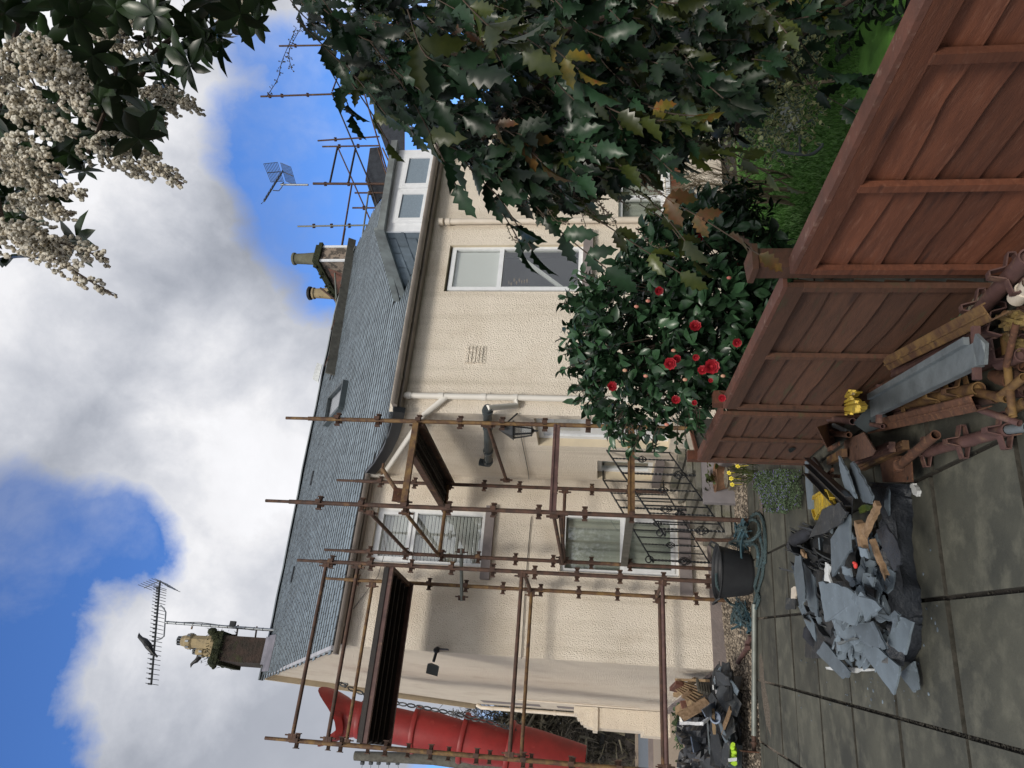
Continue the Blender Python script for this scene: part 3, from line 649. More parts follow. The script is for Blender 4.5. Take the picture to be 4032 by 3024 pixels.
# door
b = B()
c0 = SO+HU*.15
for (a, e, z0_, z1_) in ((dr[0], dr[0]+.07, dr[2], dr[3]), (dr[1]-.07, dr[1], dr[2], dr[3]), (dr[0]+.07, dr[1]-.07, dr[3]-.07, dr[3])):
    b.box(c0+HN*((a+e)/2)+Z*((z0_+z1_)/2), HN*(e-a)/2, HU*.04, Z*(z1_-z0_)/2)
df = b.obj('door_frame', M['upvc'], house)
b = B(); b.box(c0+HN*((dr[0]+dr[1])/2)+Z*((dr[2]+dr[3]-.07)/2)+HU*.01, HN*((dr[1]-dr[0])/2-.07), HU*.022, Z*((dr[3]-dr[2]-.07)/2)); d_ = b.obj('door', M['upvc'], house)
b = B()
for zc, zh in ((1.05, .22), (1.55, .16)):
    for oc in (1.48, 1.8): b.box(c0+HN*oc+Z*zc-HU*.014, HN*.11, HU*.006, Z*zh)
b.obj('door_moulding', M['upvc'], d_)
b = B(); b.box(c0+HN*1.65+Z*2.02-HU*.016, HN*.2, HU*.005, Z*.16); b.obj('door_glass', M['glass'], d_)
b = B(); b.tube([c0+HN*1.36+Z*1.5-HU*.05, c0+HN*1.47+Z*1.5-HU*.05], .01, 6); b.box(c0+HN*1.36+Z*1.48-HU*.02, HN*.014, HU*.006, Z*.09); b.obj('door_handle', M['alu'], d_)

# ---- dormer with two windows
zt, zb = 4.76, 4.12
b = B()
# cheek (left), front, right
def dz(o_): return zof(o_)-.05
lft = [W(DS0, DO, zb), W(DS0, DO, zt)]
o_b = .48
b.add([W(DS0, DO, zb), W(DS0, DO, zt), W(DS0, o_b, zof(o_b)+.02), W(DS0, 1.2, dz(1.2))], [(0, 1, 2, 3)])
b.add([W(DS1, DO, zb), W(DS1, DO, zt+.06), W(DS1, o_b-.1, zof(o_b)+.02), W(DS1, 1.2, dz(1.2))], [(0, 1, 2, 3)])
dm = b.obj('dormer', M['slate2'], house)
b = B()
for k in range(5):
    for j in range(5):
        oo = DO-.02-j*.34-(.15 if k % 2 else 0); zz = zb+.02+k*.15
        ln = .32
        if zz+.16 > zt+(oo-DO)*-.0: ln = .3
        if zz < dz(oo-ln): continue
        if oo-ln < o_b+.1: continue
        b.add([W(DS0-.012, oo, zz), W(DS0-.012, oo-ln, zz), W(DS0-.004, oo-ln, min(zz+.16, zt-.02)), W(DS0-.004, oo, min(zz+.16, zt-.02)), W(DS0, oo, zz), W(DS0, oo-ln, zz)], [(0, 1, 2, 3), (0, 4, 5, 1)])
b.obj('hung_slates', M['slate2'], dm)
b = B(); b.hbox(DS0-.01, DS1+.03, DO-.03, DO, zb-.01, zt); b.obj('white_panel', M['upvc'], dm)
for x0, x1 in ((DS0+.13, DS0+.75), (DS0+.79, DS0+1.47)):
    b = B(); z0_, z1_ = zb+.02, zt-.13; P_ = W(0, DO, 0)
    for fr, of, t in ((.05, .008, .012), (.085, .018, .010)):
        a0, a1, c0_, c1_ = x0, x1, z0_, z1_
        if fr > .06: a0, a1, c0_, c1_ = x0+.045, x1-.045, z0_+.045, z1_-.045; fr = .04
        for (p0, p1, q0, q1) in ((a0, a1, c0_, c0_+fr), (a0, a1, c1_-fr, c1_), (a0, a0+fr, c0_+fr, c1_-fr), (a1-fr, a1, c0_+fr, c1_-fr)):
            b.box(P_+HU*((p0+p1)/2)+Z*((q0+q1)/2)+HN*of, HU*(p1-p0)/2, HN*t, Z*(q1-q0)/2)
    b.obj('dormer_window', M['upvc'], dm)
    b = B(); b.box(P_+HU*((x0+x1)/2)+Z*((z0_+z1_)/2)+HN*.004, HU*((x1-x0)/2-.075), HN*.004, Z*((z1_-z0_)/2-.075)); b.obj('frosted_pane', M['frost'], dm)
b = B()
top = [W(DS0-.08, DO+.12, zt+.02), W(DS1+.12, DO+.12, zt+.09), W(DS1+.12, .2, zt+.16), W(DS0-.08, .3, zt+.10)]
b.poly(top, .095); b.obj('dormer_roof', M['ridge'], dm)
# beam over the dormer's left edge
b = B(); b.beam(W(DS0-.05, DO+.1, zt+.02), W(DS0-.05, .40, zof(.40)+.06), .05, .10); b.obj('dormer_fascia', M['ridge'], dm)

# ---- skylight
b = B(); sp = [roofp for roofp in []]
def rp_(t, x, y): return hit(t, x, y, W(0, .15, 5.03), nrm(np.cross(HU, -HN+A(0, 0, .61))))
q4 = [rp_('F', 500, 925), rp_('F', 600, 820), rp_('F', 572, 990), rp_('F', 470, 1100)]
rn = nrm(np.cross(HU, -HN+A(0, 0, .61)));  rn = rn if rn[2] > 0 else -rn
for i in range(4): b.beam(q4[i]+rn*.06, q4[(i+1) % 4]+rn*.06, .07, .12, up=rn)
sky_l = b.obj('skylight', M['pipeg'], house)
M['glassr'] = glassmat('reflective_glass', (.95, .95, .95), .35); b = B(); b.poly([p+rn*.075 for p in q4], .01); b.obj('skylight_pane', M['glassr'], sky_l)
b = B(); b.poly([p+rn*.02 for p in q4], .01); b.obj('skylight_cloud_reflection', M['white'], sky_l)  # white sheet under the pane stands in for cloud reflected in the glass
b = B(); p = rp_('J', 130, 800)
# two small ventilator slates
for t, x, y in (('F', 370, 1440), ('J', 245, 405)):
    b = B(); p = rp_(t, x, y); b.box(p+rn*.02, HU*.16, nrm(np.cross(rn, HU))*.03, rn*.02); b.obj('roof_vent', M['slatedark'], house)

# ---- chimneys
def chimney(name, s0, s1, o0, o1, z0, z1, m, label=None):
    b = B(); b.hbox(s0, s1, o0, o1, z0, z1); return b.obj(name, m, house, label=label)
CO = -4.95
s0, z0_ = fsz('W', 1372, 1100, CO); s1, z1_ = fsz('W', 1030, 765, CO); s2, _ = fsz('W', 1440, 800, CO)
cs0, cs1 = s0, (s1+s2)/2
ch = chimney('chimney', cs0, cs1, CO-1.0, CO, 7.6, 9.32, M['chimdark'], 'sooty mossy chimney on the gable with buff pots')
_, ztop = fsz('W', 1010, 900, CO)
ch.data.vertices.foreach_get  # keep
b = B(); zc = 9.32
for k in range(70):
    s = random.uniform(cs0-.06, cs1+.06); o_ = CO+random.uniform(-1.05, .08); b.ball(W(s, o_, zc+random.uniform(-.08, .14)), (random.uniform(.05, .11), random.uniform(.05, .11), random.uniform(.05, .10)), 7, 5)
b.hbox(cs0-.07, cs1+.07, CO-1.07, CO+.07, zc-.10, zc+.06)
b.obj('mossy_cap', M['moss'], ch)
b = B()
for k in range(260):
    p = W(random.uniform(cs0-.1, cs1+.1), CO+random.choice([.08, .1, random.uniform(-1, .1)]), zc+random.uniform(-.2, .2)); d = nrm(rng.normal(size=3)+A(0, 0, .4))
    put_leaf(b, p, d, rv(), random.uniform(.04, .10), 'blade', 1.4)
b.obj('grass_tufts', M['moss'], ch)
b = B(); b.hbox(cs0-.02, cs1+.02, CO, CO+.03, 7.9, 8.3); b.poly([W(cs0-.15, CO+.28, zof(CO+.28)+.02), W(cs1+.05, CO+.28, zof(CO+.28)+.02), W(cs1+.05, CO+.02, zof(CO)+.10), W(cs0-.15, CO+.02, zof(CO)+.10)], .01)
b.obj('lead_flashing', M['lead'], ch)
def oct_pot(c, h, r, par):
    b = B(); b.lathe(c, [(r*1.05, -.1), (r*1.05, h*.14), (r*.9, h*.16), (r*.9, h*.28), (r*.80, h*.30), (r*.78, h*.68), (r*.95, h*.72), (r*.95, h*.84), (r*.72, h*.90), (r*.62, h), (r*.5, h), (r*.5, h*.7)], 8)
    o = b.obj('chimney_pot', M['potb'], par)
    b = B()
    for k in range(8):
        a = 2*math.pi*(k+.5)/8; b.box(c+A(math.cos(a)*r*.93, math.sin(a)*r*.93, h*.78), A(-math.sin(a), math.cos(a), 0)*.02, A(math.cos(a), math.sin(a), 0)*.008, Z*.035)
    for k in range(10):
        a = 2*math.pi*k/10; b.tube([c+A(math.cos(a)*r*.52, math.sin(a)*r*.52, h), c+A(math.cos(a)*r*.52, math.sin(a)*r*.52, h*1.1)], .008, 4)
    b.lathe(c, [(r*.56, h*1.10), (r*.56, h*1.12), (.01, h*1.13)], 10)
    b.obj('pot_vent', M['alu'], o)
cm = (cs0+cs1)/2
oct_pot(W(cm+.10, CO-.16, zc+.06), .80, .17, ch)
for k in range(3): oct_pot(W(cm-.05, CO-.50-.26*k, zc+.06), .62-.07*k, .12, ch)
# right-hand chimney behind the ridge
CR = -6.6
sa, za = fsz('c', 520, 600, CR); sb_, zb_ = fsz('c', 560, 345, CR)
zc2 = (za+zb_)/2
ch2 = chimney('chimney', sa, sb_, CR-2.4, CR, 7.8, zc2, M['chimstone'], 'patched stone chimney with white corner strips and two tapered pots')
b = B()
for s in (sa, sb_): b.hbox(s-.035, s+.035, CR-.01, CR+.035, zc2-1.0, zc2)
b.hbox(sa-.035, sb_+.035, CR-.01, CR+.03, zc2-1.03, zc2-.99)
b.obj('white_corner_strip', M['upvc'], ch2)
b = B(); b.add([W(sa-.008, CR-.35, zc2-.15), W(sa-.008, CR-2.39, zc2-.05), W(sa-.008, CR-2.39, zc2-1.2), W(sa-.008, CR-1.1, zc2-1.2)], [(0, 1, 2, 3)]); b.obj('bare_brick', M['brick'], ch2)
b = B(); b.hbox(sa-.10, sb_+.10, CR-2.5, CR+.10, zc2-.02, zc2+.09); b.hbox(sa-.05, sb_+.05, CR-2.45, CR+.05, zc2+.09, zc2+.20)
for k in range(40): b.ball(W(random.choice([sa-.1, random.uniform(sa, sb_)]), CR-random.uniform(0, 2.4)+.08, zc2+.12+random.uniform(-.08, .08)), random.uniform(.03, .07), 6, 4)
b.obj('mossy_cap', M['moss'], ch2)
def pot(o_, sc_, h, r, m):
    c = W(sc_, o_, zc2+.12); b = B(); b.lathe(c, [(r*1.05, 0), (r*1.0, h*.1), (r*.86, h*.55), (r*.80, h*.9), (r*.95, h*.92), (r*.98, h*.97), (r*.92, h), (r*.7, h), (r*.7, h*.6)], 18); b.obj('chimney_pot', m, ch2, smooth=True)
    return c
sm_ = (sa+sb_)/2
pot(CR-.3, sm_+.05, .88, .2, M['potg'])
c = pot(CR-1.9, sm_-.1, .80, .2, M['potb'])
b = B(); b.lathe(c+Z*.80, [(.12, 0), (.12, .06), (.22, .06), (.23, .12), (.2, .15), (.01, .16)], 16); b.obj('pot_cowl', M['black'], ch2, smooth=True)

# ---- pipes, vent, lantern, floodlight
def pipe(pts, r, m, name='downpipe', collars=()):
    b = B(); b.tube(pts, r, 12)
    for c_, d_ in collars: b.tube([np.asarray(c_)-np.asarray(d_)*.03, np.asarray(c_)+np.asarray(d_)*.03], r*1.25, 12)
    return b.obj(name, m, house, smooth=True)
DPS = 2.26
pipe([W(DPS, OR_+.07, 3.98), W(DPS, OR_+.07, 0.02)], .036, M['pipew'], collars=[(W(DPS, OR_+.07, z), Z) for z in (3.92, 3.52, 3.0, 2.62, 1.6)])
b = B()
jn = W(DPS, OR_+.07, 3.45)
cpr = [jn, W(2.0, OR_+.02, 3.58)]
p1 = fo('F', 870, 1330, .9); p2 = fo('F', 800, 1450, .25)
# overflow pipe slanting up across the return wall to the upper gutter
e1 = hit('F', 1090, 1030, SO-HU*.06, HU); e2 = hit('F', 830, 1410, SO-HU*.06, HU)
pipe([jn, e1, e2, e2+A(0, 0, .0)-HN*.08+Z*.03, W(SI-.10, .2, 4.98)], .036, M['pipew'], 'slanting_pipe', collars=[(e1+(e2-e1)*.05, nrm(e2-e1)), (e2, Z)])
s1_, z1_ = 2.02, 2.52
g0 = hit('F', 1500, 985, SO-HU*.09, HU); g1 = hit('F', 1505, 1345, SO-HU*.09, HU)
pipe([W(DPS, OR_+.07, 2.62), W(DPS-.1, OR_+.06, 2.6), g0+A(0, 0, 0)], .036, M['pipew'], 'branch_pipe')
pipe([g0, g1, g1+Z*.12+HU*.02], .052, M['pipeg'], 'soil_pipe', collars=[(g0+(g1-g0)*t, nrm(g1-g0)) for t in (.05, .3, .75, .95)])
pipe([W(4.98, OR_+.07, 3.80), W(4.98, OR_+.07, 2.5), W(4.98, OR_+.07, .05)], .042, M['pipe'], collars=[(W(4.98, OR_+.07, z), Z) for z in (3.86, 3.76, 2.55, 2.48)])
gq = [(-.2, 4.75), (-9.4, 0)]
pipe([W(SL-.04, -9.6, 4.55), W(SL-.09, -9.5, 4.42), W(SL-.09, -9.45, 4.2), W(SL-.09, -9.45, 1.7)], .045, M['pipe'], collars=[(W(SL-.09, -9.45, z), Z) for z in (4.15, 3.4, 2.6)])
pipe([W(SL-.05, -6.6, 3.25), W(SL-.05, -6.6, .7)], .018, M['pipe'], 'thin_pipe', collars=[(W(SL-.05, -6.6, z), Z) for z in (3.0, 2.2, 1.5)])
b = B()
for z0_, z1_ in ((2.9, 4.3), (1.65, 2.5)): b.add([W(SL-.004, -8.3, z0_), W(SL-.004, -9.0, z0_), W(SL-.004, -9.0, z1_), W(SL-.004, -8.3, z1_)], [(0, 1, 2, 3)])
b.obj('recessed_panel', M['sill'], house)
vs_, vz_ = fsz('F', 1430, 640, OR_); b = B()
for k in range(5): b.hbox(vs_-.12, vs_+.12, OR_, OR_+.015, vz_+.10-.045*k, vz_+.125-.045*k)
b.hbox(vs_-.13, vs_+.13, OR_-.004, OR_+.005, vz_-.12, vz_+.14); b.obj('air_vent', M['castd'], house)
# carriage lantern by the door
lc = hit('G', 55, 1130, SO-HU*.22, HU)
b = B(); b.lathe(lc, [(.0, .26), (.026, .22), (.045, .19), (.11, .09), (.12, .078), (.09, .07)], 6); b.lathe(lc, [(.06, -.14), (.07, -.13), (.045, -.14), (.015, -.16), (.012, -.2), (.0, -.21)], 6)
for k in range(6):
    a = 2*math.pi*k/6; b.tube([lc+A(math.cos(a)*.094, math.sin(a)*.094, .075), lc+A(math.cos(a)*.058, math.sin(a)*.058, -.13)], .007, 4)
b.tube([lc+Z*.1, lc+Z*.16+HU*.1, lc+HU*.22+Z*.05], .01, 6)
lan = b.obj('wall_lantern', M['black'], house); b = B(); b.lathe(lc, [(.088, .07), (.054, -.13)], 6); b.obj('lantern_glass', glassmat('lantern_glass', (.75, .78, .8), .25, .15), lan)
# twin floodlight with sensor on the house corner
fc = fo('J', 1165, 960, .10)
b = B(); p = W(SL+.02, .0, fc[2])
b.box(p+HN*.05+Z*.0, HU*.03, HN*.05, Z*.012); b.box(p+HN*.1-Z*.08, HU*.008, HN*.04, Z*.07); b.tube([p+HN*.09, p+HN*.13-HU*.16+Z*.02], .02, 7)
b.ball(p+HN*.13-HU*.02+Z*.0, .04, 8, 6); fl = b.obj('floodlight', M['black'], house)
b = B(); q_ = p+HN*.15-HU*.24+Z*.01; b.add([q_+x for x in (A(0, 0, .08)+HU*.05, A(0, 0, .08)-HU*.07+HN*.04, A(0, 0, -.08)-HU*.10+HN*.06, A(0, 0, -.08)+HU*.02+HN*.02, A(0, 0, .05)+HU*.07-HN*.07, A(0, 0, .05)-HU*.03-HN*.03, A(0, 0, -.05)-HU*.04-HN*.02, A(0, 0, -.05)+HU*.04-HN*.04)], [(0, 1, 2, 3), (4, 7, 6, 5), (0, 4, 5, 1), (1, 5, 6, 2), (2, 6, 7, 3), (3, 7, 4, 0)])
b.obj('lamp_head', M['lamp'], fl)
b = B()
p = W(SI-.02, .1, 4.6); b.tube([W(1.6, .02, 4.95), W(1.3, .015, 4.7), W(.9, .12, 4.55), W(.55, .05, 4.62), W(.1, .02, 4.9)], .005, 5)
cz = [hit('G', x, y, SO-HU*.02, HU) for x, y in ((60, 1180), (105, 1400), (110, 1445))]
b.tube([lc+HU*.1]+cz, .005, 5)
cz = [fo('K', x, y, .02) for x, y in ((125, 30), (110, 180), (85, 500), (60, 950))]; b.tube(cz, .006, 5)
b.obj('cable', M['wire'], house)
b = B(); p = hit('F', 1085, 1360, SO-HU*.06, HU); b.box(p, HU*.05, HN*.03, Z*.025); b.ball(p-HU*.08-Z*.02, (.05, .04, .05), 8, 6); b.tube([p-HU*.08, p-HU*.16-Z*.06], .03, 8); b.obj('security_lamp', M['black'], house)

# ------------------------------------------------------------------ scaffold
def rosette(b, p, a, b2, big=1.0):
    """pressed steel V-cups: two short crossing plates round the tube"""
    for k in (-1, 1):
        b.box(p+Z*.0, a*.075*big, b2*.010, Z*.021); b.box(p, a*.010, b2*.075*big, Z*.021)
        b.box(p+a*.072*k, a*.005, b2*.022, Z*.030); b.box(p+b2*.072*k, b2*.005, a*.022, Z*.030)
def standard(par, s, o, z0, z1, zn, m='rust', name='upright', lean=(0, 0), m2='rust', step=.495):
    b = B(); l = lambda z: W(s+lean[0]*(z-2.5), o+lean[1]*(z-2.5), z)
    b.tube([l(z0), l(z1-.28), l(z1-.28), l(z1)], [.0245, .0245, .018, .018], 12)
    u = b.obj(name, M[m], par, smooth=True)
    z = zn
    while z < z1-.2:
        if z > z0+.05: c = B(); rosette(c, l(z), HU, HN); c.obj('rosette', M[m2], u)
        z += step
    return u
def ledger(par, p, q, m='rust', r=.0225, name='ledger'):
    d = nrm(np.asarray(q)-np.asarray(p)); b = B(); b.tube([p, q], r, 12); o = b.obj(name, M[m], par, smooth=True)
    for e, k in ((p, 1), (q, -1)):
        c = B(); e = np.asarray(e); c.box(e+d*.035*k, d*.03, nrm(np.cross(d, Z))*.02, Z*.045); c.box(e+d*.05*k+Z*.0, d*.008, nrm(np.cross(d, Z))*.012, Z*.085)
        c.obj('wedge', M['rust'], o)
    return o
def board(par, p, q, w, u, name='steel_board', m='batten'):
    """steel batten seen from below: a channel with turned down lips and stiffeners"""
    d = nrm(q-p); v = np.cross(d, u); v = v if v[2] > 0 else -v; b = B(); L_ = np.linalg.norm(q-p)
    b.box((p+q)/2+v*.02, d*L_/2, u*w/2, v*.003)
    for k in (-1, 1): b.box((p+q)/2+u*(w/2-.003)*k-v*.008, d*L_/2, u*.003, v*.028)
    for k in (-.33, 0, .33): b.box((p+q)/2+u*w*k*.6+v*.010, d*L_/2, u*.006, v*.008)
    return b.obj(name, M[m], par)
BO, CO_ = 1.35, .30
SB, SA = .41, -1.54
sc1 = thing('scaffold', 'rusty scaffold bay with steel boarded platform against the gable end of the house', 'scaffold', W(SB, BO, 0))
BT = fsz('J', 265, 330, BO)[1]; AT_ = fsz('J', 50, 1505, BO)[1]; CT = fsz('J', 440, 455, CO_)[1]
standard(sc1, SB, BO, 0, BT, .36+.0, m='rust')
standard(sc1, SA, BO, 0, AT_, .36, m='rusty')
standard(sc1, SB+.02, CO_, 0, CT, .36, m='rusty')
standard(sc1, SA, CO_, 0, CT-.1, .36, m='tubeg')
for z, m_ in ((4.88, 'rust'), (4.48, 'rust'), (2.49, 'rust'), (.87, 'rustp')): ledger(sc1, W(SB, BO, z), W(SA, BO, z), m_)
for z, m_ in ((4.60, 'rusty'), (2.46, 'rusty'), (.82, 'rust')): ledger(sc1, W(SB, CO_, z), W(SA, CO_, z), m_)
for z in (4.10, 2.47, .86): ledger(sc1, W(SB, BO-.0, z), W(SB, CO_, z), 'rust', name='transom'); ledger(sc1, W(SA, BO, z), W(SA, CO_, z), 'rust', name='transom')
b = B()
for o_ in (BO-.03, CO_): b.beam(W(SB, o_, 4.08), W(SA, o_, 4.08), .05, .075)
b.obj('platform_beam', M['rustp'], sc1)
for k in range(5): board(sc1, W(SB-.03, CO_+.12+.21*k, 4.13), W(SA+.03, CO_+.12+.21*k, 4.13), .195, HN)
b = B(); b.beam(W(SB-.015, BO, 4.10), W(SB-.015, CO_, 4.10), .05, .06); b.beam(W(SA, BO, 4.10), W(SA, CO_, 4.10), .05, .06); b.obj('platform_end', M['rust'], sc1)
# loose tube tied across the two inner uprights
p = fo('J', 1330, 235, .45); q = fo('J', 1333, 575, .25); ledger(sc1, p, q, 'tubeg', .024, name='tie_tube')

EO, DO_ = 2.30, .45
SE, SH, SG, SD = .84, 1.88, 1.78, .78
sc2 = thing('scaffold', 'narrow rusty scaffold around the entrance steps with a sloping view of two steel boards', 'scaffold', W(SE, EO, 0))
ET = fsz('F', 55, 1618, EO)[1]; HT = fsz('F', 190, 1068, EO)[1]; GT = fsz('F', 530, 1428, DO_)[1]; DT = fsz('J', 445, 247, DO_)[1]
standard(sc2, SE, EO, .05, ET, fsz('F', 965, 1640, EO)[1]-.495*5)
standard(sc2, SH, EO, .05, HT, fsz('F', 1055, 1080, EO)[1]-.495*5, m='rusty')
standard(sc2, SG, DO_, .72, GT, fsz('F', 1255, 1465, DO_)[1]-.495*5)
standard(sc2, SD, DO_, 0, DT, fsz('J', 1205, 270, DO_)[1]-.495*5, m='rust')
zE1 = fsz('F', 975, 1600, EO)[1]; zH1 = fsz('F', 1030, 1090, EO)[1]; zG1 = fsz('F', 1245, 1480, DO_)[1]; zD1 = fsz('J', 1190, 270, DO_)[1]
zl = (zE1+zH1)/2; zi = (zG1+zD1)/2
ledger(sc2, W(SE, EO, zl), W(SH, EO, zl), 'rusty', .030); ledger(sc2, W(SG, DO_, zi), W(SD, DO_, zi), 'rusty', .026)
b = B(); b.beam(W(SE+.04, EO+.03, zl-.0), W(SH-.04, EO+.03, zl), .05, .07); b.obj('ledger', M['rusty'], sc2)
for k in range(2):
    p = W(SH-.10-.20*k, EO-.06, zl+.03); q = W(SG-.06-.20*k, DO_-.12, zi+.03)
    board(sc2, p, q, .19, nrm(np.cross(nrm(q-p), Z)))
b = B(); b.beam(W(SH+.01, EO, zl-.02), W(SG+.05, DO_-.15, zi-.02), .04, .09); b.beam(W(SH-.42, EO-.02, zl-.0), W(SG-.38, DO_-.15, zi), .035, .08); b.obj('board_rail', M['rust'], sc2)
# middle and lower levels
for t0, t1, m_ in ((('G', 290, 1100), ('G', 265, 1650), 'rustp'), (('G', 770, 1100), ('G', 775, 1640), 'rusty')):
    p = fo(*t0, EO); q = fo(*t1, EO); zz = (p[2]+q[2])/2; p = W(SH, EO, zz); q = W(SE, EO, zz)
    b = B(); b.beam(p, q, .045, .075); b.beam(p+Z*.02+HN*.028, q+Z*.02+HN*.028, .012, .018); b.obj('channel_ledger', M[m_], sc2)
z_ = fsz('G', 340, 1600, DO_)[1]; ledger(sc2, W(SG, DO_, z_), W(SD, DO_, z_), 'rust')
z_ = fsz('K', 745, 200, 1.4)[1]; b = B(); b.beam(W(SE, EO, z_), W(SD, DO_, z_), .045, .085); b.obj('transom', M['woodg'], sc2)
ledger(sc2, W(SE, EO, 2.02), W(SD, DO_, 2.04), 'rust', name='transom')
for (a, c, m_) in ((('J', 735, 0, EO), ('J', 992, 272, DO_), 'rust'), (('J', 965, 0, EO), ('J', 1188, 285, DO_), 'rusty'), (('K', 270, 20, EO), ('K', 330, 335, DO_), 'rust'), (('F', 1500, 1090, EO), ('F', 1625, 1460, DO_), 'rust')):
    ledger(sc2, fo(*a), fo(*c), m_, .022, name='brace')
# short jack standing on the gravel at the foot of the rail
b = B(); p = gd('P', 760, 1385, .02); q = fo('P', 360, 1378, float((p-F0)@HN)); b.tube([p, q], .022, 10); b.obj('jack_tube', M['rust'], sc2, smooth=True)
# a jack-ended tube poking out beside the return wall, with a yellow clamp
p = hit('F', 820, 1380, W(0, .9, 0), HN); q = hit('F', 930, 1550, W(0, 1.5, 0), HN)
tj = thing('base_jack', 'short yellowed tube with square base plate sticking up from the entrance scaffold boards', 'scaffold jack', q)
b = B(); b.tube([q, p], .028, 10); b.tube([p-HU*.08, p+HU*.08], .018, 8); b.obj('tube', M['rusty'], tj, smooth=True)
b = B(); b.box(q, HU*.09, Z*.08+HN*.02, HN*.006); b.obj('base_plate', M['rusto'], tj)
b = B(); b.ball(q+HN*-.05-Z*.07+HU*.0, (.08, .03, .04), 8, 6); b.ball(q-Z*.05+HU*.07-HN*.05, (.05, .03, .06), 8, 6); b.obj('yellow_clamp', M['yellow'], tj)

# far scaffold beyond the ridge
FO = -7.2
sc3 = thing('scaffold', 'far rusty scaffold with dark boards rising behind the right end of the ridge', 'scaffold', W(10, FO, 0))
def far(t, x0, y0, x1, y1, m='rust', r=.028, name='upright', o0=FO, o1=None, nodes=(), c=None):
    p = fo(t, x0, y0, o0); q = fo(t, x1, y1, o0 if o1 is None else o1)
    b = B(); b.tube([p, q], r, 10); u = b.obj(name, M[m], sc3, smooth=True)
    if nodes:
        for nx, ny in nodes: k = B(); rosette(k, fo(t, nx, ny, o0), HU, HN, 1.1); k.obj('rosette', M['rust'], u)
far('B', 30, 625, 900, 597, nodes=((90, 623), (168, 620), (335, 615), (505, 610), (690, 605)), r=.034)
far('B', 150, 298, 640, 290, nodes=((255, 296), (440, 294)), r=.034)
far('B', 400, 912, 800, 885, nodes=((515, 903), (675, 893)))
far('B', 430, 950, 800, 944, nodes=((540, 948), (662, 946)))
far('B', 370, 1190, 860, 1192, nodes=((450, 1192), (600, 1192), (735, 1193)), r=.042)
far('B', 640, 1250, 850, 1249, nodes=((740, 1250),))
far('B', 625, 1347, 780, 1347, nodes=((700, 1347),))
far('B', 270, 1467, 740, 1459, m='tubeg', nodes=((375, 1464), (490, 1463), (605, 1462)))
far('B', 490, 600, 740, 1190, m='batten', name='brace'); far('B', 740, 1190, 790, 1340, m='batten', name='brace')
far('B', 650, 430, 870, 1180, name='brace', m='rust'); far('B', 530, 955, 740, 1425, name='brace', m='rust', r=.024)
far('B', 528, 955, 480, 1180, m='batten', name='ledger', r=.034); far('B', 645, 960, 600, 1180, m='batten', name='ledger', r=.034)
far('B', 620, 1200, 545, 1659, m='rust', name='ledger'); far('B', 730, 1240, 690, 1530, m='tubeg', name='ledger')
far('B', 495, 590, 600, 300, m='rust', name='ledger'); far('c', 985, 0, 850, 800, m='rust', name='ledger', r=.034)
far('c', 790, 690, 830, 1300, m='tubeg', name='ledger'); far('c', 530, 1110, 830, 1350, m='rust', name='ledger', r=.03); far('c', 820, 1300, 835, 1470, m='tubeg', name='ledger', r=.03)
far('B', 790, 960, 860, 1180, m='rust', name='brace'); far('B', 820, 960, 885, 1100, m='rusty', name='brace')
for (pl, o_) in (([(745, 965), (800, 960), (855, 1180), (855, 1240), (770, 1345), (715, 1180)], FO-.2), ([(760, 590), (960, 640), (960, 1050), (870, 1050), (780, 800)], FO+.6)):
    pts = [fo('B', x, y, o_) for x, y in pl]
    zc_ = np.mean([p[2] for p in pts])
    b = B(); b.poly(pts, .05, nrm=-HN); u = b.obj('boarding', M['felt'], sc3); b = B()
    for k in range(6): f_ = k/5; b.beam(pts[0]*(1-f_)+pts[1]*f_+HN*.03, pts[-1]*(1-f_)+pts[len(pts)//2]*f_+HN*.03, .03, .05)
    b.obj('board_edge', M['rust'], u)
# ladder-like timber trough lying on the roof
tb = [rp_('F', 512, 772), rp_('F', 675, 0), rp_('B', 655, 1550)]
b = B()
tro = thing('roof_trough', 'long weathered timber trough laid along the upper slates', 'timber trough', tb[0])
p, q = tb[0]+rn*.12, rp_('B', 650, 1560)+rn*.12
dd = nrm(q-p); ww = nrm(np.cross(rn, dd)); ww = ww if ww[2] > 0 else -ww
b.box((p+q)/2, (q-p)/2, ww*.02, rn*.11); b.obj('side_board', M['woodg'], tro)
b = B(); b.box((p+q)/2+ww*.11-rn*.05, (q-p)/2, ww*.11, rn*.012); b.obj('base_board', M['slatedark'], tro)
b = B()
for t in (.02, .22, .44): b.beam(p+(q-p)*(.05+t*1.2)-ww*.14+rn*.12, p+(q-p)*(.05+t*1.2)+ww*.20+rn*.12, .03, .02)
b.obj('cross_strap', M['rust'], tro)

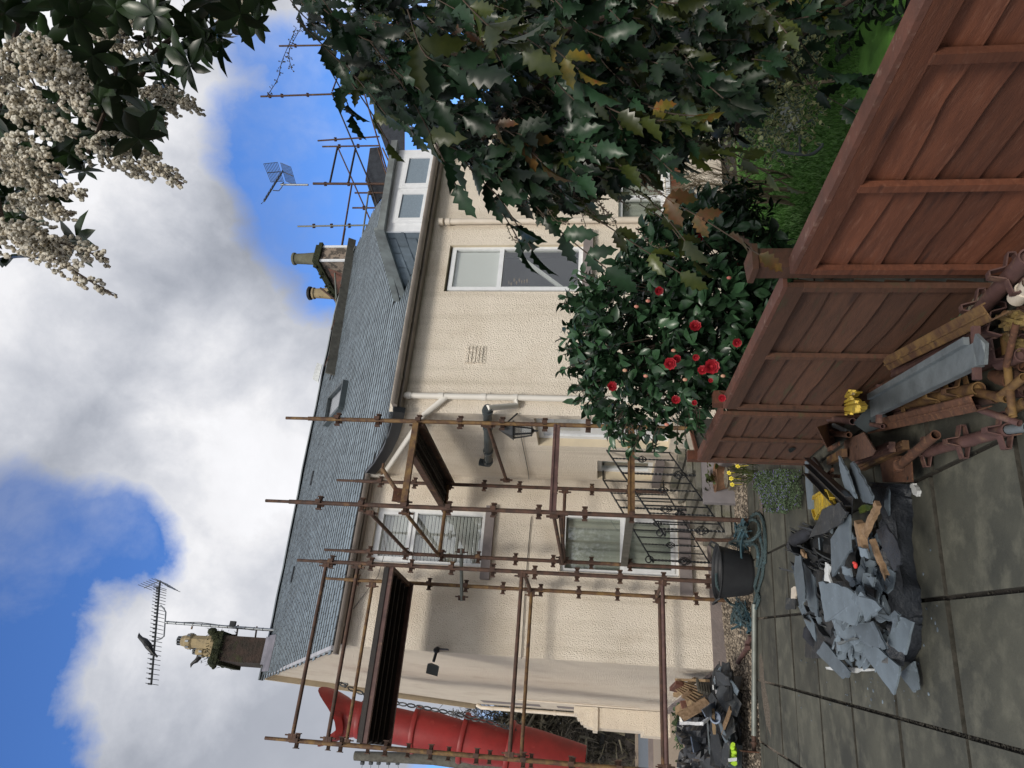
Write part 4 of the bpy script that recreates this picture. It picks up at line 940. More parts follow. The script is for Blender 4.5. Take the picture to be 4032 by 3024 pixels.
# ------------------------------------------------------------------ aerials and birds
def bird(name, p, fwd, sz, label, m='bird'):
    f_ = nrm(fwd); u = nrm(np.cross(Z, f_)); b = B()
    pts = [p-f_*.22*sz-Z*.10*sz, p-f_*.12*sz-Z*.03*sz, p, p+f_*.10*sz+Z*.04*sz, p+f_*.15*sz+Z*.10*sz, p+f_*.19*sz+Z*.12*sz, p+f_*.22*sz+Z*.115*sz, p+f_*.27*sz+Z*.10*sz]
    b.tube(pts, [.015*sz, .035*sz, .062*sz, .055*sz, .036*sz, .034*sz, .022*sz, .003*sz], 10)
    root = b.obj(name, M[m], None, smooth=True, label=label, cat='bird')
    b = B()
    for k in (-1, 1): b.poly([p+f_*.09*sz+u*.06*sz*k+Z*.03*sz, p-f_*.02*sz+u*.07*sz*k+Z*.045*sz, p-f_*.2*sz+u*.02*sz*k-Z*.07*sz, p-f_*.02*sz+u*.065*sz*k-Z*.025*sz], .008)
    b.obj('wing', M[m], root)
    b = B()
    for k in (-1, 1): b.tube([p+u*.025*k*sz-Z*.05*sz, p+u*.025*k*sz-Z*.12*sz+f_*.01], .006*sz, 5)
    b.obj('leg', M[m], root)
AO = CO-.3
ae = thing('tv_aerial', 'long many-toothed television aerial on a banded mast beside the gable chimney', 'aerial', fo('W', 1460, 700, AO))
b = B(); p0, p1 = fo('I', 1075, 715, AO), fo('J', 125, 766, AO); b.tube([p0, p1], .030, 10); mast = b.obj('mast', M['alu'], ae, smooth=True)
b = B()
for k in range(12):
    t = k/12; c_ = p0+(p1-p0)*(t*.95+.02); b.tube([c_-Z*.008, c_+Z*.008], .033, 10)
b.tube([p0, p0+(p1-p0)*.3+HU*.05, p0+(p1-p0)*.45+HU*.03, p0+(p1-p0)*.8-HU*.03, p1], .008, 5); b.obj('cable_tie', M['alub'], mast)
b = B(); b.box(p0+(p1-p0)*.61+HU*.06, HU*.06, HN*.03, Z*.06); b.obj('amplifier_box', M['black'], mast)
b = B(); b.tube([p0+(p1-p0)*.25-HU*.04, p0+(p1-p0)*.25-HU*.10], .018, 7); b.obj('orange_fitting', M['rusty'], mast)
b = B()
for f_ in (.66, .83): c_ = p0+(p1-p0)*f_; b.beam(c_+HU*.05, c_-HU*.42-HN*.1, .02, .03)
b.obj('wall_bracket', M['rust'], ae)
b = B(); e0, e1 = fo('I', 1037, 445, AO), fo('I', 980, 1115, AO); b.tube([e0, e1], .022, 8)
boom = b.obj('boom', M['alub'], ae, smooth=True)
b = B(); dd = e1-e0; bd = nrm(dd); sd_ = nrm(np.cross(Z, bd))
for k in range(26):
    t = .07+.93*(k/25)**1.25; c_ = e0+dd*t; ln = .20-.02*t
    up_ = nrm(sd_*.5+Z*.55)
    b.tube([c_-sd_*ln-Z*.055, c_, c_+sd_*ln+Z*.02], .006, 4); b.box(c_+Z*.03, bd*.018, sd_*.02, Z*.035)
b.obj('director_element', M['alub'], ae)
b = B()
for sgn in (-1, 1):
    a = e0+Z*.0; c_ = e0+bd*.20+Z*.30*sgn*.9-bd*.05; c_ = e0+Z*.36*sgn+bd*.18
    b.tube([a, c_], .010, 5)
    for k in range(6): p_ = a+(c_-a)*(k+.6)/6; b.tube([p_-sd_*.28, p_+sd_*.28], .006, 4)
b.obj('reflector', M['alu'], ae)
b = B(); h0 = fo('I', 1040, 605, AO); h1 = fo('I', 1015, 830, AO); hm0 = fo('I', 1075, 640, AO); hm1 = fo('I', 1062, 815, AO)
b.tube([h0, h0*.4+hm0*.6, hm0+bd*.03, hm1-bd*.03, hm1*.6+h1*.4, h1], .016, 8); b.obj('cradle', M['alu'], ae, smooth=True)
bp = fo('I', 968, 868, AO); bird('crow', bp+Z*.02, -bd*1.0+Z*.5, 1.15, 'black crow perched on the long aerial')
bp = fo('W', 560, 1015, CO-.5); bird('pigeon', bp, -HU+Z*.2, .85, 'dark pigeon perched at the back of the gable chimney pots')
ae2 = thing('tv_aerial', 'short aerial with square grid reflector on a mast lashed to the far scaffold', 'aerial', fo('X', 560, 625, FO))
b = B(); q0, q1 = fo('X', 290, 627, FO), fo('X', 590, 630, FO); b.tube([q0, q1], .034, 10); b.obj('mast', M['alu'], ae2, smooth=True)
g0_, g1_ = fo('X', 315, 480, FO), fo('X', 115, 805, FO+.6); b = B(); b.tube([g0_, g1_], .024, 8); b.obj('boom', M['alub'], ae2, smooth=True)
b = B(); bd2 = nrm(g1_-g0_); u_ = nrm(HU*.75+HN*.2-Z*.35)
for k in range(9):
    c_ = g0_+(g1_-g0_)*(.12+.88*k/8)
    for s_ in (-1, 1): b.tube([c_, c_+u_*.09*s_+Z*.06+bd2*.03, c_+u_*.14*s_+Z*.03-bd2*.06], .009, 4)
    b.box(c_, bd2*.02, u_*.03, Z*.03)
b.obj('director_element', M['alub'], ae2)
b = B()
for quad, nb in ((((105, 400), (255, 385), (320, 590), (185, 600)), 9), (((290, 390), (400, 435), (460, 640), (350, 590)), 8)):
    c4 = [fo('X', x, y, FO) for x, y in quad]
    for k in range(nb+1):
        t = k/nb; b.tube([c4[0]+(c4[1]-c4[0])*t, c4[3]+(c4[2]-c4[3])*t], .010, 4)
    for t in (0, .5, 1): b.tube([c4[0]+(c4[3]-c4[0])*t, c4[1]+(c4[2]-c4[1])*t], .010 if t != .5 else .016, 4)
b.obj('grid_reflector', M['alub'], ae2)
b = B(); b.tube([q0, fo('X', 325, 600, FO), fo('X', 300, 660, FO), fo('X', 270, 695, FO), fo('X', 205, 690, FO+.1)], .016, 7); b.obj('cradle', M['alu'], ae2, smooth=True)

# ------------------------------------------------------------------ rubble chute and utility pole
CD = 11.5
cen = [((545, 1345), 55), ((600, 1345), 150), ((690, 1345), 140), ((890, 1385), 118), ((1040, 1405), 132), ((1300, 1450), 112), ((1355, 1475), 140), ((1640, 1535), 125), ((1690, 1545), 150), ((2100, 1620), 140)]
chu = thing('rubble_chute', 'red plastic rubble chute of nested sections hanging past the gable', 'rubble chute', at('J', 700, 1345, CD))
ax_pts = [at('J', x, y, CD-.0015*(x-600)) for (x, y), r_ in cen]
def jr(px, dep): return px/1.6458*dep/FPX
secs = [((690, 1345), (1040, 1412), 108, 112, 0), ((1040, 1412), (1350, 1465), 130, 104, 1), ((1350, 1465), (1645, 1535), 140, 114, 1), ((1645, 1535), (2085, 1640), 154, 134, 1)]
for (a, c, r0, r1, fl_) in secs:
    pa, pc = at('J', *a, CD), at('J', *c, CD); ax = pc-pa; L_ = np.linalg.norm(ax); r0, r1 = jr(r0, CD), jr(r1, CD)
    b = B(); b.lathe(pa, [(r0*1.10, -.05), (r0*1.13, -.02), (r0*1.10, .02), (r0*1.01, .04), (r0, .09), (r0*.99, L_*.35), (r0*.5+r1*.5, L_*.6), (r1*.93, L_+.09), (r1*.90, L_+.09), (r0*.93, .0)], 28, ax)
    b.obj('chute_section', M['red'], chu, smooth=True)
pa = at('J', 690, 1345, CD); r0 = jr(112, CD); b = B()
hp = []; n_h = 28
ax = nrm(at('J', 560, 1335, CD)-pa)
b2_ = nrm(np.cross(ax, RIGHT)); r_ = nrm(np.cross(b2_, ax))
for j, (rr, h, sw) in enumerate(((1.0, -.12, 0), (1.0, .05, 0), (1.10, .25, 0), (1.40, .42, .30), (1.70, .52, .50))):
    for k in range(n_h):
        a = 2*math.pi*k/n_h; lift = sw*abs(math.cos(a))**2*.9
        hp.append(pa+ax*(h+lift-.2*(sw > 0))+r0*rr*(math.cos(a)*r_+math.sin(a)*b2_*.8))
b.add(hp, [(j*n_h+k, j*n_h+(k+1) % n_h, (j+1)*n_h+(k+1) % n_h, (j+1)*n_h+k) for j in range(4) for k in range(n_h)])
b.obj('hopper', M['red'], chu, smooth=True)
def chain(pts, par, link=.11):
    b = B(); seg = []; 
    for i in range(len(pts)-1):
        n = max(1, int(np.linalg.norm(pts[i+1]-pts[i])/link))
        seg += [pts[i]+(pts[i+1]-pts[i])*k/n for k in range(n)]
    for i, c_ in enumerate(seg[:-1]):
        d = nrm(seg[i+1]-c_); s_ = nrm(np.cross(d, FWD)) if i % 2 else nrm(nrm(np.cross(d, FWD))*.5+FWD*.8)
        ring = [c_+d*(link*.62*math.cos(t)+link*.5)+s_*link*.26*math.sin(t) for t in np.linspace(0, 2*math.pi, 9)]
        b.tube(ring, .013, 4, caps=False)
    return b.obj('chain', M['alub'], par)
CP = [('J', 545, 1110), ('J', 600, 1140), ('J', 700, 1180), ('J', 930, 1243), ('J', 1040, 1260), ('J', 1140, 1278), ('J', 1300, 1310), ('J', 1400, 1340), ('J', 1500, 1355), ('J', 1640, 1400), ('K', 100, 1440)]
chain([at(*c_, CD-.1) for c_ in CP], chu); chain([at('J', 550, 1118, CD-.1), at('J', 635, 1120, CD-.1)], chu); chain([at('J', 1405, 1345, CD-.15), at('J', 1500, 1338, CD-.15)], chu)
up = thing('utility_pole', 'grey wooden utility pole with a row of small insulators at the left edge', 'utility pole', at('K', 1000, 1700, 24))
b = B(); b.tube([at('J', 640, 1580, 24), at('J', 1150, 1600, 24), at('K', 300, 1700, 24)], [.15, .19, .24], 12); b.obj('pole', M['woodg'], up, smooth=True)
b = B()
for x in (690, 745, 795, 858, 918): p = at('J', x, 1590, 24); q = at('J', x, 1625, 24); b.tube([p, q], .03, 6); b.tube([q-Z*.06, q+Z*.06], .07, 8); b.tube([q, at('J', x+(x-800)*.3, 1900, 12)], .008, 4)
b.obj('insulator_bracket', M['alub'], up)

# ------------------------------------------------------------------ background left: stone wall, trees
b = B()
p, q = W(-30, -21.5, 0), W(10, -21.5, 0)
b.hbox(-40, 10, -22, -21.5, 0, 1.25)
wl = b.obj('stone_wall', M['stonewall'], None, label='long dark mossy stone wall across the road', cat='wall')
b = B(); b.hbox(-40, 10, -22.05, -21.45, 1.25, 1.42); b.obj('coping', M['slatedark'], wl)
M['brush'] = mat('winter_brush', (.115, .10, .07), (.05, .046, .03), 2, .9, rnd=.5)
def bare_tree(name, base, h, label, nb=46, spread=.5, m='twig', mist=9000, gl=.75):
    t = thing(name, label, 'tree', base, 'leafless trees beyond the road'); b = B(); tips = []
    def grow(p, d, L_, r, lv):
        pts = [p]; q = p
        for k in range(4):
            d = nrm(d+rng.normal(size=3)*.16+Z*.04); q = q+d*L_/4; pts.append(q)
        b.tube(pts, [r*(1-.12*k) for k in range(5)], 6 if lv < 2 else 4, caps=False)
        if lv >= 4: tips.append(q); return
        for k in range(3 if lv < 3 else 3):
            grow(pts[random.choice([2, 3, 4])], nrm(d+rng.normal(size=3)*spread), L_*random.uniform(.55, .78), r*.52, lv+1)
        tips.append(q)
    for k in range(3): grow(base+A(0, 0, h*.12*k), nrm(Z+rng.normal(size=3)*.25), h*.36, .15, 0)
    b.obj('trunk', M[m], t, smooth=True)
    b = B()
    for k in range(mist):
        p = random.choice(tips)+rng.normal(size=3)*A(.5, .5, .6)*h*.09; d = nrm(rng.normal(size=3)+Z*.3)*random.uniform(.25, .8)
        w = nrm(np.cross(d, rng.normal(size=3)))*.020
        b.add([p-w, p+w, p+d+w*.3, p+d-w*.3], [(0, 1, 2, 3)])
    b.obj('twigs', M[m], t)
    b = B()
    for k in range(int(mist*gl*1.3)):
        p = base+rng.normal(size=3)*A(1.8, 1.6, 0); p[2] = random.uniform(0, h*.62)
        put_leaf(b, p, rv(), rv(), random.uniform(.35, .9), 'blade', 1.1)
    b.obj('undergrowth', M['brush'], t)
bare_tree('bare_tree', W(-3.4, -24, 0), 8.2, 'dark leafless tree behind the left end of the stone wall')
bare_tree('bare_tree', W(-1.0, -25, 0), 9.0, 'dark leafless tree nearest the gable of the house')
bare_tree('bare_tree', W(-6.5, -24.5, 0), 8.0, 'dark leafless tree at the picture edge behind the red chute')

# ------------------------------------------------------------------ fence
FD = nrm(gd('H', 1500, 150)-gd('H', 210, 1385)); FD[2] = 0; FD = nrm(FD); FP = gd('H', 210, 1385); FP[2] = 0
FN = A(FD[1], -FD[0], 0)                          # towards the paving
def Fp(t, z, n=0.0): return FP+FD*t+Z*z+FN*n
fence = thing('fence', 'low red-brown timber fence of waney boards between the paving and the garden', 'fence', Fp(2.3, 0))
def fpanel(t0, t1, zt, label, battens, m, mr, hole=False, right_frame=False):
    b = B(); b.box((Fp(t0, zt-.035, .026)+Fp(t1, zt-.035, .026))/2, FD*(t1-t0)/2, FN*.011, Z*.035); f = b.obj('panel', M[mr], fence, label=label)
    nb = 6; ex = (zt-.10)/nb
    L_ = t1-t0; N = 60
    for k in range(nb):
        zb_, zt_ = .03+ex*k, .03+ex*(k+1)+.035; b = B(); ph = random.uniform(0, 9); a1, a2 = random.uniform(.004, .009), random.uniform(.002, .005)
        wav = lambda t: a1*math.sin(t*3.1+ph)+a2*math.sin(t*9.3+ph*2)+.004*max(0, math.sin(t*4.7+ph*3))**8*3*(1 if m == 'fence' else .3)
        lo = [Fp(t0+.02+(L_-.04)*i/N, zb_+wav(L_*i/N), .016) for i in range(N+1)]; hi = [Fp(t0+.02+(L_-.04)*i/N, zt_, -.004) for i in range(N+1)]
        lob = [p-FN*.012 for p in lo]
        b.add(lo+hi, [(i, i+1, N+1+i+1, N+1+i) for i in range(N)]); b.add(lo+lob, [(i, N+1+i, N+2+i, i+1) for i in range(N)])
        hib = [p-FN*.008 for p in hi]; b.add(lob+hib, [(i, N+1+i, N+2+i, i+1) for i in range(N)])
        b.obj('board', M[m], f)
    b = B(); b.box((Fp(t0, zt+.010, .0)+Fp(t1, zt+.010, .0))/2, FD*L_/2, FN*.036, Z*.009); b.obj('capping', M['fencew'], f)
    for t in battens:
        b = B(); b.box(Fp(t, (zt-.075)/2+.01, .032), FD*.017, FN*.012, Z*((zt-.075)/2)); b.obj('batten', M[mr], f)
    for t in (t0+.017, t1-.017):
        b = B(); b.box(Fp(t, (zt-.075)/2+.01, .028), FD*.019, FN*.013, Z*((zt-.075)/2)); b.obj('side_frame', M[mr], f)
    if hole:
        b = B(); c_ = Fp(.62, .22, .020)
        b.add([c_+FD*x+Z*z for x, z in ((-.08, -.01), (-.03, .018), (.02, .028), (.06, .01), (.04, -.018), (-.02, -.02))], [(0, 1, 2, 3, 4, 5)]); b.obj('split_hole', M['black'], f)
    return f
fpanel(.30, 1.42, .83, 'farthest fence panel, short, with a split hole low in its last bay', (.86,), 'fencea', 'fencea', hole=True)
fpanel(1.52, 3.06, .83, 'middle fence panel with green algae behind the scaffold fittings', (2.33,), 'fencea', 'fencea')
fpanel(3.17, 5.6, .83, 'nearest fence panel of redder wavy edged boards', (3.73, 4.28, 4.83), 'fence', 'fence')
def fpost(t, w, z, label, m, capw=0, back=0):
    b = B(); b.box(Fp(t, z/2, -.015-back), FD*w/2, FN*w/2, Z*z/2); p = b.obj('post', M[m], fence, label=label)
    if capw:
        b = B(); c_ = Fp(t, z+.012, -.015-back); b.box(c_, FD*capw/2, FN*capw/2, Z*.012); e = [c_+FD*capw/2*i+FN*capw/2*j+Z*.012 for i, j in ((-1, -1), (1, -1), (1, 1), (-1, 1))]
        b.add(e+[c_+Z*.035], [(0, 1, 4), (1, 2, 4), (2, 3, 4), (3, 0, 4)]); b.obj('post_cap', M['fencea'], p)
fpost(.25, .075, .92, 'farthest brown fence post beside the plant pot', 'fence')
fpost(1.47, .085, .90, 'middle fence post under the camellia bush', 'fence', back=.03)
fpost(3.115, .09, .97, 'nearest fence post with a weathered timber cap', 'fencea', capw=.12, back=.03)
# low dark boards behind the far post
b = B(); q0_, q1_ = hit('P', 395, 560, Fp(0, 0, -.5), FN), hit('P', 290, 130, Fp(0, 0, -.5), FN)
p0_, p1_ = at('P', 395, 540, 6.6), at('P', 285, 120, 7.4)
bf = thing('garden_fence', 'low dark green mossy fence behind the far end of the red-brown fence', 'fence', A(p0_[0], p0_[1], 0))
b = B(); b.add([p0_, p1_, A(p1_[0], p1_[1], .05), A(p0_[0], p0_[1], .05)], [(0, 1, 2, 3)]); b.obj('fence_board', M['woodg'], bf)
b = B(); b.beam(p0_, p1_, .03, .03); b.obj('rail', M['fence'], bf)
d_ = nrm((p1_-p0_)*A(1, 1, 0)); n_f = A(d_[1], -d_[0], 0)
for z_ in (.12, .3, .42): b = B(); b.beam(A(p0_[0], p0_[1], z_)+n_f*.02, A(p1_[0], p1_[1], z_)+n_f*.02, .03, .05); b.obj('rail', M['woodg'], bf)

# ------------------------------------------------------------------ entrance steps and railings
NR, FR = 1.15, .12
zL = .62                                           # landing height under the door
LS = fsz('Z', 940, 790, NR)[0]
st = thing('entrance_steps', 'mossy concrete entrance steps with mauve painted side wall', 'steps', W(1.5, .6, 0))
b = B(); b.hbox(LS-.05, 3.4, .02, NR+.10, -.05, zL-.07); b.obj('landing', M['concrete'], st)
b = B(); b.hbox(LS-.10, 3.4, .0, NR+.13, zL-.07, zL); b.obj('landing_slab', M['concrete'], st)
ns = 5; s_b = 1.02; tr = (LS-.05-s_b)/ns*1.0
for k in range(ns-1, -1, -1):
    s0_ = s_b+tr*k; zz = zL*(k+1)/(ns+1)
    b = B(); b.hbox(s0_-.03, LS-.04-.001*k, .03, NR+.06+.012*(ns-k), zz-.055, zz); b.hbox(s0_+.01, LS-.06, .04, NR+.04+.01*(ns-k), -.05, zz-.055); b.obj('step', M['concrete'], st)
# side cheek wall following the paving edge
b = B()
ck = [gd('P', 870, 1170), gd('P', 845, 640)]
b.hbox(1.35, 3.4, NR+.12, NR+.20, -.05, .36); b.obj('side_wall', M['cheek'], st)
b = B(); b.hbox(1.9, 3.4, NR+.105, NR+.215, .36, .44); b.obj('wall_coping', M['concrete'], st)
def rail(name, o_, label, top, bot, posts, bars, scroll, flat_end):
    r_ = thing('railing', label, 'railing', W(1.5, o_, 0), 'wrought iron step railings')
    T_ = [W(*p) for p in top]; Bt = [W(*p) for p in bot]
    b = B()
    for i in range(len(T_)-1): b.beam(T_[i], T_[i+1], .034, .016)
    b.obj('handrail', M['black'], r_)
    b = B()
    for i in range(len(Bt)-1): b.beam(Bt[i], Bt[i+1], .022, .014)
    b.obj('bottom_rail', M['black'], r_)
    # scroll at the foot of the handrail
    b = B(); e = T_[-1]; d0 = nrm(T_[-1]-T_[-2]); pts = []
    c_ = e+d0*.03+A(0, 0, .05)+HU*.02
    e0_ = e; cc_ = e0_-HU*.0+Z*.0
    R0 = .065; cen_ = e0_+nrm(HU*.5+Z*.9)*R0
    a0 = math.atan2((e0_-cen_)[2], (e0_-cen_)@HU)
    for k in range(30):
        t = k/29; a = a0-.0+t*math.pi*2.6*-1*-1; rr = R0*(1-.75*t); pts.append(cen_+HU*rr*math.cos(a)+Z*rr*math.sin(a))
    b.tube(pts, .009, 6); b.obj('scroll', M['black'], r_, smooth=True)
    def zat(P_, s):
        for i in range(len(P_)-1):
            a, c2 = P_[i], P_[i+1]
            if min(a[0], c2[0])-1e-6 <= s <= max(a[0], c2[0])+1e-6: return a[2]+(c2[2]-a[2])*(s-a[0])/(c2[0]-a[0]+1e-9)
        return P_[-1][2]
    def twist(b, p, q, w):
        L_ = np.linalg.norm(q-p); n = max(6, int(L_/.016)); vs = []
        for i in range(n+1):
            a = i*.55; c0_ = p+(q-p)*i/n; vs += [c0_+w*(HU*math.cos(a+k*math.pi/2)+HN*math.sin(a+k*math.pi/2)) for k in range(4)]
        b.add(vs, [(i*4+k, i*4+(k+1) % 4, i*4+4+(k+1) % 4, i*4+4+k) for i in range(n) for k in range(4)])
    def basket(b, c_, h, w):
        for k in range(6):
            a0 = 2*math.pi*k/6
            pts = [c_+Z*(h*(t-.5))+w*math.sin(math.pi*t)*(HU*math.cos(a0+3.4*t)+HN*math.sin(a0+3.4*t)) for t in np.linspace(0, 1, 12)]
            b.tube(pts, .0052, 4)
    for s, kind, zf in bars:
        zt_, zb_ = zat(top, s), zat(bot, s); p, q = W(s, o_, zt_), W(s, o_, zb_); b = B()
        if kind == 0: b.beam(p, q, .014, .014, up=HN)
        else: twist(b, p, q, .0105)
        u = b.obj('baluster', M['black'], r_)
        if kind == 2: b = B(); basket(b, p+(q-p)*zf, .13, .042); b.obj('basket', M['black'], u)
    for s, zb_, zf in posts:
        zt_ = zat(top, s); p, q = W(s, o_, zt_), W(s, o_, zb_); b = B(); twist(b, p, q, .015); u = b.obj('newel', M['black'], r_)
        b = B(); basket(b, p+(q-p)*zf, .18, .055); b.obj('basket', M['black'], u)
def S_(t, x, y, o_): s, z = fsz(t, x, y, o_); return (s, o_, z)
zf_ = 1.59
t1_, t2_ = S_('Z', 190, 670, NR), S_('Z', 860, 1659, NR); t3_ = S_('Z', 500, 1170, NR)
bt1, bt2 = S_('Z', 930, 790, NR), S_('Z', 1530, 1640, NR)
tb_ = [(2.6, NR, zf_), (t1_[0], NR, zf_), t2_]
slope = (zf_-t2_[2])/(t1_[0]-t2_[0])
send = .97; tb_ = [(2.6, NR, zf_), (t1_[0], NR, zf_), (send, NR, zf_-slope*(t1_[0]-send))]
bb_ = [(2.6, NR, bt1[2]), bt1, (1.03, NR, bt1[2]-(bt1[2]-bt2[2])/(bt1[0]-bt2[0])*(bt1[0]-1.03))]
sx = lambda y, x=560: fsz('Z', x, y, NR)[0]
nb_ = [(sx(445), 1, 0), (sx(520), 0, 0), (sx(605), 2, .5), (sx(690), 0, 0), (sx(770), 0, 0), (sx(855, 700), 2, .48), (sx(932), 0, 0), (sx(1105, 800), 0, 0), (sx(1190, 900), 2, .48), (sx(1285, 900), 0, 0), (sx(1362, 900), 0, 0), (sx(1450, 1000), 2, .48), (sx(1540, 1000), 0, 0)]
rail('railing', NR, 'near black wrought iron railing with scroll beside the side wall', tb_, bb_, [(sx(1015, 800), .05, .56), (1.06, -.02, .56)], nb_, True, True)
zg = 1.56
f1 = S_('Z', 205, 1070, FR); f2 = S_('Z', 560, 1659, FR); fsl = (zg-f2[2])/(f1[0]-f2[0])
g1_, g2_ = S_('Z', 866, 1170, FR), S_('Z', 1130, 1600, FR); gsl = (g1_[2]-g2_[2])/(g1_[0]-g2_[0])
sxf = lambda t, x, y: fsz(t, x, y, FR)[0]
fe = sxf('K', 940, 330); sb1 = sxf('K', 1250, 320)
ft_ = [(2.45, FR, zg), (f1[0], FR, zg), (fe, FR, zg-fsl*(f1[0]-fe))]; fb_ = [(2.45, FR, g1_[2]), (g1_[0], FR, g1_[2]), (sb1-.02, FR, g1_[2]-gsl*(g1_[0]-sb1+.02))]
fbars = [(sxf('Z', 600, 860), 2, .5), (sxf('Z', 600, 940), 0, 0), (sxf('Z', 600, 1100), 0, 0), (sxf('Z', 700, 1235), 2, .45), (sxf('Z', 700, 1310), 0, 0), (sxf('Z', 800, 1555), 2, .5), (sxf('K', 900, 120), 0, 0), (sxf('K', 900, 165), 0, 0), (sxf('K', 1030, 215), 2, .5), (sxf('K', 1000, 262), 0, 0)]
rail('railing', FR, 'far black wrought iron railing with scroll along the house wall', ft_, fb_, [(sxf('Z', 720, 1390), .2, .56), (sxf('K', 1100, 320), .05, .5)], fbars, True, True)

# ------------------------------------------------------------------ tub, ropes, tube, pots
tc_ = (gd('K', 1560, 260)+gd('K', 1572, 510))/2+HN*-.14
tub = thing('rubber_tub', 'black ribbed rubber tub on the gravel beside coiled rope', 'tub', tc_)
b = B(); prof = [(.0, .004), (.20, .004), (.205, .02)]
for k in range(16): z_ = .03+.30*k/15; prof += [(.207+.062*k/15+.003*(k % 2), z_), (.207+.062*(k+.5)/15+.003*((k+1) % 2), z_+.01)]
prof += [(.285, .345), (.292, .35), (.292, .36), (.278, .36), (.215, .03), (0, .03)]
b.lathe(tc_, prof, 32, Z+HN*.03+HU*.02); b.obj('tub_body', M['rubber'], tub, smooth=True)
for k in (-1, 1):
    b = B(); c_ = tc_+Z*.35+HU*.285*k; b.tube([c_+HN*.09, c_+HN*.07+Z*.05+HU*.03*k, c_-HN*.07+Z*.05+HU*.03*k, c_-HN*.09], .011, 6); b.obj('tub_handle', M['rubber'], tub, smooth=True)
def spline(P_, n=10):
    P_ = [np.asarray(p, float) for p in P_]; out = []
    for i in range(len(P_)-1):
        p0, p1, p2, p3 = P_[max(i-1, 0)], P_[i], P_[i+1], P_[min(i+2, len(P_)-1)]
        for k in range(n):
            t = k/n; out.append(.5*((2*p1)+(-p0+p2)*t+(2*p0-5*p1+4*p2-p3)*t*t+(-p0+3*p1-3*p2+p3)*t**3))
    return out+[P_[-1]]
def twrope(b, P_, r, strands=3, pitch=.10):
    pts = spline(P_, 8); L_ = 0; paths = [[] for _ in range(strands)]
    for i, p in enumerate(pts):
        d = nrm(pts[min(i+1, len(pts)-1)]-pts[max(i-1, 0)]); u = nrm(np.cross(d, Z+A(.01, .02, 0))); v = np.cross(d, u)
        if i: L_ += np.linalg.norm(p-pts[i-1])
        for k in range(strands): a = 2*math.pi*(L_/pitch+k/strands); paths[k].append(p+r*.55*(math.cos(a)*u+math.sin(a)*v))
    for q in paths: b.tube(q, r*.58, 5)
rp1 = [gd('P', x, y, z_) for x, y, z_ in ((1000, 1659, .03), (1010, 1500, .03), (960, 1420, .05), (800, 1440, .10), (720, 1410, .12), (790, 1390, .14), (930, 1390, .12), (1020, 1300, .08), (1010, 1200, .06), (950, 1170, .05), (900, 1210, .06), (870, 1300, .10), (820, 1380, .12))]
rp2 = [gd(t, x, y, .02) for t, x, y in (('P', 880, 1230), ('P', 950, 1130), ('P', 1020, 1110), ('P', 1065, 1200), ('P', 1085, 1400), ('P', 1080, 1600), ('K', 1630, 330), ('K', 1620, 420), ('K', 1590, 520), ('K', 1570, 600), ('K', 1560, 680), ('K', 1540, 760))]
rp3 = [gd('K', x, y, z_) for x, y, z_ in ((1600, 130, .03), (1625, 250, .03), (1600, 380, .02), (1575, 480, .02), (1600, 560, .02), (1570, 650, .02))]
rp4 = [gd('K', x, y, z_) for x, y, z_ in ((1325, 400, .34), (1330, 480, .34), (1370, 540, .25), (1410, 590, .12), (1450, 610, .08), (1500, 640, .05), (1540, 700, .04), (1510, 740, .04))]
rope = thing('rope', 'blue-green rope in loose coils around the black tub', 'rope', gd('K', 1600, 300))
for nm, q in (('rope_length', rp1), ('rope_length', rp2), ('rope_length', rp3), ('rope_length', rp4)):
    b = B(); twrope(b, q, .017); b.obj(nm, M['rope'], rope, smooth=True)
b = B()
for k in range(26):
    c_ = gd('P', random.uniform(780, 900), random.uniform(1230, 1380), random.uniform(.02, .16)) if k < 16 else gd('K', random.uniform(1440, 1530), random.uniform(560, 740), random.uniform(.02, .10))
    a = rng.normal(size=3)*.09; pts = [c_+rng.normal(size=3)*A(.08, .08, .03) for _ in range(6)]
    for p in pts: p[2] = max(p[2], .01)
    b.tube(spline(pts, 5), .0035 if k % 3 else .012, 4)
b.obj('tangle', M['twine'], rope)
b = B()
for k in range(9):
    pts = [gd('P', 850+random.uniform(-60, 40), 1300+random.uniform(-60, 60), random.uniform(.05, .14)) for _ in range(5)]; b.tube(spline(pts, 5), .014, 6)
for k in range(6):
    pts = [gd('K', 1480+random.uniform(-60, 60), 650+random.uniform(-60, 90), random.uniform(.02, .08)) for _ in range(5)]; b.tube(spline(pts, 5), .014, 6)
b.obj('knot', M['rope'], rope)
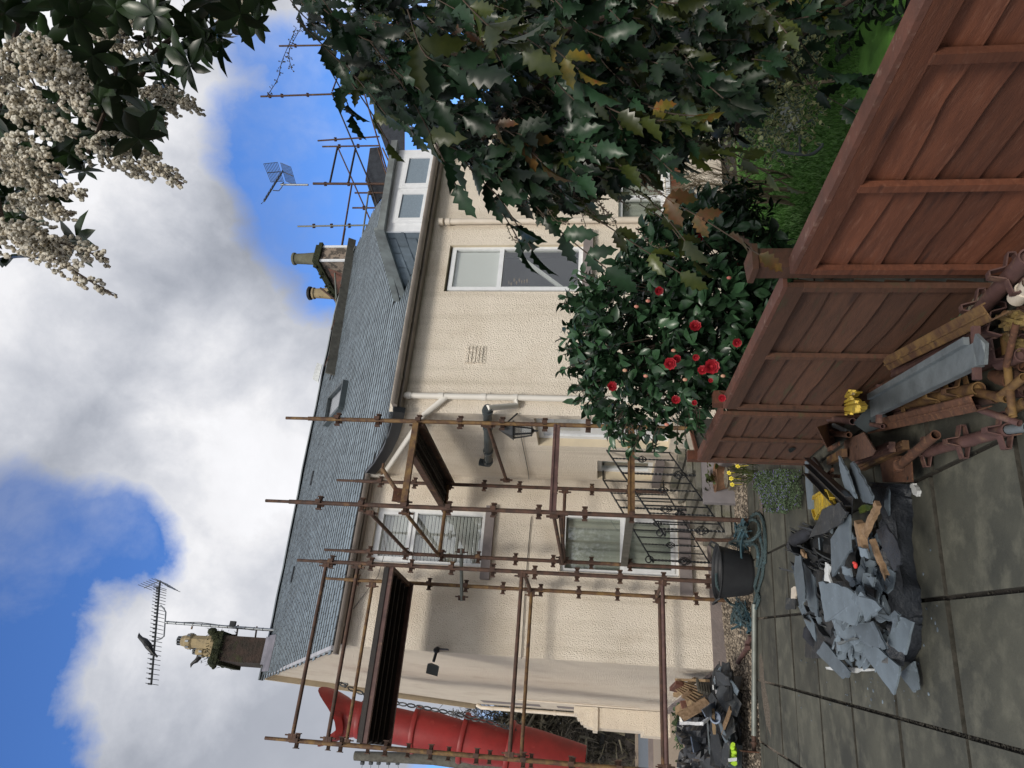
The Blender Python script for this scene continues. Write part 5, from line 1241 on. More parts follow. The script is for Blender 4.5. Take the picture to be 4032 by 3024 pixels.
# long grey tube with base jack lying on the gravel
tt = thing('scaffold_tube', 'long grey scaffold tube with rusty base jack lying on the gravel', 'scaffold tube', gd('Q', 1245, 800))
b = B(); p, q = gd('Q', 1250, -60, .03), gd('Q', 1247, 1315, .03); b.tube([p, q], .026, 12); b.obj('tube', M['tubeg'], tt, smooth=True)
q2 = gd('Q', 1247, 1490, .04); b = B(); b.tube([q, q2], .021, 10); b.tube([q+(q2-q)*.42, q+(q2-q)*.55], .034, 10); b.obj('jack', M['rust'], tt, smooth=True)
b = B(); dd = nrm(q2-q); b.box(q2+Z*.045, dd*.006, nrm(np.cross(dd, Z))*.085, Z*.08); b.obj('base_plate', M['rusto'], tt)
for (a, c_, lb) in ((('Q', 1080, 550), ('Q', 1180, 395), 'plum coloured jack stub nearest the house plinth'), (('Q', 1175, 350), ('Q', 1215, 300), 'open ended rusty stub between tube and rope')):
    b = B(); p, q = gd(*a, .03), gd(*c_, .04); b.lathe(p, [(.027, 0), (.027, np.linalg.norm(q-p)), (.019, np.linalg.norm(q-p)), (.019, 0)], 12, q-p); b.tube([q-Z*.02, q+Z*.03], .03, 8)
    b.obj('jack_stub', M['rustp'], None, smooth=True, label=lb, cat='scaffold fitting')
# terracotta planter, lower stone trough, daffodils
pc = fo('P', 700, 745, 1.52); pc[2] = 0
pot_ = thing('plant_pot', 'broken terracotta planter with green leaves beside the far fence post', 'plant pot', pc)
zt_ = fo('P', 565, 745, 1.52)[2]; zb_ = fo('P', 690, 745, 1.52)[2]
pc2 = pc+Z*zb_
b = B(); H_ = zt_-zb_; b.lathe(pc2, [(0, 0), (.12, 0), (.135, H_*.3), (.165, H_*.95), (.175, H_), (.16, H_), (.15, H_*.9), (0, H_*.85)], 20); b.obj('pot_wall', M['terracotta'], pot_, smooth=True)
b = B(); b.lathe(pc, [(.14, 0), (.145, zb_*.8), (.12, zb_*.98), (0, zb_)], 7); b.obj('stone_stand', M['stonepot'], pot_)
b = B()
for k in range(36):
    p = pc2+Z*(H_*.9)+rng.normal(size=3)*A(.07, .07, .01); d = nrm(A(rng.normal()*.6, rng.normal()*.6, 1)); e = p+d*random.uniform(.04, .13)
    put_leaf(b, e, rv()+A(0, 0, .2), Z, random.uniform(.04, .07), 'oval', 2.0)
b.obj('foliage', M['leafo'], pot_)
b = B(); b.tube([pc2+Z*H_*.4-FN*.0+HN*.17, pc2+Z*H_*.4+HN*.20], .022, 7); b.obj('knob', M['terracotta'], pot_)
sp_ = gd('P', 830, 740); st_ = thing('stone_trough', 'small carved stone trough with daffodils at the foot of the planter', 'stone trough', sp_)
b = B(); b.lathe(sp_, [(.10, 0), (.11, .02), (.09, .05), (.105, .14), (.125, .16), (.11, .17), (.1, .14), (0, .13)], 9); b.obj('trough_body', M['stonepot'], st_)
def daffs(c_, n, spread, label, nf=4):
    t = thing('daffodil', label, 'flower', c_, 'daffodils'); b = B()
    for k in range(n):
        p = c_+rng.normal(size=3)*A(spread, spread, 0); p[2] = c_[2]; d = nrm(A(rng.normal()*.35, rng.normal()*.35, 1)); L_ = random.uniform(.14, .24)
        m_ = p+d*L_*.6; e = p+d*L_+A(d[0], d[1], -.25)*L_*.5; w = nrm(np.cross(d, rv()))*.006
        b.add([p-w, p+w, m_+w, m_-w, e], [(0, 1, 2, 3), (3, 2, 4)])
    b.obj('leaf_clump', M['leafo'], t)
    for k in range(nf):
        p = c_+rng.normal(size=3)*A(spread*1.3, spread*1.3, 0)+Z*random.uniform(.12, .22); f_ = nrm(A(rng.normal()*.5, -1, .5)); u = nrm(np.cross(f_, Z)); v = np.cross(u, f_)
        b = B()
        for j in range(6):
            a = j*math.pi/3; e = u*math.cos(a)+v*math.sin(a); put_leaf(b, p, e, f_, .028, 'oval', 1.3)
        b.lathe(p, [(.006, 0), (.009, .014), (.011, .016), (.006, .012)], 8, f_); b.tube([p, p-Z*.1-f_*.02], .0025, 4)
        b.obj('flower', M['daff'], t)
daffs(gd('P', 900, 700)+Z*0, 26, .07, 'daffodil clump with yellow flowers beside the stone trough', 3)
daffs(gd('P', 1010, 700), 22, .05, 'daffodil leaves leaning out from behind the farthest fence post', 1)
# mat of aubrieta at the fence foot
ac = gd('P', 1290, 880)
au = thing('flowering_mat', 'low mound of small green leaves with violet flowers by the far post', 'flowering plant', ac)
b = B(); b2m = B(); apl = [(1075, 690), (1280, 650), (1500, 660), (1520, 900), (1490, 1060), (1330, 1110), (1180, 1090), (1120, 960), (1050, 800)]
acn = [gd('P', x, y) for x, y in apl]; apw = [(p[0], p[1]) for p in acn]
for k in range(9000):
    x, y = rand_in(apw); dm_ = min(1, min(math.hypot(x-px, y-py) for px, py in apw)/.14); z_ = random.uniform(.01, .04)+.09*dm_*random.uniform(.4, 1)
    put_leaf(b, (x, y, z_), rv()+A(0, 0, .5), Z, random.uniform(.010, .019), 'oval', 1.2)
    if k % 22 == 0:
        for j in range(4): a = j*math.pi/2; put_leaf(b2m, (x, y, z_+.02), A(math.cos(a), math.sin(a), .15), Z, .0065, 'oval', 2)
b.obj('foliage', M['groundleaf'], au); b2m.obj('petals', M['purple'], au)

# ------------------------------------------------------------------ heap of slates on the paving
def chip(pts, jit=.006, sub=5):
    """roughened outline of a broken sheet"""
    out = []
    for i in range(len(pts)):
        p, q = pts[i], pts[(i+1) % len(pts)]
        for k in range(sub):
            t = k/sub; w = p+(q-p)*t
            if k: w = w+rng.normal(size=3)*jit*A(1, 1, .25)
            out.append(w)
    return out
def traced(t, pl, z0, tilt=(0, 0), th=.007, jit=.003):
    cx = sum(p[0] for p in pl)/len(pl); cy = sum(p[1] for p in pl)/len(pl); c_ = gd(t, cx, cy, z0); n = nrm(A(-tilt[0], -tilt[1], 1))
    return chip([hit(t, x, y, c_, n) for x, y in pl], jit), n
def slate_t(t, pl, z0, tilt, label, m='slate2', th=.008, name='slate', cat='slate', jit=.003, group='broken slates in the heap on the paving'):
    pts, n = traced(t, pl, z0+(.035 if z0 > .2 else 0), tilt, jit=jit); b = B()
    P_ = pts if np.dot(np.cross(pts[1]-pts[0], pts[-1]-pts[0]), n) else pts
    area = sum(np.cross(pts[i], pts[(i+1) % len(pts)])@n for i in range(len(pts)))
    if area < 0: pts = pts[::-1]
    b.poly(pts, th*.45, nrm=n); c9 = sum(pts)/len(pts)
    for q9 in range(2): b.poly([c9+(p-c9)*random.uniform(.975, 1.008)-n*th*(.5+.4*q9) for p in pts], th*.4, nrm=n)
    return b.obj(name, M[m], None, label=label, cat=cat, group=group)
slate_t('L', [(327, 455), (410, 458), (520, 495), (620, 560), (560, 735), (430, 690), (370, 712), (350, 590)], .37, (.03, .05), 'largest slate, a wide pointed sheet on top of the heap')
slate_t('R', [(838, 590), (845, 960), (760, 1100), (660, 1240), (645, 850), (745, 690)], .31, (.05, -.05), 'long kite shaped slate below the dark slate in the heap')
slate_t('L', [(540, 735), (680, 706), (765, 885), (700, 880), (610, 850)], .30, (-.1, .0), 'square cornered slate overlapping the lower end of the heap')
slate_t('L', [(820, 665), (937, 712), (885, 925), (775, 855)], .24, (-.12, .05), 'scratched slate near the black felt at the lower end of the heap')
slate_t('L', [(645, 820), (850, 1000), (852, 1040), (815, 1187), (740, 1090), (610, 905)], .16, (.05, .12), 'long slate sliding off the lower end of the heap onto the paving')
slate_t('L', [(360, 838), (530, 1035), (520, 1068), (480, 1082), (313, 912)], .10, (-.02, .05), 'oblong slate lying alone at the left foot of the heap')
slate_t('L', [(945, 968), (968, 1080), (975, 1150), (940, 1168), (850, 1045)], .05, (.0, .1), 'chalky slate corner poking out under the felt at the lower end')
slate_t('L', [(175, 285), (213, 282), (240, 480), (240, 560), (205, 625), (165, 400)], .30, (-.5, 0), 'upright leaning slate on the left edge of the heap, narrow and pale')
slate_t('L', [(228, 325), (300, 420), (325, 680), (275, 640), (240, 560)], .25, (-.35, 0), 'slate leaning behind the narrow pale one on the left edge', jit=.008)
slate_t('L', [(235, 600), (300, 720), (310, 840), (250, 740), (195, 610)], .16, (-.4, .1), 'slate wedged low on the left edge above the black boot end')
slate_t('L', [(410, 690), (540, 740), (600, 830), (560, 870), (440, 790)], .22, (-.05, 0), 'slate partly hidden below the largest slate')
slate_t('R', [(725, -15), (800, 120), (850, 250), (905, 430), (795, 320), (745, 150)], .30, (.15, -.12), 'sharp slate standing on edge beside the rusty brackets, left of a pair')
slate_t('R', [(852, 55), (885, 60), (960, 190), (1075, 400), (1060, 485), (985, 468), (900, 320), (838, 130)], .28, (.12, -.12), 'broad slate standing on edge, right of a pair beside the square plate')
slate_t('R', [(378, 45), (428, 35), (445, 220), (466, 535), (412, 540), (388, 300)], .10, (0, 0), 'straight cut slate strip beside the flowering mat')
slate_t('R', [(720, 470), (815, 570), (745, 690), (560, 790), (422, 835), (495, 690), (565, 535)], .28, (.1, -.15), 'dark weathered slate with a white splash beside the yellow tray', m='slatedark')
slate_t('R', [(1010, 1230), (1100, 1240), (1080, 1340)], .34, (.1, .1), 'small triangular slate on the rubble of the heap')
slate_t('R', [(760, 1130), (845, 1150), (860, 1240), (770, 1200)], .34, (.1, .1), 'small square slate tucked above the largest slate')
slate_t('R', [(935, 925), (1010, 950), (1040, 1050), (960, 1030)], .33, (.2, .2), 'slate chip just below the splintered timber')
slate_t('R', [(1240, 335), (1245, 600), (1200, 690), (1190, 560), (1215, 400)], .14, (.3, 0), 'thin slate standing against the black felt')
slate_t('R', [(590, 1085), (650, 1130), (620, 1200), (652, 1295), (578, 1275)], .28, (0, 0), 'bright white torn sheet beside the dark stacked slates', m='white', name='scrap_sheet', cat='scrap', group=None)
slate_t('L', [(660, 560), (720, 600), (850, 665), (820, 750), (700, 700), (640, 640)], .33, (-.1, .05), 'flaking slate at the shoulder of the heap', jit=.012)
slate_t('L', [(530, 520), (600, 515), (730, 620), (640, 700), (560, 600)], .38, (-.05, .08), 'rough laminated slate lying across the largest slate', jit=.012)
# loose filler: each broken piece its own object
HC = gd('R', 950, 1000); HE = gd('L', 620, 900)
hv = HE-HC; hl = np.linalg.norm(hv); hu = nrm(hv); hw = A(-hu[1], hu[0], 0)
c0_ = (HC+HE)/2
for k in range(240):
    for _ in range(50):
        tx, ty = random.uniform(200, 870), random.uniform(60, 980)
        if inpoly(tx, ty, [(240, 100), (480, 60), (720, 180), (830, 400), (860, 640), (900, 900), (700, 1000), (540, 1010), (360, 780), (230, 700), (180, 400)]): break
    ex = abs((ty-560)/480); ey = abs((tx-560)/330); z_ = max(.02, .33*(1-ex**2)*(1-ey**2))*random.uniform(.6, 1.0)
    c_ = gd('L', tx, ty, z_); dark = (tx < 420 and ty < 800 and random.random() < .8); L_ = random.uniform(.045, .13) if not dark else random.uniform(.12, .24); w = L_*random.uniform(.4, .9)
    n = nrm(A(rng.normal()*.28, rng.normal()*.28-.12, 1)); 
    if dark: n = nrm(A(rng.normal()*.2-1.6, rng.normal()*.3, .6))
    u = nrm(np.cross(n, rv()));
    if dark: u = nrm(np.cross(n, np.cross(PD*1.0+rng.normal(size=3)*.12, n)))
    v = np.cross(n, u)
    pl = [c_+u*L_*a*.5+v*w*bb*.5 for a, bb in ((-1, -.8), (-.3, -1), (.9, -.7+random.uniform(-.3, .3)), (1, .5), (random.uniform(-.2, .5), 1), (-1, random.uniform(.2, .9)))]
    lo = min(p[2] for p in pl)
    if lo < .006: pl = [p+Z*(.008-lo) for p in pl]
    b = B(); b.poly(chip(pl, .004, 2), random.uniform(.005, .009), nrm=n if n[2] >= 0 else -n)
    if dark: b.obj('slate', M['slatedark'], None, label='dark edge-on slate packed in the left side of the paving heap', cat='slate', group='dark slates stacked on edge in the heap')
    else:
        part_ = ('towards the yellow tray end' if ty < 330 else 'around the middle' if ty < 660 else 'towards the loose lower end'); sd_9 = 'on its left side' if tx < 480 else ('along its centre' if tx < 680 else 'on its felt side')
        b.obj('slate', M['slate2'], None, label='small broken slate in the paving heap %s, %s' % (part_, sd_9), cat='slate', group='small slate pieces in the paving heap')
b = B()
for k in range(170):
    tx, ty = random.gauss(700, 220), random.gauss(860, 260)
    if not (200 < tx < 1100 and 100 < ty < 1350): continue
    c_ = gd('L', tx, ty, .004); r = random.uniform(.003, .011); b.ball(c_, (r*random.uniform(.4, 1.5), r, r*.35), 5, 3)
b.obj('slate_crumbs', M['slate2'], kind='stuff', org=A(0, 0, 0))
# rubble core under the heap so that nothing floats
b = B(); g_ = []
for i in range(15):
    for j in range(15):
        tx, ty = 240+i*42, 100+j*60; ex = abs((ty-540)/450); ey = abs((tx-535)/310); z_ = max(.0, .24*(1-ex**2)*(1-ey**2))*(1+rng.normal()*.12)
        g_.append(gd('L', tx, ty, z_)+rng.normal(size=3)*A(.01, .01, 0) if z_ > 0 else gd('L', 535+(tx-535)*.9, 540+(ty-540)*.9, .003))
b.add(g_, [(i*15+j, i*15+j+1, (i+1)*15+j+1, (i+1)*15+j) for i in range(14) for j in range(14)])
b.obj('rubble_core', M['slatedark'], kind='stuff', org=A(0, 0, 0))
# black felt sheet along the right of the heap
fl_l = [(1130, 260), (1240, 330), (1290, 520), (1330, 870), (1340, 1100), (1380, 1300), (1360, 1640)]
fl_r = [(1470, 280), (1470, 400), (1490, 560), (1480, 800), (1500, 1100), (1570, 1400), (1590, 1659)]
LL = [('R', x, y) for x, y in fl_l]+[('L', 890, 760), ('L', 880, 900), ('L', 872, 1000)]
RR = [('R', x, y) for x, y in fl_r]+[('L', 995, 720), ('L', 985, 880), ('L', 945, 965)]
b = B(); g_ = []; nn = 60; mm = 14
def lerp_poly(P_, t): t = t*(len(P_)-1); i = min(int(t), len(P_)-2); f_ = t-i; return P_[i]*(1-f_)+P_[i+1]*f_
Lw = [gd(*p, .10) for p in LL]; Rw = [gd(*p, .006) for p in RR]
for i in range(nn+1):
    p, q = lerp_poly(Lw, i/nn), lerp_poly(Rw, i/nn)
    for j in range(mm+1):
        t = j/mm; w = p*(1-t)+q*t; w = w+Z*(.10*math.sin(math.pi*min(t*1.15, 1))**1.0+.016*math.sin(i*.9+j*.7)*math.sin(math.pi*t)+.010*math.sin(i*.37+j*1.9)*math.sin(math.pi*t))
        if t > .85: w = w+A(.012*math.sin(i*.8), .006*math.sin(i*1.3), 0)
        g_.append(w)
b.add(g_, [(i*(mm+1)+j, (i+1)*(mm+1)+j, (i+1)*(mm+1)+j+1, i*(mm+1)+j+1) for i in range(nn) for j in range(mm)])
b.add([p-Z*.006 for p in g_], [(i*(mm+1)+j+1, (i+1)*(mm+1)+j+1, (i+1)*(mm+1)+j, i*(mm+1)+j) for i in range(nn) for j in range(mm)])
b.obj('roofing_felt', M['felt'], None, smooth=True, label='crumpled length of black roofing felt along the right of the slate heap', cat='roofing felt')
slate_t('R', [(1115, 760), (1215, 690), (1330, 870), (1370, 1000), (1370, 1100), (1300, 1180), (1190, 960)], .27, (-.1, .1), 'flat black felt offcut folded against the slate heap', m='felt', name='felt_offcut', cat='roofing felt', group=None)
slate_t('R', [(1050, 320), (1240, 312), (1190, 450), (1085, 440)], .18, (.1, 0), 'dark square felt flap under the square rusty plate', m='felt', name='felt_offcut', cat='roofing felt', group=None)
def plank(t, a, c_, z0, z1, w, h, m, label, name='timber_offcut', cat='timber'):
    p, q = gd(t, *a, z0), gd(t, *c_, z1); b = B(); d = nrm(q-p); u = nrm(np.cross(d, Z)); v = np.cross(u, d); n = 10; vs = []
    for i in range(n+1):
        c0 = p+(q-p)*i/n; e = rng.normal(size=3)*.0015
        if i in (0, n): e = e+d*0
        vs += [c0+u*w/2+v*h/2+e, c0-u*w/2+v*h/2+e, c0-u*w/2-v*h/2+e, c0+u*w/2-v*h/2+e]
        if i == n: 
            for j in range(4): vs[-1-j] = vs[-1-j]+d*random.uniform(-.02, .02)
    b.add(vs, [(i*4+k, i*4+(k+1) % 4, i*4+4+(k+1) % 4, i*4+4+k) for i in range(n) for k in range(4)]+[(3, 2, 1, 0), tuple(n*4+k for k in range(4))])
    return b.obj(name, M[m], None, label=label, cat=cat)
plank('R', (1145, 480), (1000, 800), .34, .36, .034, .022, 'woodf', 'longest pale splintered timber across the slate heap')
plank('R', (940, 665), (985, 940), .36, .33, .048, .035, 'woodf', 'short stout timber with a jagged splintered end')
plank('R', (1075, 845), (1228, 1240), .30, .26, .022, .024, 'woodf', 'thin orange-brown batten on the right side of the heap')
plank('R', (350, 970), (385, 1020), .14, .14, .03, .02, 'woodf', 'tiny timber stub near the black boots')
b = B(); p = gd('R', 905, 1120, .37); b.ball(p, (.016, .012, .010), 8, 6); b.ball(p+A(.01, .01, .004), .008, 6, 4); b.obj('red_scrap', M['redplast'], None, label='tiny red plastic scrap on the slate heap', cat='scrap')
b = B(); p = gd('R', 1020, 1370, .30); q = gd('R', 1110, 1420, .27); b.tube([p-HU*.03, p, q, q+HU*.02], [.01, .032, .026, .01], 9); b.obj('plastic_bag', M['blackpl'], None, smooth=True, label='crumpled glossy brown-black bag in the slate rubble', cat='bag')
slate_t('R', [(925, 540), (985, 495), (1060, 500), (1050, 550), (960, 580)], .30, (.1, .1), 'crumpled green plastic scrap at the end of the black channel', m='leafo', name='plastic_scrap', cat='scrap', group=None)
slate_t('L', [(440, 845), (560, 812), (580, 822), (455, 862)], .24, (0, 0), 'narrow pale metal strip near the left foot of the heap', m='galv', name='metal_strip', cat='scrap', group=None)
slate_t('L', [(370, 1005), (690, 1015), (690, 1028), (540, 1040), (380, 1018)], .03, (0, 0), 'white edged torn sheet under the lower edge of the heap', m='white', name='scrap_sheet', cat='scrap', group=None)
slate_t('N', [(478, 815), (500, 800), (530, 830), (556, 870), (548, 925), (525, 920), (500, 880)], .02, (0, 0), 'chunky white plaster fragment on the paving beside the felt', m='white', name='plaster_fragment', cat='scrap', group=None, th=.018)
slate_t('L', [(115, 560), (178, 560), (175, 628), (112, 630)], .05, (-.3, 0), 'dark square slate tile with a nail hole at the left edge of the heap', m='slatedark')
slate_t('L', [(150, 490), (185, 480), (178, 560), (148, 560)], .07, (-.3, 0), 'pale square of card beneath the left edge of the heap', m='pipe', name='card_scrap', cat='scrap', group=None)
# yellow tray
tp = [(458, 425), (600, 340), (635, 350), (688, 480), (560, 540), (505, 642), (480, 600)]
pts, n = traced('R', tp, .20, (0, -.2), jit=0)
tray = thing('yellow_tray', 'bright yellow ribbed plastic tray between the black channel and the flower mat', 'plastic tray', pts[0])
b = B(); ar = sum(np.cross(pts[i], pts[(i+1) % len(pts)])@n for i in range(len(pts))); pp = pts if ar > 0 else pts[::-1]
b.poly(pp, .01, nrm=n); b.obj('tray_base', M['yellow'], tray)
b = B()
for i in range(0, len(pp), 3): b.beam(pp[i], pp[(i+3) % len(pp)], .014, .03)
b.obj('tray_rim', M['yellow'], tray)
b = B(); cc0 = sum(pp)/len(pp); uu = nrm(pp[3]-pp[0]); vv_ = np.cross(n, uu)
for k in range(-5, 6): 
    for dd in (uu+vv_, uu-vv_):
        dd = nrm(dd); w = nrm(np.cross(n, dd)); c_ = cc0+w*k*.020
        b.beam(c_-dd*.055, c_+dd*.055, .005, .008)
b.obj('tray_ribs', M['yellow'], tray)
# black channel
p, q = gd('R', 425, 90, .20), gd('R', 870, 520, .34)
b = B(); b.beam(p, q, .11, .006); d = nrm(q-p); u = nrm(np.cross(d, Z))
for k in (-1, -.15, 1): b.beam(p+u*.053*k+Z*.018, q+u*.053*k+Z*.018, .006, .036)
b.obj('black_channel', M['blackpl'], None, label='long black plastic channel lying across the top of the heap', cat='plastic channel')
p, q = gd('R', 470, 40, .08), gd('R', 560, 160, .10); b = B(); b.beam(p, q, .06, .02); b.obj('black_strip', M['blackpl'], None, label='short black strip under the start of the black channel', cat='plastic strip')
# boots / gloves of dark cloth
for (a, c_, r_, lb) in ((('R', 225, 940, .05), ('R', 420, 770, .10), .042, 'dark padded glove above the edge-on slates'), (('M', 740, 180, .10), ('M', 810, 370, .04), .030, 'black cloth glove end under the left edge of the heap')):
    p, q = gd(*a), gd(*c_); b = B(); m_ = (p+q)/2+Z*.02
    b.tube([p, p+(q-p)*.12, m_, q-(q-p)*.1, q], [.012, r_, r_*1.25, r_, .01], 12)
    for j in range(3): b.tube([q-(q-p)*.1+A(.012*j-.012, .0, .0), q+(q-p)*.10+A(.02*j-.02, 0, 0)], .011, 7)
    b.obj('glove', M['cloth'], None, smooth=True, label=lb, cat='glove')

# ------------------------------------------------------------------ scaffold fittings against the fence
def vprongs(b, p, d, up_, r, s=1.0):
    """V-shaped pressing welded on a tube"""
    u = nrm(np.cross(d, up_)); v = nrm(np.cross(u, d))
    for a0 in (0, math.pi/2, math.pi, 3*math.pi/2):
        e = u*math.cos(a0)+v*math.sin(a0); f_ = np.cross(d, e)
        for k in (-1, 1): b.beam(p+e*r*.8+f_*r*.75*k, p+e*(r+.045*s)+f_*r*.35*k, .005, .038*s, up=d)
        b.beam(p+e*(r+.045*s)-f_*r*.42, p+e*(r+.045*s)+f_*r*.42, .005, .038*s, up=d)
def stube(t, a, c_, z0, z1, r, m, label, prongs=(), cat='scaffold tube', name='scaffold_tube', hollow=True):
    p, q = gd(t, *a, z0), gd(t, *c_, z1); d = nrm(q-p); L_ = np.linalg.norm(q-p)
    root = thing(name, label, cat, p); b = B()
    b.lathe(p, [(r*.8, .001), (r, 0), (r, L_), (r*.82, L_), (r*.82, L_-.12)]+([(r*.4, .0)] if 0 else []), 18, d); b.lathe(p, [(0, .03), (r*.82, .03), (r*.82, 0), (r, 0)], 18, d)
    b.obj('tube', M[m], root, smooth=True)
    if prongs:
        for f_ in prongs: b = B(); vprongs(b, p+d*L_*f_, d, Z, r); b.obj('pressing', M[m], root)
    return root
def angle_iron(t, a, c_, z0, z1, w, m, label, rot=0.0, name='angle_beam', cat='steel beam', lips=True, th=.006):
    p, q = gd(t, *a, z0), gd(t, *c_, z1); d = nrm(q-p); u = nrm(np.cross(d, Z)); v = np.cross(u, d)
    uu = u*math.cos(rot)+v*math.sin(rot); vv = -u*math.sin(rot)+v*math.cos(rot); b = B(); L_ = np.linalg.norm(q-p)
    if vv[2] < 0: vv = -vv
    b.box((p+q)/2+uu*w/2, d*L_/2, uu*w/2, vv*th/2); b.box((p+q)/2-vv*w/2, d*L_/2, vv*w/2, uu*th/2)
    if lips: b.box((p+q)/2+uu*w-vv*w*.12, d*L_/2, uu*th/2, vv*w*.12); b.box((p+q)/2+uu*w*.5+vv*.004, d*L_/2, uu*w*.06, vv*.006)
    return b.obj(name, M[m], None, label=label, cat=cat)
stube('T', (1700, 20), (1160, 620), .20, .07, .030, 'rustp', 'plum coloured tube with flat prongs lying along the foot of the fence', (.22, .72))
angle_iron('T', (1370, 590), (455, 1035), .26, .16, .062, 'rusty', 'rust and yellow angle beam next to the fence', rot=.5)
angle_iron('T', (1330, 690), (470, 1095), .20, .10, .050, 'rustp', 'dark brown angle beam under the rust and yellow one', rot=-.3)
angle_iron('T', (1400, 940), (700, 1180), .16, .10, .080, 'rustp', 'broad dark steel beam beneath the galvanised channel', rot=.1)
# galvanised channel
p, q = gd('T', 1220, 900, .30), gd('T', 290, 1385, .24); d = nrm(q-p); u = nrm(np.cross(Z, d)); u = u if u[0] > 0 else -u; v = np.cross(d, u); v = v if v[2] > 0 else -v
ga = thing('galvanised_channel', 'galvanised steel channel with white paint splashes on top of the fittings', 'steel channel', p)
b = B(); c_ = (p+q)/2; h_ = (q-p)/2; b.box(c_, h_, u*.040, v*.002); b.box(c_+u*.058+v*.012, h_*.97-d*.01, u*.014, v*.010); b.box(c_+u*.042-v*.012, h_, u*.002, v*.014); b.box(c_-u*.040-v*.014, h_, u*.002, v*.014); b.obj('channel', M['galv'], ga)
for f_ in (0.93, .02):
    b = B(); e = p+(q-p)*f_; b.beam(e+u*.11-v*.02, e-u*.085-v*.02+Z*.01, .020, .024); b.obj('end_hook', M['rustp'], ga)
b = B(); e = p-d*.06; b.poly(chip([e+u*.06+v*.02, e+u*.02-d*.02, e-u*.05-v*.0, e-u*.04+d*.07, e+u*.04+d*.07], .003, 2), .012); b.obj('wedge_bracket', M['galv'], ga)
stube('T', (1255, 1200), (575, 1345), .12, .10, .027, 'rusty', 'yellow-brown tube with V prongs left of the big angle beam', (.18, .42, .93))
angle_iron('T', (1235, 1400), (270, 1600), .17, .13, .060, 'rusto', 'scratched red-brown angle beam nearest the paving', rot=.35)
angle_iron('T', (1180, 1350), (500, 1490), .10, .09, .04, 'rustp', 'thin dark beam squeezed between yellow tube and angle beam', rot=.0)
stube('N', (1500, 240), (620, 478), .05, .035, .026, 'rustp', 'pinkish brown tube with V prongs lying loose on the paving', (.04, .48, .97))
stube('N', (1690, 215), (1500, 240), .05, .05, .018, 'galv', 'thin grey tube end inside the pinkish tube at the picture edge')
# base jacks with square plates
def jack(t, pl, z0, tilt, tube_a, tube_c, z1, z2, r, label, hole=None, m='rusto'):
    pts, n = traced(t, pl, z0, tilt, jit=.0); root = thing('base_jack', label, 'scaffold jack', sum(pts)/len(pts)); b = B()
    ar = sum(np.cross(pts[i], pts[(i+1) % len(pts)])@n for i in range(len(pts))); pts = pts if ar > 0 else pts[::-1]
    b.poly(pts, .006, nrm=n); pl_ = b.obj('base_plate', M[m], root)
    if hole:
        h = hit(t, *hole, sum(pts)/len(pts), n)+n*.0015; b = B(); u = nrm(np.cross(n, HU)); v = np.cross(n, u)
        b.add([h+.010*(u*math.cos(a)+v*math.sin(a)) for a in np.linspace(0, 2*math.pi, 13)[:-1]], [tuple(range(12))]); b.obj('bolt_hole', M['black'], pl_)
    if tube_a:
        p, q = gd(t, *tube_a, z1), gd(t, *tube_c, z2); b = B(); L_ = np.linalg.norm(q-p); b.lathe(p, [(r, 0), (r, L_), (r*.8, L_), (r*.8, L_-.1), (0, L_-.1)], 16, q-p); b.obj('tube', M[m], root, smooth=True)
        b = B(); d = nrm(q-p); b.lathe(p+d*.02, [(r*1.5, 0), (r*1.6, .008), (r*1.5, .016), (r, .02)], 14, d)
        u = nrm(np.cross(d, Z)); b.beam(p+d*.02+u*r*1.4, p-d*.055+u*r*.9, .006, .02); b.beam(p+d*.02-u*r*1.4, p-d*.055-u*r*.9, .006, .02); b.beam(p-d*.055-u*r*.9, p-d*.055+u*r*.9, .006, .02)
        b.obj('collar', M[m], root, smooth=True)
    return root
jack('N', [(158, 515), (330, 512), (488, 512), (505, 782), (200, 785)], .10, (-.08, -.1), (360, 620), (745, 295), .12, .20, .021, 'rusty base jack with square plate and tilted tube at the corner of the felt', hole=(460, 745))
jack('S', [(15, 635), (265, 530), (378, 715), (345, 770), (150, 838), (100, 790)], .24, (.0, -.25), None, None, 0, 0, .02, 'orange rusty square plate with a round hole among the beams', hole=(190, 685))
jack('S', [(155, 440), (290, 285), (430, 310), (512, 372), (478, 470), (290, 535)], .16, (.05, .05), None, None, 0, 0, .02, 'grey square plate with a round hole under the galvanised channel', hole=(335, 420), m='pipeg')
jack('V', [(625, 935), (850, 870), (1000, 1075), (760, 1205)], .14, (.2, -.35), (800, 1015), (1060, 1035), .17, .20, .017, 'tilted rusty plate with jack screw below the yellow clamps')
stube('V', (790, 820), (1110, 860), .15, .18, .020, 'rustp', 'short plum tube under the yellow clamps')
stube('V', (860, 910), (1040, 1000), .20, .17, .014, 'galv', 'slotted grey fitting between the rusty plates')
stube('V', (1350, 900), (1500, 925), .18, .18, .012, 'rustp', 'short pin lying on the grey square plate')
def clamp(t, pl, z0, tilt, label, m='yellow'):
    pts, n = traced(t, pl, z0, tilt, jit=.002); ar = sum(np.cross(pts[i], pts[(i+1) % len(pts)])@n for i in range(len(pts))); pts = pts if ar > 0 else pts[::-1]
    root = thing('yellow_clamp', label, 'scaffold clamp', pts[0]); b = B(); b.poly(pts, .022, nrm=n); b.obj('clamp_body', M[m], root)
    c_ = sum(pts)/len(pts); b = B()
    for i in range(0, len(pts), 3): b.beam(pts[i]+n*.004, c_+(pts[i]-c_)*.45+n*.004, .010, .014)
    b.beam(pts[0]+n*.006, pts[len(pts)//2]+n*.006, .014, .016); b.obj('rib', M[m], root)
clamp('V', [(925, 575), (1075, 450), (1160, 470), (1100, 540), (960, 605)], .20, (0, -.3), 'yellow plastic clamp leaning on the fence boards')
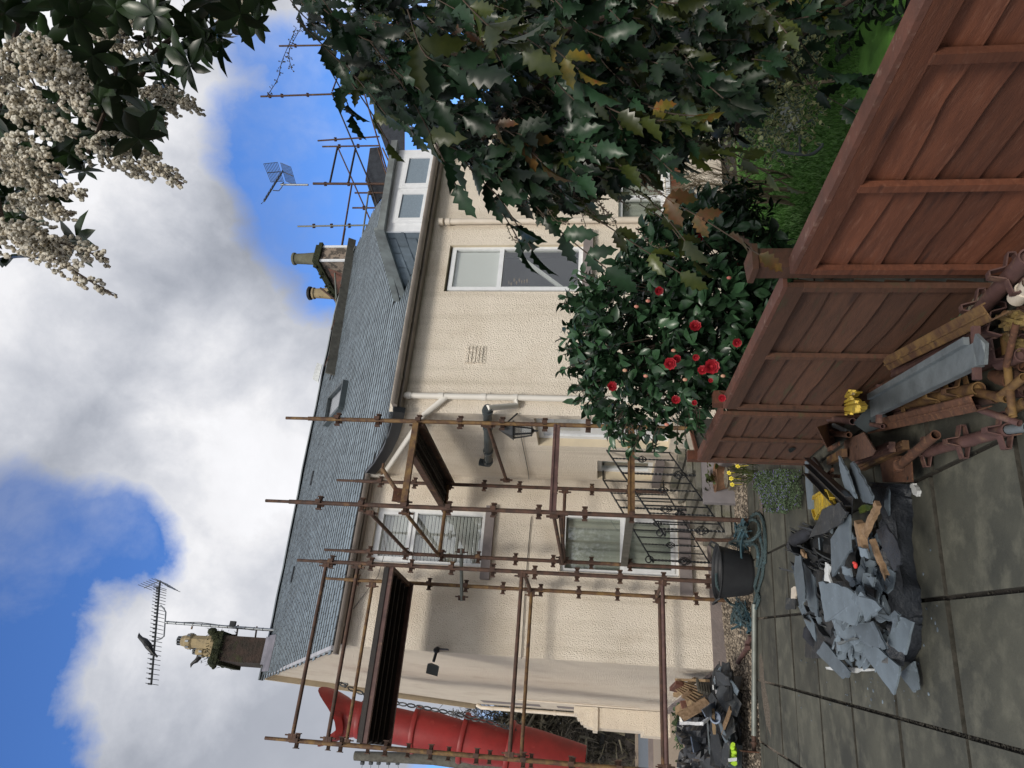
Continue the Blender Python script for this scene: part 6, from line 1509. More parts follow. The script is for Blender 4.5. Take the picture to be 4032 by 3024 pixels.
clamp('V', [(800, 690), (1060, 585), (1115, 565), (1215, 660), (1180, 735), (1030, 770), (830, 745)], .19, (.1, -.3), 'larger worn yellow clamp below the fence batten')
clamp('T', [(1440, 560), (1480, 690), (1640, 640), (1659, 560), (1560, 500)], .15, (0, 0), 'flaking cream and yellow clamp at the picture edge', 'yellowd')
clamp('T', [(1490, 700), (1600, 760), (1620, 860), (1540, 890)], .10, (0, 0), 'yellow lined bracket in the dark gap at the picture edge', 'yellowd')
# yellow and purple beams in the middle
for a, c_, z0, z1, w, m_, lb in (((245, 890), (700, 660), .07, .13, .045, 'rusty', 'yellow painted beam end above the felt'), ((190, 820), (560, 680), .12, .16, .05, 'rustp', 'purple flaking beam under the orange plate')):
    p, q = gd('S', *a, z0), gd('S', *c_, z1); b = B(); b.beam(p, q, w, .03); b.beam(p+Z*.018, q+Z*.018, w*.3, .012); b.obj('steel_beam', M[m_], None, label=lb, cat='steel beam')
p, q = gd('V', 800, 1380, .10), gd('V', 1000, 1270, .14); b = B(); b.beam(p, q, .05, .03); b.obj('steel_beam', M['rusty'], None, label='short rusty beam behind the pair of standing slates', cat='steel beam')
for a, c_, z0, z1, lb in (((680, 1650), (850, 1490), .20, .20, 'rusty flat bracket hooked over the black channel'), ((750, 1560), (930, 1580), .16, .16, 'rusty flat bracket touching the left standing slate'), ((820, 1225), (930, 1150), .18, .22, 'small rusty lug beside the orange plate')):
    p, q = gd('V', *a, z0), gd('V', *c_, z1); b = B(); b.beam(p, q, .022, .010); b.beam(p+Z*.01, p+(q-p)*.3+Z*.01, .03, .02); b.obj('bracket', M['rusto'], None, label=lb, cat='scaffold fitting')
# jumble at the lower right corner
J_ = [((1480, 720), (1560, 1450), .09, .12, .014, 'rusty', 'long thin rusty rod crossing the corner jumble'), ((1640, 900), (1440, 980), .10, .09, .026, 'rustp', 'plum tube end in the dark of the corner jumble'), ((1659, 1180), (1560, 1080), .06, .06, .024, 'rust', 'stubby brown tube low in the corner jumble'),
      ((1510, 1290), (1090, 1210), .10, .12, .018, 'rusty', 'flat ended yellow-brown bar beside the V prong tube'), ((1620, 1510), (1240, 1380), .08, .14, .013, 'rustp', 'thin dark bar running from the angle beam end to the corner'), ((1659, 320), (1590, 400), .14, .13, .030, 'pipe', 'cream coloured tube end by the picture edge'),
      ((1659, 640), (1480, 540), .10, .13, .018, 'rusty', 'rusty bar behind the flaking clamp'), ((1659, 1000), (1500, 940), .03, .03, .022, 'rusto', 'orange rusty tube on the ground of the corner jumble'), ((1659, 1330), (1540, 1400), .05, .05, .020, 'rusty', 'yellowed tube low at the picture edge'),
      ((1440, 1100), (1540, 1130), .05, .05, .03, 'rusto', 'short fat rusty sleeve in the corner jumble')]
J_ += [((1659, 100+0), (1300, 470), .05, .03, .020, 'rust', 'thin dark tube beneath the plum coloured tube by the fence'), ((1659, 760), (1180, 1050), .06, .05, .022, 'rustp', 'long dark tube under the galvanised channel end'), ((1659, 860), (1000, 1120), .03, .03, .022, 'rust', 'lowest long rusty tube under the broad dark beam'),
      ((1400, 1290), (420, 1470), .05, .05, .020, 'rust', 'rusty tube low between the V prong tube and the angle beam'), ((1659, 1230), (1180, 1300), .03, .04, .020, 'rustp', 'plum tube lying low towards the picture corner'), ((1000, 1190), (360, 1440), .07, .08, .018, 'rustp', 'slim plum tube hidden along the galvanised channel'),
      ((760, 1010), (300, 1230), .10, .09, .018, 'rusto', 'short orange tube between fence foot and galvanised channel'), ((1659, 1100), (1420, 1290), .12, .10, .016, 'rusty', 'bent end bar lying over the corner jumble'), ((1659, 480), (1500, 900), .04, .04, .022, 'rust', 'brown tube crossing under the picture edge jumble'), ((1590, 620), (1500, 1000), .16, .14, .012, 'rusto', 'thin upright looking bar beside the rusty rod')]
for a, c_, z0, z1, r_, m_, lb in J_: stube('T', a, c_, z0, z1, r_, m_, lb)
# stones and weeds under the fence
for x, y, r_ in ((1320, 400, .035), (1250, 460, .045), (1200, 500, .03), (1000, 680, .03), (1060, 620, .025), (1400, 330, .04)):
    p = gd('T', x, y, .02); b = B(); b.ball(p, (r_, r_*.7, r_*.6), 7, 5)
    b.obj('stone', M['stonepot'], None, label='rough grey stone in the gap under the fence boards', cat='stone', group='stones under the fence')
b = B()
for k in range(90):
    x, y = random.choice([(1480, 240), (1060, 600), (870, 700)]); p = gd('T', x+random.gauss(0, 14), y+random.gauss(0, 14), random.uniform(0, .04)); put_leaf(b, p, rv()+A(0, 0, .6), Z, random.uniform(.012, .03), 'oval')
b.obj('weeds', M['groundleaf'], kind='stuff', org=A(0, 0, 0))

# ------------------------------------------------------------------ heap beside the gable: timber bundle, sacks, weathered slates
def near(t, x, y, z): return gd(t, x, y, z)
def lplank(a, c_, z0, z1, w, h, m, label, **k): return plank('Q', a, c_, z0, z1, w, h, m, label, **k)
wb = thing('pallet', 'old slatted timber pallet leaning on the gable corner', 'pallet', gd('Q', 800, 800))
def tw(p, q, w, h, nm, m='wood'): b = B(); b.beam(p, q, w, h); b.obj(nm, M[m], wb)
OL = .10
def gp(x, y, o): return fo('Q', x, y, o)
tw(gp(440, 735, -.5), gp(760, 745, .15), .03, .06, 'rail'); tw(gp(400, 840, -.5), gp(470, 770, -.3), .05, .10, 'end_block', 'fencew'); tw(gp(520, 930, -.2), gp(600, 860, -.1), .03, .10, 'end_block', 'woodf')
for i in range(6): tw(gp(430+8*i, 830-16*i, -.45), gp(640+20*i, 980-28*i, .05), .018, .04, 'slat', 'woodf' if i % 3 == 1 else 'wood')
for i in range(5):
    for j in range(2): tw(gp(650+i*28, 735+i*16, -.1+.1*j), gp(670+i*28, 850+i*10, .0+.1*j), .05, .022, 'slat', 'woodg')
tw(gp(420, 900, -.9), gp(640, 730, -.4), .05, .06, 'rail'); tw(gp(430, 1060, -.9), gp(620, 930, -.4), .10, .02, 'rail', 'wood')
b = B(); b.beam(gp(480, 1125, .15), gp(770, 960, .35), .02, .14); b.obj('board', M['woodf'], None, label='broad pale board leaning on the timber frame', cat='timber')
b = B(); b.beam(gp(500, 960, -.3), gp(520, 1030, -.25), .03, .07); b.obj('brick_piece', M['brick'], None, label='small red-brown block under the broad pale board', cat='block')
b = B()
# pile core on the gravel
g_ = []
cen_l = [(640, 1700), (620, 1400), (690, 1150), (800, 900), (870, 740)]
for i in range(9):
    for j in range(9):
        x, y = 560+j*62, 700+i*125; ex = (j-4)/4.6; ey = (i-4)/5.5; z_ = max(0, .30*(1-ex*ex)*(1-ey*ey))*(1+rng.normal()*.1)
        g_.append(gd('Q', x+60*(1-i/8)+40, y, 0)+Z*z_)
b.add(g_, [(i*9+j, i*9+j+1, (i+1)*9+j+1, (i+1)*9+j) for i in range(8) for j in range(8)]); b.obj('rubble_core', M['slatedark'], kind='stuff', org=A(0, 0, 0))
for k in range(70):
    y = random.uniform(690, 1660); x = random.uniform(820, 1090) if y > 800 else random.uniform(860, 1000)
    z_ = max(.03, .34*(1-((x-830)/270)**2))*random.uniform(.7, 1.05); c_ = gd('Q', x, y, z_); L_ = random.uniform(.16, .34); w = L_*random.uniform(.4, .8)
    n = nrm(A(rng.normal()*.25+.15, rng.normal()*.2-.30, 1)); u = nrm(np.cross(n, rv())); 
    u = nrm(np.cross(n, np.cross(HU+rng.normal(size=3)*.5, n))); v = np.cross(n, u)
    pl = [c_+u*L_*a*.5+v*w*bb*.5 for a, bb in ((-1, -.7), (-.2, -1), (.9, -.8), (1, .4), (.1, 1), (-.9, .6))]
    lo = min(p[2] for p in pl)
    if lo < .005: pl = [p+Z*(.006-lo) for p in pl]
    b = B(); b.poly(chip(pl, .006, 2), random.uniform(.007, .014), nrm=n)
    b.obj('slate', M['slatedark'] if k % 4 else M['slate2'], None, label='weathered dark slate in the heap by the gable of the house', cat='slate', group='slates in the heap by the gable')
lplank((910, 1290), (1000, 1040), .30, .26, .05, .02, 'woodf', 'pale thin lath on the dark slates by the gable')
lplank((815, 1060), (830, 1290), .40, .36, .06, .03, 'wood', 'brown timber lying beside the blue sheet by the gable')
lplank((480, 1190), (700, 1195), .62, .55, .03, .03, 'upvc', 'white plastic strip lying over the black sacks', name='plastic_strip', cat='plastic strip')
lplank((700, 1195), (780, 1130), .55, .45, .03, .02, 'upvc', 'bent white end strip beside the blue sheet', name='plastic_strip', cat='plastic strip')
lplank((760, 1170), (780, 1480), .42, .36, .07, .012, 'galv', 'grey metal strip standing beside the black sacks', name='metal_strip', cat='metal strip')
lplank((1090, 1390), (1080, 1700), .10, .10, .10, .05, 'pipeg', 'dark grey plastic gutter length at the foot of the gable heap', name='gutter_length', cat='gutter')
lplank((840, 700), (855, 880), .30, .30, .03, .02, 'fascia', 'narrow grey strip standing at the corner of the plinth', name='metal_strip', cat='metal strip')
def sack(c_, r, m, label, n=420):
    b = B(); nu, nv = 26, 16; vs = []; ph = rng.uniform(0, 6, 6)
    for j in range(nv+1):
        t = math.pi*j/nv
        for k in range(nu):
            a = 2*math.pi*k/nu; d = A(math.sin(t)*math.cos(a), math.sin(t)*math.sin(a), math.cos(t))
            f_ = 1+.16*math.sin(a*3+ph[0]+t*4)+.12*math.sin(a*7+ph[1]+t*5)+.10*abs(math.sin(a*5-t*8+ph[2]))+rng.normal()*.035; vs.append(c_+d*f_*np.asarray(r))
    b.add(vs, [(j*nu+k, (j+1)*nu+k, (j+1)*nu+(k+1) % nu, j*nu+(k+1) % nu) for j in range(nv) for k in range(nu)])
    return b.obj('plastic_sack', M[m], None, label=label, cat='sack')
M['sackm'] = mat('glossy_black_sack', (.014, .016, .02), None, rough=.22, spec=.8)
c_ = gd('Q', 700, 1300, .30); sack(c_, (.26, .30, .24), 'sackm', 'glossy black plastic sack under the white strip by the gable')
c_ = gd('Q', 640, 1620, .22); sack(c_, (.20, .22, .20), 'sackm', 'second black sack low at the left picture edge')
slate_t('Q', [(690, 1050), (830, 960), (840, 1050), (790, 1120), (740, 1130)], .42, (.2, -.2), 'blue grey plastic sheet crumpled beside the broad board', m='blueclr', name='plastic_sheet', cat='plastic sheet', group=None)
slate_t('Q', [(580, 1330), (700, 1440), (690, 1460), (610, 1500)], .40, (.1, -.2), 'blue sheet corner poking from under the black sack', m='blueclr', name='plastic_sheet', cat='plastic sheet', group=None)
slate_t('Q', [(810, 790), (850, 780), (845, 840), (815, 840)], .30, (.1, -.2), 'white paper scrap by the plinth corner', m='white', name='scrap_sheet', cat='scrap', group=None)
b = B(); p = gd('Q', 870, 1130, .34); b.lathe(p, [(.05, 0), (.06, .03), (.06, .08), (.045, .08), (.04, .01), (0, .01)], 16, nrm(A(.3, -.8, .5))); b.obj('blue_pipe_end', M['blueclr'], None, smooth=True, label='round blue pipe end among the slates by the gable', cat='pipe')
hv_ = thing('hi_vis_cloth', 'crumpled lime yellow cloth with a silver band on the gable heap', 'cloth', gd('Q', 1020, 1550, .16))
b = B()
for k in range(9):
    pts = [gd('Q', 1020+random.uniform(-30, 30), 1430+k*22+random.uniform(-25, 25), .17+random.uniform(0, .06)) for _ in range(4)]; b.tube(spline(pts, 4), .022, 6)
b.obj('fabric', M['hiviz'], hv_, smooth=True); b = B(); b.poly([gd('Q', 970, 1560, .26), gd('Q', 1060, 1550, .26), gd('Q', 1060, 1585, .26), gd('Q', 975, 1595, .26)], .006); b.obj('silver_band', M['white'], hv_)
b = B()
for k in range(300):
    p = W(-.8+random.gauss(0, .22), -4.6+random.gauss(0, .3), random.uniform(0, .16)); put_leaf(b, p, rv()+A(0, 0, .8), Z, random.uniform(.06, .12), 'oval')
b.obj('weeds', M['groundleaf'], kind='stuff', org=A(0, 0, 0))

# ------------------------------------------------------------------ planting behind the fence
TOCAM = nrm(CAM-A(1.5, 3.5, 1.2))
# camellia: many leaf rosettes on a rounded bush
def pxc(x, y): return inpoly(x, y, CAMP)
CAMP = [(1290, 600), (1245, 650), (1260, 700), (1245, 760), (1285, 870), (1330, 890), (1335, 930), (1390, 950), (1480, 930), (1520, 870), (1590, 880), (1620, 780), (1700, 640), (1740, 560), (1640, 480), (1560, 440), (1480, 430), (1380, 500), (1340, 560)]
cb = at('d', 1700, 700, 5.2); cb[2] = 0
cam_b = thing('camellia_bush', 'glossy dark green camellia bush with red blooms above the fence', 'bush', cb)
b = B(); bw = B(); clusters = []
def behind_fence(p, m_=.06): return (p-FP)@FN < -m_ or p[2] > .95
n_ = 0
while n_ < 980:
    x, y = rand_in(CAMP)
    dep = random.uniform(4.55, 6.0); p = at('d', x, y, dep)
    if (p-FP)@FN > -.12 or p[2] < .03: continue
    edge = min(math.hypot(x-a, y-c2) for a, c2 in CAMP)
    if dep > 5.2 and random.random() < .4: continue
    out = nrm(p-(cb+A(.1, .1, .8))); n_ += 1
    for k in range(random.randint(4, 7)):
        d = nrm(out*.5+rng.normal(size=3)*.75+A(0, 0, .1)); put_leaf(b, p+rng.normal(size=3)*.02, d, nrm(Z+out*.6+rng.normal(size=3)*.5), random.uniform(.080, .118), 'oval', random.uniform(.9, 1.15), curl=.15)
    if n_ % 5 == 0: bw.tube([p, p-out*.12-Z*.05, p-out*.3-Z*.12], .004, 4)
for k in range(70):
    i = random.randrange(0, 9); (xa, ya), (xb, yb) = CAMP[i], CAMP[(i+1)]; t_ = random.random(); x, y = xa+(xb-xa)*t_, ya+(yb-ya)*t_
    cx, cy = 1480-x, 690-y; ll = math.hypot(cx, cy); e_ = random.uniform(8, 42); x2, y2 = x-cx/ll*e_, y-cy/ll*e_; dep = random.uniform(4.7, 5.4)
    p, q = at('d', x+cx/ll*25, y+cy/ll*25, dep), at('d', x2, y2, dep); bw.tube([p, (p+q)/2+rng.normal(size=3)*.01, q], .003, 4)
    for j in range(6): t2 = .3+.7*j/5; put_leaf(b, p+(q-p)*t2, nrm(nrm(q-p)*.7+rng.normal(size=3)*.6), nrm(Z+rng.normal(size=3)*.5), random.uniform(.06, .095), 'oval', 1.0, curl=.2)
soft(b.obj('foliage', M['leafc'], cam_b))
for k in range(9):
    top_ = at('d', random.uniform(1330, 1500), random.uniform(560, 880), 5.2); mid = cb+(top_-cb)*.5+rng.normal(size=3)*.08; base = cb+rng.normal(size=3)*A(.07, .07, 0); bw.tube([base, mid, top_], [.018, .012, .005], 6)
bw.obj('branches', M['bark'], cam_b)
def bloom(p, r, face, par, name='bloom'):
    f_ = nrm(face); u = nrm(np.cross(f_, Z)); v = np.cross(u, f_); b = B()
    for ring, (n, rr, tilt, ln) in enumerate(((9, .25, .35, .85), (8, .18, .8, .72), (7, .10, 1.3, .6), (5, .04, 2.2, .5))):
        for k in range(n):
            a = 2*math.pi*(k+.5*ring)/n+rng.normal()*.1; e = u*math.cos(a)+v*math.sin(a); put_leaf(b, p+e*r*rr, nrm(e+f_*tilt), f_-e*.3, r*ln, 'oval', 2.1, curl=-.25)
    b.ball(p+f_*r*.15, r*.3, 7, 5); b.obj(name, M['petal'], par)
BL = [(1322, 835, 30, 4.5), (1423, 628, 26, 4.6), (1511, 514, 24, 4.7), (1502, 705, 34, 4.5), (1448, 785, 36, 4.45), (1462, 775, 24, 4.5), (1537, 792, 44, 4.4), (1518, 800, 28, 4.45), (1460, 864, 26, 4.4), (1592, 740, 26, 4.45), (1475, 577, 22, 4.7), (1503, 772, 20, 4.5), (1560, 860, 22, 4.5), (1500, 870, 16, 4.5), (1592, 575, 20, 4.8), (1535, 822, 14, 4.42)]
for x, y, px, dep in BL: bloom(at('d', x, y, dep-.06), px/1536*dep*.37, CAM-at('d', x, y, dep)+rng.normal(size=3)*.8, cam_b)
for x, y in ((1400, 650), (1395, 812), (1455, 757), (1480, 820), (1562, 812), (1590, 838), (1440, 917), (1375, 662), (1575, 600), (1350, 800)):
    p = at('d', x, y, 4.45); b = B(); b.ball(p, (.011, .011, .015), 8, 6); b.obj('bud', M['bud'], cam_b, smooth=True)

def scatter_poly(b, poly, d0, d1, n, kind, L0, L1, m2=None, wid=1.0, clus=1, updir=None, zmin=.02, curl=.1, rad=.05, edge=None):
    c = 0
    while c < n:
        x, y = rand_in(poly); dep = random.uniform(d0, d1); p = at('d', x, y, dep)
        if p[2] < zmin or ((p-FP)@FN > -.06 and p[2] < .95): c += .2; continue
        c += 1
        for k in range(clus):
            d = nrm(rng.normal(size=3)+(updir if updir is not None else A(0, 0, .2))); l_ = random.uniform(L0, L1); u_ = nrm(Z*.8+rng.normal(size=3)*.6)
            q = p+rng.normal(size=3)*rad; put_leaf(b, q, d, u_, l_, kind, wid, curl)
            if edge is not None:
                w = nrm(np.cross(u_, d)); put_leaf(edge, q-nrm(u_)*.002-d*l_*.05, d, u_, l_*1.12, kind, wid*1.35, curl)
# dense evergreen hedge at the right, closing the view behind the lawn
HP = [(1050, -60), (1120, 60), (1200, 150), (1330, 230), (1380, 290), (1480, 280), (1560, 260), (1650, 190), (1730, 120), (1990, -30), (1990, -100)]
hc = at('d', 1500, 20, 6.5); hc[2] = 0
hedge = thing('evergreen_hedge', 'dark evergreen hedge filling the right side behind the lawn', 'hedge', hc)
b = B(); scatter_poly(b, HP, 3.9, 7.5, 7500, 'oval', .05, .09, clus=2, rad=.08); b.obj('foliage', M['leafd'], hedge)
b = B()
for i in range(9):
    p = hc+A(random.uniform(0, 1.2), random.uniform(-.6, .6), 0); b.tube([p, p+rng.normal(size=3)*A(.1, .1, 0)+Z*1.0, p+rng.normal(size=3)*A(.15, .15, 0)+Z*2.0], [.05, .035, .015], 6)
b.obj('branches', M['bark'], hedge)
# backing trees behind the hedge so that no ground shows through
bk = thing('background_tree', 'dark bushy evergreen tree beyond the hedge and the end wall', 'tree', at('d', 1300, -60, 11)*A(1, 1, 0))
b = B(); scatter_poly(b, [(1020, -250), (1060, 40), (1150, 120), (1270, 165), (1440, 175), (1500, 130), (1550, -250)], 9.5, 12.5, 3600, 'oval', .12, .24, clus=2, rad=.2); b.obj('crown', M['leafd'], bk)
b = B(); bb_ = at('d', 1300, -60, 11)*A(1, 1, 0); b.tube([bb_, bb_+Z*2, bb_+Z*3.6], [.16, .12, .05], 8); b.obj('trunk', M['bark'], bk)
# variegated shrub over the lawn edge
vb = at('d', 1620, 170, 4.2); vb[2] = 0
vs_ = thing('variegated_shrub', 'small leaved green and cream variegated shrub at the lawn edge', 'shrub', vb)
b, e_ = B(), B(); scatter_poly(b, [(1500, 160), (1530, 290), (1590, 340), (1650, 330), (1740, 300), (1760, 230), (1720, 130), (1640, 90), (1560, 100)], 3.5, 4.6, 900, 'oval', .018, .03, clus=3, rad=.05, edge=e_, wid=.9)
scatter_poly(b, [(1690, 20), (1760, 60), (1760, 130), (1700, 120)], 3.2, 3.8, 120, 'oval', .02, .035, clus=3, rad=.05, edge=e_)
b.obj('foliage', M['leafv'], vs_); e_.obj('leaf_margins', M['leafe'], vs_)
b = B()
for k in range(0): p = vb+rng.normal(size=3)*A(.15, .15, 0); q = at('d', random.uniform(1540, 1720), random.uniform(130, 300), random.uniform(3.7, 4.4)); b.tube([p, (p+q)/2+rng.normal(size=3)*.06, q], [.008, .005, .002], 5)
bst = at('d', 1660, 190, 4.1); b.tube([vb, (vb+bst)/2, bst], [.012, .01, .005], 6); b.obj('branches', M['barkl'], vs_)
# bare twiggy shrub in front of the low window
tb0 = at('d', 1560, 420, 6.4); tb0[2] = 0
ts = thing('bare_shrub', 'leafless shrub with fanned pale twigs in front of the low window', 'shrub', tb0)
b = B()
def twg(p, d, L_, r, lv):
    pts = [p]; q = p
    for k in range(4): d = nrm(d+rng.normal(size=3)*.10+Z*.05); q = q+d*L_/4; pts.append(q)
    b.tube(pts, [r*(1-.15*k) for k in range(5)], 5 if lv < 2 else 3, caps=False)
    if lv < 4:
        for k in range(3): twg(pts[random.choice([1, 2, 3, 4])], nrm(d+rng.normal(size=3)*.42), L_*random.uniform(.5, .75), r*.6, lv+1)
for k in range(10): twg(tb0+rng.normal(size=3)*A(.08, .08, 0), nrm(A(rng.normal()*.45, rng.normal()*.3, 1)), .62, .013, 0)
b.obj('twigs', M['barkl'], ts, smooth=True)
# brown brick-red plinth board and grey fence boards behind it
# low plants along the bed
lpb = gd('d', 1650, 470)
lp = thing('border_plant', 'grey green spear leaved plants in the dark border beside the lawn', 'plant', lpb)
b = B(); scatter_poly(b, [(1570, 400), (1640, 420), (1650, 470), (1600, 520), (1560, 480)], 5.0, 5.8, 150, 'lance', .06, .11, clus=3, updir=A(0, 0, 1.2)); b.obj('foliage', M['leafm'], lp)
lp2 = thing('border_plant', 'feathery low green plant at the near corner of the lawn', 'plant', gd('d', 1690, 540))
b = B(); scatter_poly(b, [(1590, 480), (1640, 490), (1650, 560), (1660, 620), (1600, 560)], 4.8, 5.8, 260, 'lance', .03, .06, clus=3, updir=A(0, 0, .8), zmin=.0); b.obj('foliage', M['groundleaf'], lp2)
# garden chair frame on the lawn
gc = thing('garden_chair', 'grey tubular garden chair frame standing on the lawn', 'garden chair', gd('d', 1780, 300))
b = B(); f1_ = [at('D', *c_, 4.9) for c_ in ((60, 970), (100, 985), (205, 1000), (290, 995), (345, 950), (350, 930))]; b.tube(spline(f1_, 6), .011, 8); b.obj('arm', M['galv'], gc, smooth=True)
for (a, c_, d0, d1) in (((85, 870), (100, 985), 5.2, 4.9), ((205, 840), (210, 1000), 5.2, 4.9), ((230, 800), (320, 765), 5.3, 5.3), ((85, 870), (70, 620), 5.2, 5.5), ((205, 840), (195, 700), 5.2, 5.5)):
    b = B(); b.tube([at('D', *a, d0), at('D', *c_, d1)], .010, 8); b.obj('leg', M['galv'], gc, smooth=True)
b = B(); sq = [at('D', *c_, 5.3) for c_ in ((70, 620), (195, 700), (205, 840), (85, 870))]; b.poly(sq, .01, nrm=nrm(np.cross(sq[1]-sq[0], sq[2]-sq[0]))); b.obj('seat', M['white'], gc)

# ---- mahonia overhanging the fence: pinnate leaves with spiny leaflets
mb = at('d', 1700, 60, 3.0); mb[2] = 0
mah = thing('mahonia_shrub', 'large overhanging shrub with spiny leaflets, some yellow and russet, nearest the camera', 'shrub', mb)
MB = {k: B() for k in ('leafm', 'leafy', 'leafr', 'leafo', 'leafd')}; stems = B()
def pinnate(P_, L_, m='leafm', n=4, facing=None, wid=1.0, term=True):
    pts = spline(P_, 6); stems.tube(pts, .0022, 4); tot = len(pts)-1
    for k in range(n+1):
        t = .16+.84*k/n; i = min(int(t*tot), tot-1); p = pts[i]+(pts[i+1]-pts[i])*(t*tot-i) if t < 1 else pts[-1]; d = nrm(pts[min(i+1, tot)]-pts[max(i-1, 0)])
        f_ = facing if facing is not None else nrm(nrm(CAM-p)*.45+Z*.7+rng.normal(size=3)*.5)
        f_ = nrm(f_+rng.normal(size=3)*.45); u = nrm(np.cross(f_, d)); l_ = L_*random.uniform(.85, 1.1)*(1 if k else .75)
        mm_ = m if random.random() < .85 else random.choice(['leafo', m])
        if k == n:
            if term: put_leaf(MB[mm_], p, d, f_, l_*1.1, 'spiny', wid, .12)
        else:
            for s_ in (-1, 1): put_leaf(MB[mm_], p, nrm(u*s_*.75+d*.8-Z*.35+rng.normal(size=3)*.22), nrm(f_+rng.normal(size=3)*.2), l_, 'spiny', wid, .15)
def pin2(pix, dep, L_, m='leafm', n=4, **k): 
    ds = dep if hasattr(dep, '__len__') else [dep]*len(pix)
    pinnate([at('d', x, y, d_) for (x, y), d_ in zip(pix, ds)], L_, m, n, **k)
# explicit silhouette leaves (picture positions, distance from the camera)
EX = [([(640, 40), (720, 120), (800, 200)], 2.3, .085, 'leafm', 4), ([(690, 110), (740, 200), (760, 250)], 2.35, .07, 'leafm', 3), ([(760, 180), (800, 240), (840, 310)], 2.25, .085, 'leafo', 2),
      ([(800, 90), (880, 200), (930, 290), (985, 400)], 2.2, .085, 'leafm', 5), ([(850, 150), (930, 210), (1000, 250)], 2.1, .095, 'leafm', 4), ([(900, 230), (950, 300), (1000, 330), (1060, 360)], 2.25, .085, 'leafm', 4),
      ([(960, 280), (1020, 370), (1080, 430), (1150, 540)], 2.3, .08, 'leafm', 5), ([(1010, 330), (1060, 420), (1110, 500), (1130, 545)], 2.35, .07, 'leafm', 4), ([(1040, 300), (1120, 400), (1200, 490), (1310, 580)], 2.35, .08, 'leafm', 6),
      ([(1130, 330), (1230, 430), (1330, 500), (1470, 590)], 2.45, .09, 'leafo', 5), ([(1200, 320), (1290, 380), (1400, 430), (1480, 520)], 2.4, .085, 'leafo', 4), ([(1330, 330), (1430, 420), (1530, 480), (1640, 550)], 2.35, .09, 'leafr', 4),
      ([(1260, 200), (1330, 240), (1400, 260), (1480, 255)], 2.1, .085, 'leafo', 4), ([(1400, 230), (1450, 245), (1500, 250)], 2.1, .075, 'leafy', 1), ([(1180, 90), (1215, 120), (1250, 150)], 2.0, .075, 'leafy', 2), ([(1120, 70), (1190, 120), (1260, 180)], 2.05, .085, 'leafm', 3), ([(1060, 260), (1120, 300), (1170, 350)], 2.15, .085, 'leafr', 2), ([(1180, 240), (1150, 290), (1140, 340)], 2.2, .08, 'leafm', 3),
      ([(1440, 260), (1500, 330), (1560, 330)], 2.3, .09, 'leafo', 3), ([(1490, 300), (1580, 330), (1650, 370), (1700, 400)], 2.7, .08, 'leafo', 3), ([(1380, 440), (1440, 480), (1500, 560)], 2.5, .08, 'leafo', 3),
      ([(1700, 120), (1760, 190), (1840, 240), (1870, 260)], 2.9, .08, 'leafm', 4), ([(1720, 80), (1790, 160), (1850, 170)], 2.8, .085, 'leafm', 4), ([(880, 20), (920, 120), (1000, 150)], 2.0, .10, 'leafm', 4), ([(1000, 0), (1060, 60), (1130, 110)], 1.9, .11, 'leafo', 3),
      ([(1200, 0), (1260, 60), (1330, 90)], 2.1, .09, 'leafm', 4), ([(700, 20), (760, 70), (830, 100)], 2.2, .09, 'leafm', 4), ([(1160, 170), (1230, 230), (1330, 330)], 2.3, .085, 'leafm', 5)]
for pix, dep, l_, m_, n in EX: pin2(pix, dep, l_*(1.35 if m_ == 'leafm' else 1.1), m_, n)
MP = [(600, -40), (650, 40), (720, 130), (800, 190), (860, 230), (960, 300), (1060, 370), (1150, 430), (1240, 450), (1300, 400), (1330, 330), (1420, 300), (1520, 250), (1600, 150), (1700, 60), (1760, -60)]
for k in range(500):
    x, y = rand_in(MP); dep = random.uniform(2.2, 3.3); g_x, g_y = random.uniform(.4, 1), random.uniform(-.2, 1)
    ln = random.uniform(110, 190)*2.4/dep; q = (x+g_x*ln*.6, y+g_y*ln*.6)
    if q[1] > 480-(abs(q[0]-1150)*.25): continue
    p0_ = at('d', x, y, dep)
    if (p0_-FP)@FN > -.05 and p0_[2] < .95: continue
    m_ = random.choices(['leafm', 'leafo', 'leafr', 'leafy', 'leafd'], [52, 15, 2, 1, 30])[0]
    pin2([(x, y), (x+g_x*ln*.3+random.gauss(0, 8), y+g_y*ln*.3), q], [dep, dep-.03, dep-.08], random.uniform(.065, .105), m_, random.choice([3, 4, 5]), facing=nrm(rng.normal(size=3)*.6+Z*.7+TOCAM*.5))
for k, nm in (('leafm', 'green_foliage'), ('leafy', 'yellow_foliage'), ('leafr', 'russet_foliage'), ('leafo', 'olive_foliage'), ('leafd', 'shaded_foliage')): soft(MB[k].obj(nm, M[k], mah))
for k, pts, r_ in ((0, [(1850, -80, 3.0), (1600, 20, 2.8), (1420, 120, 2.6), (1370, 200, 2.5), (1310, 280, 2.45)], .022), (1, [(1750, -60, 3.2), (1500, 60, 3.0), (1480, 170, 2.9)], .016), (2, [(1990, -100, 3.0), (1700, 100, 3.0), (1610, 220, 3.0), (1590, 290, 3.0)], .010), (3, [(1900, -60, 3.0), (1690, 60, 2.9), (1660, 150, 2.9)], .009), (4, [(1500, -40, 2.6), (1250, 60, 2.4), (1000, 120, 2.3), (850, 130, 2.3)], .012), (5, [(1420, -40, 2.6), (1150, 200, 2.4), (1040, 300, 2.4)], .010), (6, [(1430, 150, 2.6), (1300, 300, 2.4), (1250, 380, 2.4)], .008)):
    stems.tube(spline([at('d', *p) for p in pts], 6), r_, 8)
stems.obj('stems', M['bark'], mah, smooth=True)
b = B()
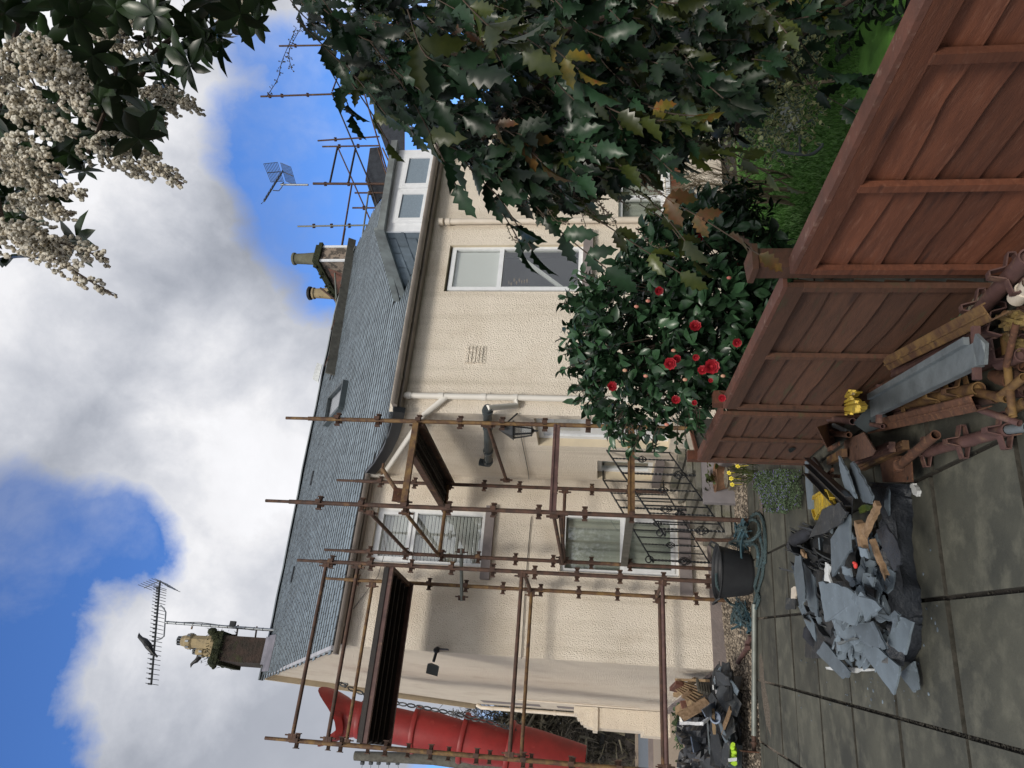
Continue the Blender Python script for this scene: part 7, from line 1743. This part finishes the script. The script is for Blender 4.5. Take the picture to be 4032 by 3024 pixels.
def seedspike(pix, dep, n=46, r=.0042, sp=.007):
    pts = spline([at('d', x, y, dep) for x, y in pix], 12); b.tube(pts, .0012, 4)
    for i in range(n):
        j = i/n*(len(pts)-1); p = pts[int(j)]; d = nrm(rng.normal(size=3)); b.tube([p, p+d*sp*1.3], .0008, 3); b.ball(p+d*sp*1.5, r*random.uniform(.5, 1), 5, 3)
seedspike([(640, 60), (610, 130), (600, 170), (575, 210)], 2.2, 34, .003); seedspike([(650, 60), (625, 110), (630, 150)], 2.2, 30, .003)
for k in range(46):
    x, y = random.choice([(830, 130), (860, 100), (1080, 250), (1120, 330), (1240, 380), (1290, 400), (1330, 440), (1200, 390), (1320, 350), (1140, 420)]); x += random.gauss(0, 35); y += random.gauss(0, 25)
    seedspike([(x, y), (x+random.uniform(10, 40), y+random.uniform(10, 40)), (x+random.uniform(30, 70), y+random.uniform(20, 70))], random.uniform(2.3, 2.6), 26, .0035)
b.obj('seed_spikes', M['spike'], mah)

# ---- pieris overhead: whorled leaves and drooping panicles of white bells
pb_ = at('d', 1700, -500, 2.6); pb_[2] = 0
pie = thing('pieris_shrub', 'tall overhanging shrub with drooping clusters of white bell flowers', 'shrub', pb_)
bl, bs, bfl = B(), B(), B()
def panicle(t, a, c_, dep, wpx, n=9):
    p, q = at(t, *a, dep), at(t, *c_, dep*.985); d = nrm(q-p); L_ = np.linalg.norm(q-p); wr = wpx/1536*dep*.5; side = nrm(np.cross(d, FWD))
    bs.tube([p, p+(q-p)*.5-Z*.0, q], .002, 4)
    for i in range(n*3+1):
        f_ = i/(n*3); base = p+(q-p)*f_*.92; a_ = random.uniform(0, 6.28); out = side*math.cos(a_)+nrm(np.cross(d, side))*math.sin(a_)
        rl = (wr*(1.15-f_)*random.uniform(.8, 1.2)+.008) if i < n*3 else .02
        e = base+out*rl*.8+d*rl*.9-Z*rl*.15; m_ = base+out*rl*.55+d*rl*.2; pts = spline([base, m_, e], 6); bs.tube(pts, .0008, 3)
        nb = max(4, int(rl/.0034))
        for j in range(nb):
            c0_ = pts[min(int((j+.5)/nb*(len(pts)-1)), len(pts)-1)]; o_ = nrm(rng.normal(size=3))*.0045; r = random.uniform(.0036, .0052)
            ax_ = nrm(o_+d*.002-Z*.004+rng.normal(size=3)*.002); c1_ = c0_+o_
            bfl.lathe(c1_-ax_*r*1.1, [(.0005, 0), (r*.9, r*.5), (r*1.0, r*1.2), (r*.72, r*2.0), (r*.85, r*2.35)], 6, ax_)
PD_ = [('A', (560, 900), (1190, 1190), 1.55, 110), ('A', (880, 590), (1325, 715), 1.75, 90), ('A', (850, 700), (1075, 812), 1.75, 60), ('A', (60, 1130), (568, 1275), 1.5, 80), ('A', (80, 1330), (470, 1385), 1.5, 70), ('d', (-10, 480), (245, 638), 1.35, 90), ('d', (60, 500), (235, 560), 1.4, 60),
       ('A', (460, 160), (960, 400), 1.8, 110), ('A', (60, 280), (630, 800), 1.35, 130), ('A', (0, 640), (500, 900), 1.4, 120), ('A', (-60, 880), (385, 1100), 1.45, 100), ('A', (-60, 340), (200, 800), 1.4, 120), ('A', (1400, 10), (1700, 200), 1.9, 80), ('A', (430, 440), (595, 500), 1.7, 50), ('A', (-60, 1500), (420, 1650), 1.4, 110), ('A', (500, 60), (900, 180), 1.8, 80), ('A', (300, 330), (560, 620), 1.45, 90), ('A', (-40, 1000), (330, 1230), 1.5, 90), ('A', (820, 950), (1180, 1190), 1.6, 60)]
for t, a, c_, dep, w in PD_: panicle(t, a, c_, dep, w*.95, 8)
soft(bfl.obj('flower_bells', M['bell'], pie)); 
def whorl(t, x, y, dep, n=8, L_=.065, dirn=None):
    p = at(t, x, y, dep); ax = nrm(rng.normal(size=3)+A(0, 0, .5)) if dirn is None else nrm(dirn); u = nrm(np.cross(ax, rv())); v = np.cross(ax, u)
    for k in range(n):
        a = 2*math.pi*k/n+rng.normal()*.2; e = u*math.cos(a)+v*math.sin(a); put_leaf(bl, p, nrm(e+ax*random.uniform(-.2, .6)), ax, L_*random.uniform(.7, 1.15), 'lance', 1.25, .15)
WP = [(-60, -60), (-60, 560), (60, 560), (130, 420), (230, 330), (330, 280), (390, 190), (440, 120), (480, 100), (560, 60), (640, -60)]
for k in range(210):
    x, y = rand_in(WP); whorl('d', x, y, random.uniform(1.6, 2.4), random.randint(5, 9), random.uniform(.05, .075))
for x, y in ((215, 225), (300, 300), (260, 270), (170, 520), (30, 470), (410, 140), (480, 95), (350, 150), (40, 330), (150, 330), (330, 30), (250, 20), (420, 60), (520, 30), (60, 240), (20, 560), (10, 30), (170, 40), (200, 120), (100, 90)):
    whorl('d', x, y, random.uniform(1.45, 1.7), 7, .075)
soft(bl.obj('foliage', M['leafp'], pie))
for pts, r_ in (([(200, -200, 2.2), (260, 20, 2.0), (200, 130, 1.8), (120, 240, 1.6)], .009), ([(60, -200, 2.0), (30, 100, 1.7), (-20, 300, 1.5), (0, 470, 1.45)], .008), ([(600, -160, 2.3), (420, 40, 2.0), (330, 120, 1.9), (270, 240, 1.8)], .008), ([(700, -200, 2.4), (520, 0, 2.1), (460, 60, 2.0)], .007), ([(270, 50, 1.9), (240, 200, 1.7), (190, 330, 1.6)], .005)):
    bs.tube(spline([at('d', *p) for p in pts], 8), r_, 7)
for k in range(26):
    x, y = rand_in(WP); p = at('d', x, y, random.uniform(1.7, 2.2)); q = at('d', x-60, y-110, 2.2); bs.tube([p, (p+q)/2+rng.normal(size=3)*.02, q], [.0018, .003, .004], 5)
tr_ = at('d', 900, -700, 2.6); bs.tube([pb_, A(tr_[0], tr_[1], 1.2), A(tr_[0], tr_[1], 2.2), at('d', 200, -200, 2.2)], [.05, .04, .03, .010], 8)
bs.obj('stems', M['bark'], pie, smooth=True)
